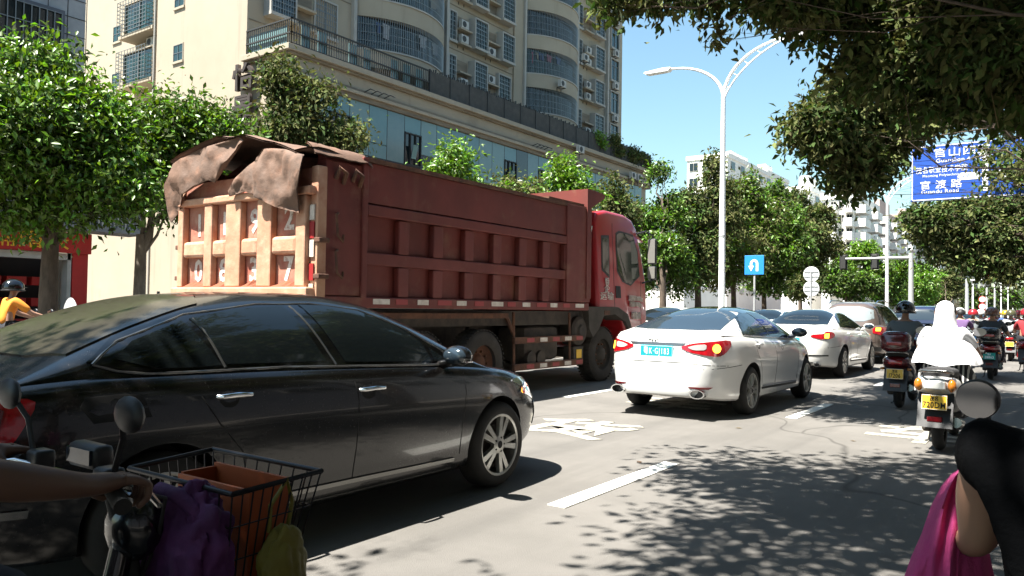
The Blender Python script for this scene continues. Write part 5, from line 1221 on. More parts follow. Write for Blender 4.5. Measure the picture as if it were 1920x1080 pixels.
def make_car(name, label, loc, sp, rz=0, group=None, cat='car'):
    T = thing(name, label, cat, loc, rz, group); body, cab, bv, gv, av = shell(sp)
    B = link('body', body, T); C = link('cabin', cab, T); hero = sp.get('hero', 0)
    W = sp['W']
    for y in (sp['yF'], sp['yR']):
        for s in (-1, 1): car_wheel(T, s * (W - .125), y, sp['r'], sp.get('rim', 'ten'), sp.get('rimmat', 'rim_alloy'))
    for s in (-1, 1):
        A = side_axis(s)
        for i, poly in enumerate(sp['win']): wrap(gv, poly, A, sp.get('glass', 'car_glass'), 'side_window', C, .009, .045)
        if 'frame' in sp: wrap(gv, sp['frame'], A, 'glossy_black', 'window_surround', C, .005, .045)
        for ln in sp.get('chrome', []): trim_line(gv, ln, A, .0085 if hero > 1 else .007, sp.get('chromemat', 'chrome'), 'window_trim', C)
        for poly in sp.get('gaps', []): wrap(bv, poly, A, 'gap_black', 'panel_gap', B, .0015, .08, .004)
        for (m, nm, poly, off) in sp.get('side', []): wrap(bv, poly, A, m, nm, B, off, .05)
        for (y, z) in sp['handles']:
            h = bv.ray_cast(Vector((s * 3, y, z)), Vector((-s, 0, 0)))[0]; x = h.x + s * .012
            b = MB(); b.tube([(x - s * .03, y - .105, z - .004), (x + s * .014, y - .085, z), (x + s * .02, y, z + .004), (x + s * .014, y + .085, z), (x - s * .03, y + .105, z - .002)], [.012, .015, .016, .015, .012], 8); b.build('door_handle', sp.get('handlemat', sp['paint']), B, smooth=50)
            wrap(bv, [(y - .05 + .1 * math.cos(a) * .6 + .02, z - .018 + .045 * math.sin(a)) for a in [i * .4488 for i in range(14)]], A, 'gap_black', 'handle_recess', B, .001, .05, .004)
        my, mz = sp['mirror']; h = av.ray_cast(Vector((s * 3, my, mz - .05)), Vector((-s, 0, 0)))[0]; x0 = abs(h.x) if h else W - .15
        b = MB(); b.ball((s * (x0 + .14), my + .02, mz + .02), (.125, .075, .075), 14, 9); b.tube([(s * (x0 - .03), my, mz - .06), (s * (x0 + .08), my + .01, mz - .03)], [.04, .03], 8); mo = b.build('wing_mirror', sp.get('mirmat', sp['paint']), T, smooth=60)
        b = MB(); b.ball((s * (x0 + .15), my - .025, mz + .02), (.105, .04, .06), 12, 8); b.build('mirror_glass', 'car_glass_clear', mo, smooth=60)
        if hero > 1: b = MB(); b.ball((s * (x0 + .145), my + .03, mz - .02), (.127, .07, .014), 14, 5); b.build('mirror_strip', 'chrome', mo, smooth=60)
    wrap(gv, sp['rearglass'], top_axis, sp.get('rglass', sp.get('glass', 'car_glass')), 'rear_window', C, .008, .045)
    wrap(gv, shrink(sp['windscreen'], 1.0), top_axis, sp.get('glass', 'car_glass'), 'windscreen', C, .004, .08)
    if 'roofglass' in sp: wrap(gv, sp['roofglass'], top_axis, 'roof_glass', 'glass_roof', C, .007, .05)
    for (m, nm, poly, off) in sp.get('rear', []):
        for q in ((poly, mirx(poly)) if nm.endswith('*') else (poly,)): wrap(bv, q, rear_axis, m, nm.rstrip('*'), B, off, .035)
    for (m, nm, poly, off, ang) in sp.get('corner', []):
        for s in (-1, 1):
            ax = diag_axis(s, ang, sp['L']); wrap(bv, poly, ax, m, nm, B, off, .03)
    for (m, nm, poly, off) in sp.get('front', []):
        for q in ((poly, mirx(poly)) if nm.endswith('*') else (poly,)): wrap(bv, q, front_axis, m, nm.rstrip('*'), B, off, .05)
    if 'plate' in sp:
        txt, z, m, tc = sp['plate']; h = bv.ray_cast(Vector((0, -6, z)), Vector((0, 1, 0)))[0]; y = h.y - .012
        b = MB(); b.bbox(-.235, .235, y, y + .02, z - .075, z + .075, .008); o = b.build('number_plate', m, T)
        if txt: text('plate_lettering', txt, .115, frame((0, y - .001, z - .004), (1, 0, 0), (0, 0, 1)), tc, o, .0015, .62, bold=.0, gap=1.22)
        b = MB()
        for (a0, a1, c0, c1) in ((-.228, .228, -.07, -.066), (-.228, .228, .066, .07), (-.228, -.224, -.066, .066), (.224, .228, -.066, .066)): b.box(a0, a1, y - .002, y + .003, z + c0, z + c1)
        b.build('plate_border', tc, o)
    for (x, z, rx, rz_) in sp.get('exhaust', []):
        for s in (-1, 1):
            h = bv.ray_cast(Vector((s * x, -6, z + .06)), Vector((0, 1, 0)))[0]; y = h.y + .0
            q = [[Vector((s * x + math.cos(a) * rx * k, y - d, z + math.sin(a) * rz_ * k)) for a in [2 * math.pi * i / 24 for i in range(24)]] for k, d in ((.9, -.1), (1, 0), (1, .06), (.82, .06), (.8, -.05))]
            b = MB(); b.grid(q, True); o = b.build('exhaust_tip', 'chrome', T, smooth=40)
            b = MB(); b.prism([(math.cos(a) * rx * .8, math.sin(a) * rz_ * .8) for a in [2 * math.pi * i / 24 for i in range(24)]], lambda u, v: (s * x + u, y + .0, z + v), (0, .03, 0)); b.build('exhaust_bore', 'gap_black', o)
    # underside tray so that no daylight shows through the arches
    b = MB(); b.bbox(-W + .16, W - .16, sp['yR'] - .5, sp['yF'] + .5, .21, .36, .03); b.build('underbody', 'sill_black', T)
    b = MB(); b.cyl((-W + .2, sp['yR'], sp['r']), (W - .2, sp['yR'], sp['r']), .04, n=8); b.build('axle', 'sill_black', T)
    return T, bv, gv
# ---- the black sedan
WINO = [(-1.56, 1.135), (-1.40, 1.235), (-1.05, 1.335), (-.62, 1.395), (-.2, 1.408), (.18, 1.37), (.52, 1.245), (.78, 1.10), (.90, 1.02), (.80, 1.0), (.2, 1.032), (-.6, 1.062), (-1.2, 1.07), (-1.36, 1.075)]
black = dict(W=.93, L=2.39, r=.335, yF=1.45, yR=-1.36, paint='paint_black', gap=.045, hero=2, wb=.865, tum=.44, gn=4.2, rim='twin',
    zsh=[(-2.39, .97), (-2.1, 1.035), (-1.6, 1.065), (-1.0, 1.06), (0, 1.03), (.9, .99), (1.4, .95), (1.9, .875), (2.2, .80), (2.39, .72)],
    zb=[(-2.39, .30), (-1.9, .22), (-1.0, .19), (1.0, .19), (1.9, .23), (2.39, .30)],
    roof=[(-2.05, 1.03), (-1.75, 1.165), (-1.35, 1.335), (-.95, 1.445), (-.5, 1.49), (-.1, 1.492), (.3, 1.45), (.65, 1.335), (1.05, 1.13), (1.4, .94)], lev=LEV,
    frame=[(-1.68, 1.125), (-1.50, 1.24), (-1.1, 1.362), (-.62, 1.42), (-.2, 1.432), (.2, 1.395), (.56, 1.262), (.84, 1.10), (.99, 1.0), (.82, .985), (.2, 1.02), (-.6, 1.05), (-1.2, 1.058), (-1.42, 1.06)],
    win=[[(-1.56, 1.135), (-1.44, 1.215), (-1.14, 1.315), (-1.00, 1.08), (-1.2, 1.078), (-1.36, 1.083)],
         [(-1.09, 1.325), (-.8, 1.375), (-.44, 1.402), (-.27, 1.068), (-.6, 1.075), (-.97, 1.085)],
         [(-.30, 1.408), (-.1, 1.405), (.18, 1.372), (.50, 1.25), (.66, 1.15), (.70, 1.02), (.3, 1.038), (-.12, 1.058)],
         [(.72, 1.115), (.86, 1.03), (.84, 1.015), (.74, 1.02)]],
    chrome=[[(-1.66, 1.115), (-1.60, 1.16), (-1.50, 1.22), (-1.1, 1.35), (-.62, 1.412), (-.2, 1.42), (.2, 1.38), (.57, 1.25), (.84, 1.10), (.97, 1.01)], [(-1.66, 1.115), (-1.56, 1.08), (-1.42, 1.06), (-1.2, 1.056), (-.6, 1.05), (.2, 1.018), (.9, .99)], [(-1.07, 1.33), (-.98, 1.07)], [(-.38, 1.405), (-.2, 1.045)]], chromemat='satin_trim',
    gaps=[strip([(-1.19, 1.045), (-1.16, .93), (-1.06, .78), (-.92, .62), (-.87, .40), (-.86, .24)], .007), strip([(-.12, 1.02), (-.08, .85), (-.09, .5), (-.1, .23)], .007), strip([(.98, .965), (1.0, .8), (.96, .55), (.97, .24)], .007), strip([(-1.75, .93), (-1.73, .97), (-1.55, .975), (-1.47, .96), (-1.43, .86), (-1.70, .855), (-1.75, .93)], .006), strip([(-2.2, .71), (-1.85, .70)], .007)],
    side=[('satin_trim', 'sill_trim', strip([(-.80, .325), (-.1, .318), (.9, .30)], .026), .012), ('satin_trim', 'bumper_trim', strip([(-2.3, .50), (-1.95, .485)], .035), .012), ('satin_trim', 'sill_lower_trim', strip([(-.6, .245), (.9, .235)], .010), .004)],
    handles=[(-.97, .925), (.04, .885)], handlemat='chrome', mirror=(.80, 1.045),
    rearglass=smoothpoly([(-.66, -1.80), (.66, -1.80), (.60, -1.4), (.50, -.85), (-.50, -.85), (-.60, -1.4)]), rglass='car_glass_dusty',
    windscreen=smoothpoly([(-.62, 1.28), (.62, 1.28), (.50, .42), (-.50, .42)]),
    rear=[('gap_black', 'boot_gap', strip([(-.62, 1.0), (-.6, .62), (.6, .62), (.62, 1.0)], .008), .002), ('satin_trim', 'boot_trim', strip([(-.55, .86), (.55, .86)], .03), .008)],
    corner=[('lamp_red', 'tail_lamp', smoothpoly([(.45, 1.0), (.86, .985), (.91, .96), (.86, .83), (.80, .74), (.5, .70), (.42, .85)]), .012, R(48)), ('lamp_red_dark', 'lamp_inset', smoothpoly([(.5, .97), (.80, .955), (.79, .86), (.74, .79), (.5, .76)]), .017, R(48)), ('brake_red', 'brake_light', smoothpoly([(.55, .95), (.66, .945), (.65, .89), (.55, .88)]), .02, R(48))],
    front=[('headlamp', 'headlamp*', [(.45, .70), (.82, .78), (.86, .72), (.75, .60), (.45, .60)], .008), ('gap_black', 'grille', [(-.4, .68), (.4, .68), (.35, .55), (-.35, .55)], .006), ('gap_black', 'lower_grille', [(-.6, .42), (.6, .42), (.5, .28), (-.5, .28)], .006)])
CB, bvb, gvb = make_car('black_sedan', 'dusty black sedan waiting alongside the bicycle', (-4.53, 3.5, 0), black)
Bd = [o for o in CB.children if o.name.startswith('body')][0]
for s in (-1, 1):                                # headlamp sweeps back over the wing
    wrap(bvb, smoothpoly([(1.62, .825), (1.85, .84), (2.12, .80), (2.26, .70), (2.20, .62), (2.05, .68), (1.8, .775)]), side_axis(s), 'headlamp', 'wing_headlamp', Bd, .008, .04)
    wrap(bvb, strip([(2.12, .60), (2.22, .47), (2.2, .40)], .03), side_axis(s), 'satin_trim', 'bumper_trim', Bd, .01, .04)
    wrap(gvb, [(-1.02, 1.318), (-.99, 1.322), (-.86, 1.085), (-.89, 1.085)], side_axis(s), 'gap_black', 'quarter_divider', Bd, .007, .05) if False else None
wrap(gvb, [(.12, -.9), (.34, -.9), (.34, -.86), (.12, -.86)], top_axis, 'lamp_red', 'high_brake_light', Bd, .008, .03)
# ---- the white sedan ahead
LEVS = [(0, .09, .12, .075), (.03, .055, .07, .035), (.10, .035, .035, .015)] + LEV[3:]
white = dict(W=.915, L=2.40, r=.33, yF=1.55, yR=-1.22, paint='paint_white', hero=1, wb=.85, tum=.52, gn=3.3, rim='twin', nr=4.6,
    zsh=[(-2.4, 1.06), (-2.1, 1.115), (-1.6, 1.09), (-.8, 1.04), (0, 1.0), (.9, .97), (1.5, .93), (2.0, .85), (2.4, .70)],
    zb=[(-2.4, .30), (-1.9, .24), (-1.0, .20), (1.0, .20), (1.9, .21), (2.4, .25)],
    roof=[(-2.0, 1.10), (-1.7, 1.19), (-1.2, 1.34), (-.7, 1.44), (-.2, 1.475), (.2, 1.465), (.6, 1.37), (1.0, 1.19), (1.5, .94)], lev=LEVS, glass='car_glass_clear',
    frame=[(-1.36, 1.09), (-1.28, 1.19), (-1.0, 1.32), (-.6, 1.39), (-.1, 1.415), (.3, 1.37), (.7, 1.21), (1.02, 1.03), (.95, 1.0), (.2, 1.02), (-.6, 1.055), (-1.2, 1.075)],
    win=[[(-1.31, 1.10), (-1.23, 1.19), (-.97, 1.305), (-.58, 1.372), (-.42, 1.385), (-.30, 1.06), (-.7, 1.075)], [(-.32, 1.392), (-.1, 1.398), (.28, 1.355), (.66, 1.205), (.92, 1.04), (.85, 1.015), (.2, 1.035), (-.18, 1.055)]],
    chrome=[[(-1.33, 1.09), (-1.1, 1.075), (-.6, 1.055), (.2, 1.018), (.95, .995)]],
    gaps=[strip([(-1.10, 1.05), (-1.02, .85), (-.85, .62), (-.78, .40), (-.78, .26)], .007), strip([(-.2, 1.02), (-.16, .8), (-.18, .26)], .007), strip([(.98, .95), (1.0, .7), (.95, .26)], .007), strip([(-2.3, .66), (-1.95, .68), (-1.6, .70)], .007)],
    side=[('chrome', 'sill_trim', strip([(-.78, .37), (.2, .35), (.95, .33)], .022), .01), ('sill_black', 'sill_step', strip([(-.78, .335), (.2, .315), (.95, .30)], .03), .006)],
    handles=[(-.92, .955), (.18, .905)], handlemat='paint_white', mirror=(.92, 1.07), mirmat='paint_blue',
    rearglass=smoothpoly([(-.64, -1.84), (.64, -1.84), (.60, -1.4), (.53, -.72), (-.53, -.72), (-.60, -1.4)]), windscreen=smoothpoly([(-.6, 1.38), (.6, 1.38), (.5, .5), (-.5, .5)]), roofglass=smoothpoly([(-.52, -.80), (.52, -.80), (.48, .45), (-.48, .45)]),
    rear=[('satin_trim', 'plate_recess', [(-.40, .99), (.40, .99), (.36, .955), (-.36, .955)], .006), ('gap_black', 'boot_gap', strip([(-.44, 1.0), (-.38, .74), (.38, .74), (.44, 1.0)], .007), .0015), ('lamp_red_dark', 'fog_reflector*', [(.44, .435), (.70, .43), (.66, .40), (.46, .415)], .006), ('gap_black', 'bumper_gap', strip([(-.82, .70), (-.4, .735), (.4, .735), (.82, .70)], .006), .0015)],
    corner=[('lamp_red', 'tail_lamp', smoothpoly([(.29, .935), (.43, .985), (.60, 1.005), (.96, 1.035), (.98, .96), (.87, .855), (.78, .82), (.58, .84), (.40, .875)]), .012, R(32)), ('lamp_clear', 'reversing_lamp', smoothpoly([(.38, .937), (.48, .968), (.62, .98), (.61, .905), (.46, .90)]), .018, R(32)), ('indicator', 'indicator', [(.75 + .055 * math.cos(a), .925 + .055 * math.sin(a)) for a in [i * .4488 for i in range(14)]], .02, R(32))],
    plate=('粤K·GJ183', .875, 'plate_blue', 'sign_white'), exhaust=[(.56, .345, .105, .058)])
CW_, bvw, gvw = make_car('white_sedan', 'white sedan with turquoise number plate and twin oval exhausts', (-4.36, 11.78, 0), white)
Bw = [o for o in CW_.children if o.name.startswith('body')][0]
text('boot_script', 'Faaf', .085, frame((-.06, bvw.ray_cast(Vector((0, -6, 1.01)), Vector((0, 1, 0)))[0].y - .003, 1.02), (1, 0, 0), (0, 0, 1)), 'satin_trim', Bw, .004)
# ---- white saloon beyond it
saloon = dict(white); saloon.update(W=.93, L=2.47, r=.335, yF=1.58, yR=-1.38, paint='paint_pearl', rim='ten', hero=0, roofglass=None, mirmat='paint_pearl',
    roof=[(-1.95, 1.10), (-1.6, 1.22), (-1.2, 1.37), (-.8, 1.46), (-.3, 1.49), (.1, 1.485), (.5, 1.40), (.9, 1.23), (1.4, .96)], glass='car_glass',
    zsh=[(-2.47, 1.05), (-2.1, 1.09), (-1.6, 1.06), (-.8, 1.02), (0, 1.0), (.9, .98), (1.5, .94), (2.0, .87), (2.47, .72)],
    rear=[('gap_black', 'boot_gap', strip([(-.5, 1.0), (-.48, .66), (.48, .66), (.5, 1.0)], .007), .0015), ('sill_black', 'bumper_slot', strip([(-.75, .50), (.75, .50)], .03), .006), ('sill_black', 'diffuser', [(-.5, .36), (.5, .36), (.45, .27), (-.45, .27)], .006)],
    corner=[('lamp_red', 'tail_lamp', smoothpoly([(.40, .89), (.43, .94), (.70, .96), (.72, 1.01), (.92, .99), (.97, .93), (.89, .86), (.6, .84)]), .012, R(32)), ('indicator', 'indicator', [(.68, .87), (.78, .87), (.80, .965), (.70, .955)], .018, R(32))], plate=('', .80, 'plate_blue', 'sign_white'), exhaust=[(.58, .31, .06, .04)])
saloon.pop('roofglass')
make_car('white_saloon', 'white saloon with narrow barred tail lamps stopped ahead of the sedan', (-4.80, 19.42, 0), saloon)
# ---- brown people carrier
suv = dict(W=.94, L=2.40, r=.35, yF=1.45, yR=-1.35, paint='paint_brown', hero=0, wb=.885, tum=.30, gn=4.6, nr=6.5, rim='ten', roofpaint='paint_brown',
    zsh=[(-2.4, 1.02), (-2.2, 1.08), (-1, 1.05), (0, 1.03), (.9, 1.02), (1.5, .99), (2.0, .92), (2.4, .76)], zb=[(-2.4, .34), (-1.9, .26), (1.9, .25), (2.4, .3)],
    roof=[(-2.36, 1.04), (-2.28, 1.30), (-2.12, 1.60), (-1.95, 1.69), (-1.3, 1.735), (-.4, 1.745), (.2, 1.71), (.7, 1.52), (1.1, 1.27), (1.5, 1.0)], lev=LEV,
    frame=[(-2.0, 1.10), (-1.9, 1.58), (-1.2, 1.64), (-.3, 1.645), (.2, 1.60), (.6, 1.42), (1.0, 1.12), (.9, 1.06), (-.5, 1.07)],
    win=[[(-1.95, 1.12), (-1.86, 1.55), (-1.2, 1.61), (-1.15, 1.1)], [(-1.08, 1.1), (-1.1, 1.61), (-.35, 1.62), (-.2, 1.09)], [(-.1, 1.09), (-.25, 1.62), (.18, 1.575), (.57, 1.4), (.9, 1.13), (.85, 1.08)]],
    gaps=[strip([(-1.1, 1.03), (-1.05, .7), (-.9, .4)], .01), strip([(-.15, 1.0), (-.12, .4)], .01)], side=[('sill_black', 'sill_cladding', strip([(-.85, .36), (.9, .36)], .08), .01)],
    handles=[(-.95, .98), (.05, .96)], handlemat='chrome', mirror=(.95, 1.14),
    rearglass=[(-.01, -2.2), (.01, -2.2), (.0, -2.19)], windscreen=smoothpoly([(-.62, 1.3), (.62, 1.3), (.55, .5), (-.55, .5)]),
    rear=[('lamp_red', 'tail_lamp*', [(.62, 1.02), (.90, 1.02), (.92, .88), (.84, .80), (.64, .86)], .012), ('indicator', 'indicator*', [(.70, 1.0), (.80, 1.0), (.80, .92), (.70, .92)], .02), ('gap_black', 'tailgate_gap', strip([(-.7, 1.0), (-.7, .6), (.7, .6), (.7, 1.0)], .01), .002), ('sill_black', 'bumper', [(-.85, .48), (.85, .48), (.8, .36), (-.8, .36)], .012)],
    plate=('', .80, 'plate_blue', 'sign_white'))
def suv_glass(T, gv, m='car_glass_clear'):
    C = [o for o in T.children if o.name.startswith('cabin')][0]
    wrap(gv, smoothpoly([(-.66, 1.18), (.66, 1.18), (.58, 1.58), (-.58, 1.58)]), rear_axis, m, 'rear_window', C, .006, .06)
    for s in (-1, 1):
        b = MB(); b.tube([(s * .62, -1.9, 1.66), (s * .63, -1.6, 1.75), (s * .63, -.6, 1.77), (s * .62, 0, 1.72)], .022, 6); b.build('roof_rail', 'chrome', T, smooth=True)
mat('glass_sunlit', (.20, .23, .24), .08, spec=.9)
T, _, g_ = make_car('people_carrier', 'tall brown people carrier with roof rails and an amber indicator lit', (-4.92, 25.5, 0), suv); suv_glass(T, g_, 'glass_sunlit')
suv2 = dict(suv); suv2.update(paint='paint_blue', roofpaint='paint_blue')
T, _, g_ = make_car('dark_blue_car', 'dark blue tall car stopped in front of the people carrier', (-4.55, 36.4, 0), suv2); suv_glass(T, g_, 'car_glass_clear')
# ---- plainer cars in the truck's lane and beyond
sal2 = dict(saloon); sal2.update(paint='paint_white')
T1, _, _ = make_car('white_saloon', 'white car just in front of the dump truck', (-8.35, 19.3, 0), sal2)
c = copy_tree(T1); c.location = (-8.3, 27.5, 0); c['label'] = 'second white car ahead of the dump truck beside the turning sign'
sal3 = dict(saloon); sal3.update(paint='paint_silver')
T3, _, _ = make_car('silver_saloon', 'silver car queued ahead of the dark blue car', (-4.6, 43.2, 0), sal3, group='cars queued toward the crossing')
for (x, y, src, lab) in ((-4.6, 50, T1, 'far white car queued behind the silver one'), (-8.3, 36, T3, 'silver car in the inner lane beyond the turning sign'), (-8.3, 44, T1, 'white car in the inner lane past the round signs'), (-8.3, 53, T3, 'silver car far up the inner lane'), (-4.6, 58, T3, 'silver car far up the outer lane'), (-8.3, 62, T1, 'white car far up the inner lane'), (-4.6, 68, T1, 'white car farthest up the outer lane'), (-14.8, 40, T3, 'silver car on the far carriageway')):
    c = copy_tree(src); c.location = (x, y, 0); c['label'] = lab; c['group'] = 'cars queued toward the crossing'
    if x < -12: c.rotation_euler = (0, 0, math.pi)
# ------------------------------------------------------------------ riders and scooters
mat('skin', (.36, .20, .13), .55, col2=(.32, .17, .11), scale=8); mat('skin_dark', (.20, .105, .065), .55)
mat('hair', (.012, .010, .010), .6)
mat('shirt_grey', (.16, .18, .19), .9, bump=.15, bscale=12); mat('shirt_dark', (.05, .06, .07), .9, bump=.15, bscale=12); mat('shirt_black', (.0025, .0028, .0035), .95, bump=.3, bscale=25, spec=.08); mat('shirt_pale', (.42, .42, .45), .9); mat('shirt_purple', (.18, .10, .25), .9); mat('shirt_blue', (.06, .12, .3), .9); mat('shirt_red', (.4, .03, .04), .9)
mat('cape_white', (.80, .80, .82), .85, bump=.1, bscale=8); mat('trousers_dark', (.02, .022, .03), .9); mat('trousers_tan', (.2, .15, .1), .9)
mat('pink_cloth', (.50, .05, .20), .85, col2=(.44, .045, .18), scale=20, bump=.25, bscale=90); mat('orange_cloth', (.75, .25, .02), .8)
mat('helmet_black', (.008, .008, .009), .12, coat=.8); mat('helmet_brown', (.16, .055, .03), .25, coat=.6); mat('helmet_olive', (.10, .10, .05), .25, coat=.5); mat('helmet_red', (.42, .02, .03), .25, coat=.5); mat('helmet_white', (.7, .7, .7), .25, coat=.5); mat('helmet_yellow', (.6, .4, .03), .25, coat=.5)
mat('scooter_silver', (.62, .62, .60), .28, .3, coat=.6); mat('scooter_maroon', (.12, .008, .012), .25, coat=.8); mat('scooter_black', (.008, .008, .009), .25, coat=.7); mat('scooter_blue', (.03, .10, .22), .25, coat=.7); mat('scooter_red', (.32, .02, .02), .25, coat=.7); mat('scooter_white', (.6, .6, .6), .28, coat=.6)
mat('scooter_mirror', (.3, .3, .31), .06, 1.0); mat('seat_black', (.015, .015, .016), .7); mat('lamp_amber', (.62, .20, .015), .15, coat=1.0)
# striped skirt: bands along the object x axis
m = mat('skirt_striped', (.02, .02, .025), .9); nt = m.node_tree; tcn = nt.nodes.new('ShaderNodeTexCoord'); wv = nt.nodes.new('ShaderNodeTexWave'); wv.inputs['Scale'].default_value = 7.5; wv.inputs['Distortion'].default_value = .6
rp = nt.nodes.new('ShaderNodeMapRange'); rp.inputs['From Min'].default_value = .62; rp.inputs['From Max'].default_value = .72; mx = nt.nodes.new('ShaderNodeMix'); mx.data_type = 'RGBA'; mx.inputs[6].default_value = (.012, .012, .016, 1); mx.inputs[7].default_value = (.55, .54, .5, 1)
for a, c in ((tcn.outputs['Object'], wv.inputs['Vector']), (wv.outputs['Fac'], rp.inputs['Value']), (rp.outputs[0], mx.inputs[0]), (mx.outputs[2], nt.nodes['Principled BSDF'].inputs['Base Color'])): nt.links.new(a, c)

def skin_mesh(name, J, E, root, m, sub=2):
    """a continuous body grown round a joint graph: J name -> (x, y, z, rx, ry)"""
    ks = list(J); ix = {k: i for i, k in enumerate(ks)}
    me = bpy.data.meshes.new(name); me.from_pydata([J[k][:3] for k in ks], [(ix[a], ix[b]) for a, b in E], [])
    o = bpy.data.objects.new(name, me); md = o.modifiers.new('skin', 'SKIN'); md.use_smooth_shade = True; md.branch_smoothing = .6
    for i, k in enumerate(ks):
        sv = me.skin_vertices[0].data[i]; sv.radius = (J[k][3], J[k][4]); sv.use_root = (k == root)
    ss = o.modifiers.new('sub', 'SUBSURF'); ss.levels = sub; ss.render_levels = sub
    r = evaluate(o)
    r.materials.clear(); r.materials.append(M_[m]); r.shade_smooth(); r.name = name; return r
def loft(b, secs, n=20):
    """secs: (y, zc, hw, hh, exponent)"""
    P = []
    for y, z, w, h, e in secs:
        P.append([Vector((w * math.copysign(abs(math.cos(a)) ** (2 / e), math.cos(a)), y, z + h * math.copysign(abs(math.sin(a)) ** (2 / e), math.sin(a)))) for a in [2 * math.pi * i / n for i in range(n)]])
    b.grid(P, True); N = len(b.v); b.f.append(tuple(range(N - len(P) * n, N - len(P) * n + n))); b.f.append(tuple(range(N - n, N))); b.m += [0, 0]; return b
def rider(T, sh=1.0, shirt='shirt_grey', legs='trousers_dark', helmet=None, lean=.0, dz=0.0, skin='skin', look=0.0, arms=True, hair=True, dress=None, sleeve=.92, elbow=None, armr=.046, bulk=0.0):
    q = lambda x, y, z, r, r2=None: (x, y, z + dz, r, r2 or r)
    L = lean
    J = {'pelvis': q(0, -.22, .86, .13, .11), 'spine': q(0, -.20 + L * .4, 1.02, .125, .10), 'chest': q(0, -.16 + L, 1.20, .145, .11), 'neck': q(0, -.13 + L * 1.2, 1.335, .055), 'skull': q(0, -.11 + L * 1.3, 1.40, .06), 'head': q(0, -.10 + L * 1.3, 1.49, .085, .095), 'crown': q(0, -.11 + L * 1.3, 1.56, .06, .07), 'nose': q(0, .005 + L * 1.3, 1.465, .018)}
    E = [('pelvis', 'spine'), ('spine', 'chest'), ('chest', 'neck'), ('neck', 'skull'), ('skull', 'head'), ('head', 'crown'), ('head', 'nose')]
    for s, k in ((-1, 'l'), (1, 'r')):
        J.update({k + 'sh': q(s * .17, -.15 + L, 1.285, .065), k + 'el': q(*((s * .27, .06 + L * .8, 1.07) if elbow is None else (s * elbow[0], elbow[1], elbow[2])), armr), k + 'wr': q(s * .29, .30, 1.0, .03), k + 'ha': q(s * .28, .37, 1.0, .038, .022), k + 'f1': q(s * .26, .42, .985, .014), k + 'f2': q(s * .285, .425, .985, .014), k + 'f3': q(s * .31, .42, .985, .013), k + 'th': q(s * .24, .38, .985, .013),
                  k + 'hp': q(s * .10, -.18, .83, .105, .10), k + 'kn': q(s * .15, .22, .78, .07), k + 'an': q(s * .14, .16, .40, .045), k + 'ft': q(s * .14, .30, .35, .04, .03)})
        E += [('chest', k + 'sh'), (k + 'sh', k + 'el'), (k + 'el', k + 'wr'), (k + 'wr', k + 'ha'), (k + 'ha', k + 'f1'), (k + 'ha', k + 'f2'), (k + 'ha', k + 'f3'), (k + 'ha', k + 'th'), ('pelvis', k + 'hp'), (k + 'hp', k + 'kn'), (k + 'kn', k + 'an'), (k + 'an', k + 'ft')]
    link('body', skin_mesh('body', J, E, 'pelvis', skin), T)
    sub = lambda ks, g: {k: J[k][:3] + (J[k][3] + g, J[k][4] + g) for k in ks}
    up = ['pelvis', 'spine', 'chest', 'lsh', 'rsh', 'lel', 'rel']; Je = sub(up, .022 + bulk); Je['collar'] = q(0, -.14 + L * 1.1, 1.30, .09, .085)
    for k in ('lel', 'rel'):
        a, c = Vector(J[k[0] + 'sh'][:3]), Vector(J[k][:3]); Je[k] = tuple(a.lerp(c, sleeve)) + (.062 + bulk * .3, .062 + bulk * .3)
    link('shirt', skin_mesh('shirt', Je, [('pelvis', 'spine'), ('spine', 'chest'), ('chest', 'collar'), ('chest', 'lsh'), ('chest', 'rsh'), ('lsh', 'lel'), ('rsh', 'rel')], 'pelvis', shirt), T)
    lo = ['pelvis', 'lhp', 'rhp', 'lkn', 'rkn', 'lan', 'ran']; Jl = sub(lo, .02)
    if not dress: link('trousers', skin_mesh('trousers', Jl, [('pelvis', 'lhp'), ('pelvis', 'rhp'), ('lhp', 'lkn'), ('rhp', 'rkn'), ('lkn', 'lan'), ('rkn', 'ran')], 'pelvis', legs), T)
    for s, k in ((-1, 'l'), (1, 'r')):
        x, y, z = J[k + 'an'][:3]; b = MB(); loft(b, [(y - .10, z - .03, .035, .045, 2.5), (y - .04, z - .04, .045, .05, 2.5), (y + .10, z - .055, .048, .04, 2.8), (y + .19, z - .06, .035, .03, 2.4)], 12)
        for i, v in enumerate(b.v): b.v[i] = (v[0] + x, v[1], v[2])
        b.build('shoe', 'shirt_dark', T, smooth=60)
    hy, hz = J['head'][1], J['head'][2]
    for s in (-1, 1):
        b = MB(); b.ball((s * .098, hy - .005, hz - .005), (.014, .026, .034), 8, 6); b.build('ear', skin, T, smooth=60)
        b = MB(); b.ball((s * .033, hy + .088, hz + .005), (.014, .01, .009), 8, 5); b.build('eye', 'hair', T, smooth=60)
    b = MB(); b.box(-.026, .026, hy + .083, hy + .094, hz - .062, hz - .054); b.build('mouth', 'helmet_red', T)
    if hair or helmet:
        b = MB(); P = []
        for i in range(9):
            t = math.pi * .62 * i / 8; P.append([Vector((.108 * math.sin(t) * math.cos(a), hy - .012 + .118 * math.sin(t) * math.sin(a), hz + .02 + .095 * math.cos(t) - (.03 if math.sin(a) < 0 else 0) * i / 8)) for a in [2 * math.pi * j / 20 for j in range(20)]])
        b.grid(P, True); b.build('hair', 'hair', T, smooth=60)
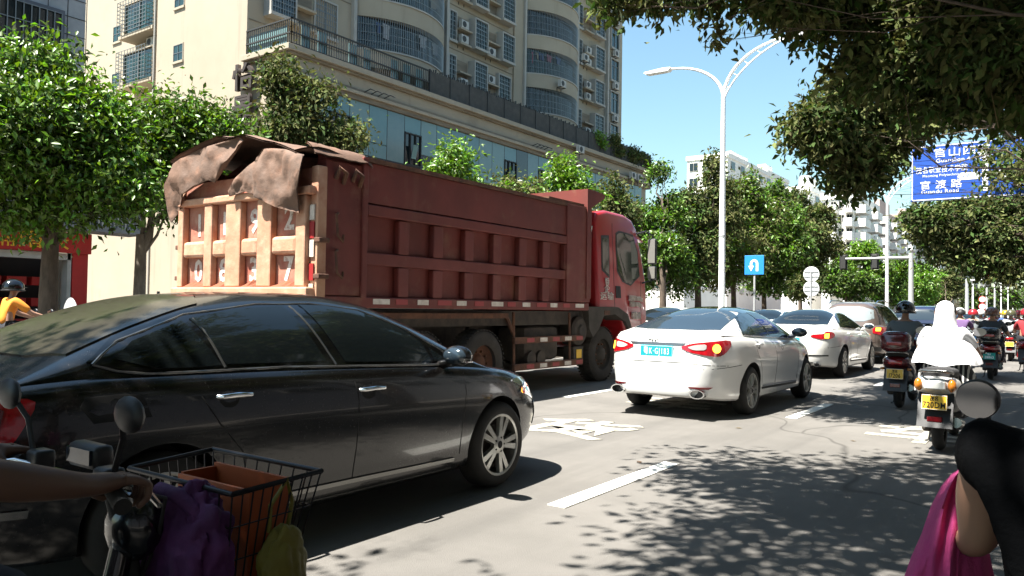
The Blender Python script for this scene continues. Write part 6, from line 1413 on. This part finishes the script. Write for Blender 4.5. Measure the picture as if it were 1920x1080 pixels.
    if helmet:
        b = MB(); P = []
        for i in range(11):
            t = math.pi * .63 * i / 10; k = 1 + .04 * (i > 8)
            P.append([Vector((.142 * k * math.sin(t) * math.cos(a), hy - .02 + .165 * k * math.sin(t) * math.sin(a), hz + .015 + .135 * math.cos(t))) for a in [2 * math.pi * j / 26 for j in range(26)]])
        b.grid(P, True); h = b.build('helmet', helmet, T, smooth=60)
        b = MB(); b.tube([(.146 * math.cos(a), hy - .02 + .17 * math.sin(a), hz - .04) for a in [2 * math.pi * j / 26 for j in range(27)]], .011, 6); b.build('helmet_rim', 'black_plastic', h, smooth=60)
        b = MB(); b.grid([[Vector((.13 * math.cos(a) * (1 + .25 * k), hy - .02 + .155 * math.sin(a) * (1 + .35 * k), hz + .03 - .02 * k)) for a in [R(40 + 10 * j) for j in range(11)]] for k in (0, .5, 1)]); b.build('visor_peak', helmet, h, smooth=60)
    return J
def small_wheel(T, y, r=.24, w=.10):
    wl = part('wheel', T, (0, y, r)); b = MB(); b.lathe([(r * .62, -w / 2), (r * .85, -w / 2 - .004), (r * .97, -w * .3), (r, 0), (r * .97, w * .3), (r * .85, w / 2 + .004), (r * .62, w / 2)], 28, None, True); b.build('tyre', 'rubber', wl, smooth=60)
    b = MB(); b.lathe([(r * .64, -w * .4), (r * .58, 0), (r * .64, w * .4)], 24); b.lathe([(.045, -w * .5), (.05, 0), (.045, w * .5)], 16)
    for i in range(5):
        M = Matrix.Rotation(2 * math.pi * i / 5, 4, 'X'); b.box(-.02, .02, -.018, .018, .04, r * .62, M)
    b.build('rim', 'rim_alloy', wl, smooth=40)
def scooter(T, paint='scooter_black', plate=None, platemat='plate_yellow', box=None, lamps='side', lettermat='gap_black', mirrors=True, round_mirror=False, rails=True):
    small_wheel(T, -.60); small_wheel(T, .66)
    b = MB(); loft(b, [(-.98, .70, .09, .035, 3), (-.93, .70, .165, .075, 3), (-.78, .68, .20, .115, 3), (-.55, .62, .205, .15, 3.2), (-.30, .55, .19, .17, 3.2), (-.08, .45, .15, .12, 3)]); tb_ = b.build('tail_body', paint, T, smooth=50)
    b = MB(); loft(b, [(-.86, .80, .12, .03, 3), (-.75, .815, .16, .05, 3), (-.45, .80, .17, .06, 3), (-.2, .75, .15, .06, 3), (.02, .70, .10, .05, 3)]); b.build('seat', 'seat_black', T, smooth=50)
    b = MB(); b.bbox(-.17, .17, -.15, .38, .30, .37, .03); b.build('floorboard', 'black_plastic', T, smooth=40)
    P = [[Vector((x, .36 + .10 * (1 - (x / .24) ** 2) + k * .14, .33 + .60 * k)) for x in [(-.24 + .06 * k) + (.48 - .12 * k) * j / 10 for j in range(11)]] for k in [i / 8 for i in range(9)]]
    b = MB(); b.grid(P); b.grid([[p + Vector((0, .03, 0)) for p in r] for r in P]); b.build('leg_shield', paint, T, smooth=60)
    b = MB(); loft(b, [(.36, .95, .10, .06, 2.5), (.46, .96, .15, .08, 2.5), (.56, .94, .12, .07, 2.5), (.60, .93, .05, .04, 2.5)]); b.build('headlamp_cowl', paint, T, smooth=50)
    b = MB(); b.tube([(0, .66, .24), (0, .55, .6), (0, .44, .92)], .035, 8); b.tube([(-.09, .68, .24), (-.09, .58, .5), (.09, .58, .5), (.09, .68, .24)], .02, 6); b.build('fork', 'black_plastic', T, smooth=50)
    b = MB(); b.grid([[Vector((x, .66 + .29 * math.cos(a), .24 + .29 * math.sin(a))) for x in (-.07, -.03, .03, .07)] for a in [R(20 + 14 * i) for i in range(10)]]); b.build('front_mudguard', paint, T, smooth=60)
    b = MB(); b.tube([(-.33, .33, 1.0), (-.2, .38, 1.01), (0, .44, .98), (.2, .38, 1.01), (.33, .33, 1.0)], .014, 8); hb = b.build('handlebar', 'steel_dark', T, smooth=50)
    for s in (-1, 1):
        b = MB(); b.cyl((s * .34, .325, 1.0), (s * .22, .372, 1.01), .02, n=10); b.build('grip', 'rubber', hb, smooth=50)
        b = MB(); b.tube([(s * .2, .42, 1.0), (s * .30, .405, .99), (s * .35, .385, .985)], .008, 6); b.build('brake_lever', 'chrome', hb, smooth=50)
        if mirrors:
            b = MB(); b.tube([(s * .22, .38, 1.02), (s * .25, .38, 1.12), (s * .27, .36, 1.19)], .007, 6); mo = b.build('mirror_stalk', 'black_plastic', hb, smooth=50)
            rr = (.047, .022, .047) if round_mirror else (.075, .025, .048)
            b = MB(); b.ball((s * .285, .36, 1.22), rr, 20, 10); b.build('mirror', 'black_plastic', hb, smooth=60)
            b = MB(); P = [Vector((s * .285 + rr[0] * .92 * math.cos(a), .330, 1.22 + rr[2] * .92 * math.sin(a))) for a in [2 * math.pi * j / 24 for j in range(24)]]; b.add(P + [p + Vector((0, .015, 0)) for p in P], [tuple(range(24)), tuple(range(47, 23, -1))] + [(j, (j + 1) % 24, 24 + (j + 1) % 24, 24 + j) for j in range(24)]); b.build('mirror_glass', 'scooter_mirror', hb)
        if lamps == 'side':
            b = MB(); b.ball((s * .15, -.945, .70), (.042, .05, .065), 12, 8); b.build('indicator', 'lamp_amber', tb_, smooth=60)
        else:
            b = MB(); b.ball((s * .18, -.92, .60), (.035, .03, .022), 10, 6); b.build('indicator', 'lamp_amber', tb_, smooth=60)
    b = MB()
    if lamps == 'side': b.bbox(-.10, .10, -.995, -.96, .655, .745, .015); b.build('tail_panel', paint, tb_)
    else: b.bbox(-.10, .10, -1.0, -.95, .665, .735, .02); b.build('tail_lamp', 'lamp_red', tb_, smooth=40)
    # rear mudguard carrying the plate
    b = MB(); b.grid([[Vector((x * (1 - .0 * k), -.86 - .16 * k, .62 - .34 * k)) for x in (-.16, -.10, 0, .10, .16)] for k in [i / 5 for i in range(6)]]); b.grid([[Vector((x, -.84 - .16 * k, .62 - .34 * k)) for x in (-.16, -.10, 0, .10, .16)] for k in [i / 5 for i in range(6)]]); mg = b.build('rear_mudguard', 'black_plastic', T)
    b = MB(); b.bbox(-.17, .17, -.90, -.40, .42, .60, .06); b.build('rear_case', 'black_plastic', T, smooth=40)
    b = MB(); b.bbox(-.07, .07, -1.0, -.975, .33, .39, .01); b.build('reflector', 'lamp_red_dark', mg)
    if plate is not None:
        M = Matrix.Translation((0, -1.005, .53)) @ Matrix.Rotation(-R(14), 4, 'X')
        b = MB(); b.bbox(-.115, .115, -.008, .004, -.075, .075, .006, M); o = b.build('number_plate', platemat, T)
        for i, (ln, z, s_) in enumerate(zip(plate, (.034, -.030), (.05, .085))): text('plate_lettering', ln, s_, M @ frame((0, -.009, z), (1, 0, 0), (0, 0, 1)), lettermat, o, .001, .78, bold=.0012)
        b = MB(); b.tube([M @ Vector(p) for p in ((-.11, -.009, -.07), (.11, -.009, -.07), (.11, -.009, .07), (-.11, -.009, .07), (-.11, -.009, -.07))], .003, 4); b.build('plate_border', 'sign_white' if platemat != 'plate_green' else 'plate_green', o)
    b = MB(); b.tube([(.10, .0, .28), (.15, -.3, .24), (.17, -.45, .26)], .02, 8); b.cyl((.17, -.42, .26), (.18, -.88, .33), .055, .05, 14); b.build('exhaust', 'satin_trim', T, smooth=40)
    b = MB(); b.bbox(-.15, -.05, -.75, -.2, .2, .36, .03); b.build('engine', 'chassis', T)
    b = MB(); b.tube([(-.10, -.2, .35), (-.16, -.1, .03), (-.2, -.1, .01)], .012, 6); b.build('stand', 'steel_dark', T)
    if rails:
        b = MB(); b.tube([(-.13, -.70, .80), (-.145, -.88, .83), (-.10, -.99, .845), (.10, -.99, .845), (.145, -.88, .83), (.13, -.70, .80)], .017, 8); b.build('grab_rail', 'satin_trim', T, smooth=50)
    if box:
        b = MB(); loft(b, [(-1.06, 1.0, .15, .10, 4), (-1.02, 1.0, .19, .14, 4), (-.9, 1.0, .20, .155, 4), (-.75, 1.0, .19, .15, 4), (-.71, 1.0, .15, .11, 4)]); o = b.build('top_box', box, T, smooth=45)
        b = MB(); b.bbox(-.10, .10, -1.085, -1.05, .95, 1.0, .01); b.build('box_reflector', 'lamp_red', o)
RG = 'scooter riders queueing on the right'
def duo(px, py, slab, plab, sk, rk, yaw=0, z=None, pos=None, grp=True):
    g = pos if pos else onZ(px, py); loc = (g[0] if pos else g.x, (g[1] if pos else g.y) + (0 if pos else .66), 0)
    S = thing('scooter', slab, 'scooter', loc, yaw, RG if grp else None); scooter(S, **sk)
    P = thing('person', plab, 'person', loc, yaw, RG if grp else None); J = rider(P, **rk); return S, P, J
S, P, J = duo(1760, 845, 'silver scooter with amber lamps and yellow plate 720DM', 'person in a white hooded sun cape and striped skirt', dict(paint='scooter_silver', plate=('茂名', '720DM')), dict(shirt='cape_white', helmet=None, dz=-.05, dress=True))
# the cape: hood, shoulders and flared hem, with folds
rows = []
hy = J['head'][1]
prof = [(1.60, .0, .0), (1.588, .04, .05), (1.56, .075, .09), (1.50, .095, .115), (1.42, .104, .122), (1.34, .112, .125), (1.27, .135, .14), (1.20, .185, .165), (1.12, .245, .20), (1.04, .295, .245), (.97, .325, .275), (.92, .335, .285)]
for i, (z, rx, ry) in enumerate(prof):
    row = []
    for j in range(48):
        a = 2 * math.pi * j / 48; f = max(0, (1.2 - z)) * 1.0; k = 1 + f * (.17 * math.sin(7 * a + 1) + .12 * math.sin(12 * a + 2 + z * 5))
        row.append(Vector((rx * k * math.cos(a), hy - .03 + ry * k * math.sin(a) + max(0, 1.2 - z) * .0, z - .03 + f * .05 * math.sin(5 * a) - (.0 if math.sin(a) < 0 else 0) - .06 * f * abs(math.sin(a)) )))
    rows.append(row)
b = MB(); b.grid(rows, True); b.build('cape', 'cape_white', P, smooth=80, fix=True)
b = MB(); b.grid([[Vector((r_ * math.cos(a) * (1 + .05 * math.sin(9 * a)), -.16 + r_ * .9 * math.sin(a) + (.12 if math.sin(a) > 0 else 0), z)) for a in [2 * math.pi * j / 40 for j in range(40)]] for z, r_ in ((.95, .17), (.86, .22), (.76, .27), (.66, .30), (.58, .31))], True); b.build('skirt', 'skirt_striped', P, smooth=80)
duo(1685, 765, 'maroon scooter with a maroon top box and yellow plate J7206', 'person in a grey shirt and glossy black helmet', dict(paint='scooter_maroon', plate=('茂名', 'J7206'), box='scooter_maroon', lamps='low'), dict(shirt='shirt_grey', helmet='helmet_black', lean=.03, dz=-.02))
duo(1857, 712, 'black scooter with a dark top box and a green plate', 'person in a dark grey shirt and brown helmet', dict(paint='scooter_maroon', plate=('粤K', '28863'), platemat='plate_green', box='scooter_black', lamps='low', lettermat='sign_white'), dict(shirt='shirt_dark', helmet='helmet_brown', dz=-.04, skin='skin'))
duo(1894, 677, 'black scooter with a glowing red tail lamp and orange plate', 'person in a pale blouse and olive helmet', dict(paint='scooter_black', plate=(), lamps='low'), dict(shirt='shirt_pale', helmet='helmet_olive', dz=-.04))
duo(1820, 680, 'blue scooter with pale mirrors ahead of the caped person', 'person in a grey jacket leaning over blue handlebars', dict(paint='scooter_blue', plate=(), lamps='low'), dict(shirt='shirt_grey', helmet='helmet_red', lean=.16, dz=-.05))
duo(1797, 690, 'dark scooter half hidden by the white cape', 'person in a purple top behind the caped person', dict(paint='scooter_black', plate=None, lamps='low'), dict(shirt='shirt_purple', helmet=None, dz=-.04))
cols = [('scooter_red', 'shirt_red', 'helmet_red', 'red helmet and red top'), ('scooter_white', 'shirt_pale', 'helmet_white', 'white helmet and pale top'), ('scooter_black', 'shirt_blue', 'helmet_yellow', 'yellow helmet and blue top'), ('scooter_blue', 'shirt_dark', 'helmet_black', 'black helmet and dark top')]
firsts = []
spots = [(-1.3, 33), (-2.3, 31), (-1.9, 37), (-.9, 40), (-2.6, 43), (-1.6, 46), (-1.0, 50), (-2.3, 54), (-1.5, 60), (-2.6, 64), (-.8, 66), (-1.9, 72), (-.75, 23.6), (-2.3, 24.4), (-.55, 30.5), (-.7, 35.5), (-2.7, 38.5), (-.6, 44.5), (-2.9, 50), (-1.3, 55.5), (-.9, 59)]
wh = ['between the nearer queue and the far one', 'in the middle of the queue', 'at the head of the queue', 'near the orange plate', 'far along the kerb', 'close to the kerb']
for i, (x, y) in enumerate(spots):
    p_, s_, h_, t_ = cols[i % 4]
    if i < 4:
        S, P, J = duo(0, 0, 'distant scooter under the %s %s' % (t_.split(' and ')[0], wh[min(i // 4, 5)]), 'distant person with %s %s' % (t_, wh[min(i // 4, 5)]), dict(paint=p_, plate=None, lamps='low'), dict(shirt=s_, helmet=h_, dz=-.03), pos=(x, y)); firsts.append((S, P))
    else:
        for o in firsts[i % 4]:
            c = copy_tree(o); c.location = (x, y, 0); c['label'] = o['label'].replace(wh[0], wh[min(i // 4, 5)])
# sanitation rider in orange on the far carriageway
S, P, J = duo(0, 0, 'white scooter on the far carriageway under the person in orange', 'person in bright orange riding before the red shop', dict(paint='scooter_white', plate=None, lamps='low'), dict(shirt='orange_cloth', helmet='helmet_black', legs='trousers_dark', dz=.12), pos=(-14.2, onX(26, 575, -14.2).y + .1), grp=False)
b = MB(); b.grid([[Vector((.3 * math.cos(a), .75 + .05 * k, .95 + .1 + .42 * math.sin(a) * k)) for a in [R(15 * j) for j in range(13)]] for k in (.0, .5, 1.0)]); b.build('windshield', 'helmet_white', S, smooth=60)
# ------------------------------------------------------------------ foreground: the electric bicycle at left, our own motorcycle at right
mat('basket_wire', (.05, .05, .055), .35, .7); mat('bag_purple', (.075, .012, .09), .8, col2=(.15, .03, .16), scale=9, bump=.3, bscale=20); mat('orange_box', (.55, .11, .02), .6); mat('yellow_bag', (.24, .20, .02), .6, bump=.4, bscale=15)
EB = thing('electric_bicycle', 'dark electric bicycle with a wire front basket beside the black sedan', 'bicycle', (-1.9, .62, 0))
def eb(name, m, fn, smooth=50, parent=EB): b = MB(); fn(b); return b.build(name, m, parent, smooth)
small_wheel(EB, -.55, .25, .08); small_wheel(EB, .62, .25, .08)
eb('frame', 'scooter_black', lambda b: (b.tube([(0, .40, .82), (0, .34, .55), (0, .1, .36), (0, -.2, .36), (0, -.5, .27)], .03, 8), b.tube([(0, -.2, .36), (0, -.3, .78)], .025, 8)))
eb('fork', 'steel_dark', lambda b: (b.tube([(-.06, .62, .25), (-.06, .5, .58), (0, .45, .66), (0, .36, .98)], .02, 8), b.tube([(.06, .62, .25), (.06, .5, .58), (0, .45, .66)], .02, 8)))
hb = eb('handlebar', 'chrome', lambda b: b.tube([(-.31, .17, 1.0), (-.2, .23, 1.02), (-.06, .33, .98), (.06, .33, .98), (.2, .26, 1.02), (.31, .24, 1.0)], .012, 10))
for s in (-1, 1):
    eb('grip', 'rubber', lambda b: b.cyl((s * .33, .22, .998), (s * .21, .255, 1.018), .018, n=12), parent=hb)
    eb('brake_lever', 'satin_trim', lambda b: b.tube([(s * .18, .30, 1.01), (s * .24, .32, 1.0), (s * .33, .30, .985)], [.011, .008, .006], 6), parent=hb)
    eb('mirror_stalk', 'black_plastic', lambda b: b.tube([(s * .19, .27, 1.03), (s * .23, .27, 1.12), (s * .26, .25, 1.17)], .007, 6), parent=hb)
    eb('mirror', 'black_plastic', lambda b: b.ball((s * .29, .25, 1.18), (.055, .018, .04), 14, 8), parent=hb)
    eb('switch_block', 'black_plastic', lambda b: b.bbox(s * .165 - .03, s * .165 + .03, .25, .30, 1.0, 1.05, .01), parent=hb)
eb('display', 'black_plastic', lambda b: b.bbox(-.07, .07, .29, .34, 1.02, 1.08, .015), parent=hb)
eb('display_screen', 'car_glass_clear', lambda b: b.box(-.055, .055, .284, .29, 1.035, 1.07), parent=hb)
for dx in (-.03, .02, .05): eb('cable', 'rubber', lambda b: b.tube([(dx * 4, .30, 1.0), (dx * 3, .42, .95), (dx, .46, .82), (0, .42, .66)], .005, 6), parent=hb)
eb('seat', 'seat_black', lambda b: loft(b, [(-.52, .82, .10, .03, 3), (-.42, .83, .125, .04, 3), (-.2, .82, .09, .035, 3), (-.08, .81, .03, .02, 3)]))
eb('front_mudguard', 'scooter_black', lambda b: b.grid([[Vector((x, .62 + .28 * math.cos(a), .25 + .28 * math.sin(a))) for x in (-.05, 0, .05)] for a in [R(10 + 15 * i) for i in range(11)]]))
eb('battery_box', 'scooter_black', lambda b: b.bbox(-.1, .1, -.2, .12, .3, .5, .04))
eb('light_cowl', 'scooter_black', lambda b: b.ball((0, .43, .86), (.08, .07, .09), 14, 9))
# basket
K = part('basket', EB, (0, .67, .68)); rim = [(-.24, -.13, .27), (.24, -.13, .27), (.25, .14, .285), (-.25, .14, .285)]; bot = [(-.18, -.10, 0), (.18, -.10, 0), (.18, .10, 0), (-.18, .10, 0)]
b = MB(); b.tube([Vector(p) for p in rim] + [Vector(rim[0])], .0075, 8); b.build('rim', 'basket_wire', K, smooth=50)
b = MB(); b.tube([Vector(p) for p in bot] + [Vector(bot[0])], .004, 6)
for i in range(4):
    a0, a1, c0, c1 = Vector(rim[i]), Vector(rim[(i + 1) % 4]), Vector(bot[i]), Vector(bot[(i + 1) % 4])
    for j in range(9): t = j / 9; b.tube([a0.lerp(a1, t), c0.lerp(c1, t)], .0022, 4, False)
    for t in (.33, .66): b.tube([a0.lerp(c0, t), a1.lerp(c1, t)], .0022, 4, False)
for j in range(7): t = (j + .5) / 7; b.tube([Vector(bot[0]).lerp(Vector(bot[1]), t), Vector(bot[3]).lerp(Vector(bot[2]), t)], .002, 4, False)
b.build('wires', 'basket_wire', K)
bk = (-1.9, 1.29, .69)
OB = thing('orange_box', 'open orange cardboard box in the bicycle basket', 'box', (bk[0], bk[1] + .03, bk[2] + .005))
for (x0, x1, y0, y1, z1, nm) in ((-.16, .17, .055, .065, .25, 'back_side'), (-.16, .17, -.06, -.05, .235, 'near_side'), (.16, .17, -.05, .055, .24, 'right_side'), (-.16, -.15, -.05, .055, .24, 'left_side'), (-.15, .16, -.05, .055, .01, 'bottom')):
    b = MB(); b.box(x0, x1, y0, y1, 0, z1); b.build(nm, 'orange_box', OB)
def lump(name, label, cat, loc, r, m, seed, amp=.25):
    T = thing(name, label, cat, loc); b = MB(); b.ball((0, 0, 0), r, 72, 48)
    for i, v in enumerate(b.v):
        q = Vector(v); n = mnoise.noise(q * 9 + Vector((seed, 0, 0))) * amp + (abs(mnoise.noise(Vector((q.x * 26, q.y * 26, q.z * 9 + seed)))) - .2) * amp * 1.1 + mnoise.noise(q * 60) * amp * .18; b.v[i] = tuple(q * (1 + n))
    b.build('cloth', m, T, smooth=80); return T
PB = lump('purple_bag', 'crumpled purple cloth bag bulging from the bicycle basket', 'bag', (bk[0] + .05, bk[1] - .135, bk[2] + .10), (.19, .075, .16), 'bag_purple', 3, .3)
b = MB(); b.tube([(-.10, -.02, .10), (-.05, -.04, .145), (.04, -.04, .14), (.10, -.01, .09)], .02, 8); b.build('strap', 'bag_purple', PB, smooth=60)
YB = lump('yellow_bag', 'small yellow plastic bag hanging from the basket corner', 'bag', (bk[0] + .235, bk[1] + .03, bk[2] + .055), (.045, .075, .10), 'yellow_bag', 8, .3)
b = MB(); b.tube([(-.02, -.03, .08), (-.01, -.035, .15), (.01, 0, .215), (-.01, .035, .15), (-.02, .03, .08)], .006, 6); b.build('handle', 'yellow_bag', YB)
# its rider: body beyond the frame, bare right arm reaching to the grip
RP = thing('person', 'person with a bare arm steering the electric bicycle', 'person', (-1.9, .62, 0))
J = {'pelvis': (0, -.32, .92, .14, .12), 'spine': (0, -.32, 1.08, .13, .11), 'chest': (0, -.30, 1.27, .15, .12), 'neck': (0, -.28, 1.405, .055, .055), 'skull': (0, -.27, 1.455, .062, .062), 'head': (0, -.255, 1.53, .085, .095), 'crown': (0, -.265, 1.60, .06, .07), 'nose': (0, -.15, 1.51, .018, .018)}
E = [('pelvis', 'spine'), ('spine', 'chest'), ('chest', 'neck'), ('neck', 'skull'), ('skull', 'head'), ('head', 'crown'), ('head', 'nose')]
for s, k in ((-1, 'l'), (1, 'r')):
    J.update({k + 'sh': (s * .18, -.29, 1.36, .065, .065), k + 'el': (s * .30, -.08, 1.11, .043, .043), k + 'fa': (s * .30, .04, 1.075, .042, .04), k + 'wr': (s * .285, .165, 1.045, .029, .024), k + 'ha': (s * .27, .222, 1.040, .038, .020), k + 'hp': (s * .10, -.28, .88, .105, .1), k + 'kn': (s * .14, .12, .80, .07, .07), k + 'an': (s * .13, .0, .42, .045, .045), k + 'ft': (s * .13, .14, .37, .04, .03)})
    E += [('chest', k + 'sh'), (k + 'sh', k + 'el'), (k + 'el', k + 'fa'), (k + 'fa', k + 'wr'), (k + 'wr', k + 'ha'), ('pelvis', k + 'hp'), (k + 'hp', k + 'kn'), (k + 'kn', k + 'an'), (k + 'an', k + 'ft')]
    for i in range(4):                                     # fingers curl round the grip; the index rests out toward the lever
        bx = s * (.236 + .023 * i); n_ = k + 'f%d' % i; e = .012 if i == 0 else 0
        J.update({n_ + 'a': (bx, .262, 1.043, .0105, .0105), n_ + 'b': (bx, .290 + e, 1.028, .0098, .0098), n_ + 'c': (bx, .286 + e * 2, 1.0, .0092, .0092), n_ + 'd': (bx, .262 + e * 2.5, .984, .008, .008)})
        E += [(k + 'ha', n_ + 'a'), (n_ + 'a', n_ + 'b'), (n_ + 'b', n_ + 'c'), (n_ + 'c', n_ + 'd')]
    J.update({k + 't1': (s * .228, .205, 1.028, .014, .014), k + 't2': (s * .208, .225, 1.005, .011, .011), k + 't3': (s * .205, .25, .99, .009, .009)}); E += [(k + 'ha', k + 't1'), (k + 't1', k + 't2'), (k + 't2', k + 't3')]
link('body', skin_mesh('body', J, E, 'pelvis', 'skin_dark'), RP)
Je = {k: J[k][:3] + (J[k][3] + .022, J[k][4] + .022) for k in ('pelvis', 'spine', 'chest', 'lsh', 'rsh')}
Je['collar'] = (0, -.285, 1.375, .085, .08)
for k in 'lr': Je[k + 'sl'] = tuple(Vector(J[k + 'sh'][:3]).lerp(Vector(J[k + 'el'][:3]), .55)) + (.07, .07)
link('shirt', skin_mesh('shirt', Je, [('pelvis', 'spine'), ('spine', 'chest'), ('chest', 'lsh'), ('chest', 'rsh'), ('chest', 'collar'), ('lsh', 'lsl'), ('rsh', 'rsl')], 'pelvis', 'shirt_blue'), RP)
Jl = {k: J[k][:3] + (J[k][3] + .02, J[k][4] + .02) for k in ('pelvis', 'lhp', 'rhp', 'lkn', 'rkn', 'lan', 'ran')}
link('trousers', skin_mesh('trousers', Jl, [('pelvis', 'lhp'), ('pelvis', 'rhp'), ('lhp', 'lkn'), ('rhp', 'rkn'), ('lkn', 'lan'), ('rkn', 'ran')], 'pelvis', 'trousers_dark'), RP)
b = MB(); b.ball((0, -.275, 1.565), (.105, .115, .09), 20, 12); b.build('hair', 'hair', RP, smooth=60)
# our own motorcycle and its driver
DX, DY = .12, 1.78
S = thing('motorcycle', 'dark motorcycle with a round mirror carrying the person in black', 'motorcycle', (DX, DY, 0)); scooter(S, paint='scooter_black', plate=None, lamps='low', round_mirror=True)
D = thing('person', 'person in a black shirt with a pink jacket over bare arms', 'person', (DX - .06, DY, 0)); dj = -.105
Jd = rider(D, shirt='shirt_black', legs='trousers_dark', helmet=None, dz=dj, skin='skin', lean=.0, sleeve=.36, elbow=(.19, -.075, 1.10), armr=.034, bulk=.015)
# pink jacket worn back to front: sleeves pushed down the forearms and a front panel
for s in (1,):
    el, wr = Vector((s * .235, .05, 1.015 + dj)), Vector((s * .29, .30, 1.0 + dj)); rows = []
    for i in range(9):
        t = i / 8; c = el.lerp(wr, t); r_ = .085 - .035 * t + .008 * math.sin(i * 2.3)
        rows.append([c + Vector((math.cos(a) * r_ * (1 + .08 * math.sin(3 * a + i)), 0, math.sin(a) * r_ * (1.25 - .2 * t) - .02 * (1 - t))) for a in [2 * math.pi * j / 22 for j in range(22)]])
    b = MB(); b.grid(rows, True); b.build('pink_sleeve', 'pink_cloth', D, smooth=70)
Le = [(1800, 878), (1782, 890), (1764, 912), (1745, 950), (1728, 1000), (1708, 1045), (1694, 1085), (1660, 1180), (1630, 1280)]
Re = [(1815, 885), (1826, 905), (1834, 935), (1842, 970), (1850, 1010), (1858, 1050), (1866, 1090), (1880, 1180), (1890, 1280)]
F_, B_ = [], []; Dl = Vector(D.location)
for i, (l, r_) in enumerate(zip(Le, Re)):
    fr_, bk_ = [], []
    for j in range(25):
        u = j / 24; px, py = l[0] + (r_[0] - l[0]) * u, l[1] + (r_[1] - l[1]) * u; k = math.sin(math.pi * u) ** .6
        w = .014 * math.sin(u * 17 + i * .5) + .009 * math.sin(u * 31 - i * .8) + .05 * mnoise.noise(Vector((u * 3, i * .35, 2)))
        fr_.append(at(px, py, 1.62 - .10 * k + w * k) - Dl); bk_.append(at(px, py, 1.64 + .08 * k) - Dl)
    F_.append(fr_); B_.append(bk_)
b = MB(); b.grid(F_); b.grid(B_); b.build('pink_jacket', 'pink_cloth', D, smooth=80)
b = MB(); b.tube([F_[i][14] + Vector((0, -.004, 0)) for i in range(len(F_))], .004, 5); b.build('seam', 'pink_cloth', D, smooth=60)
bpy.data.scenes.remove(TMP)
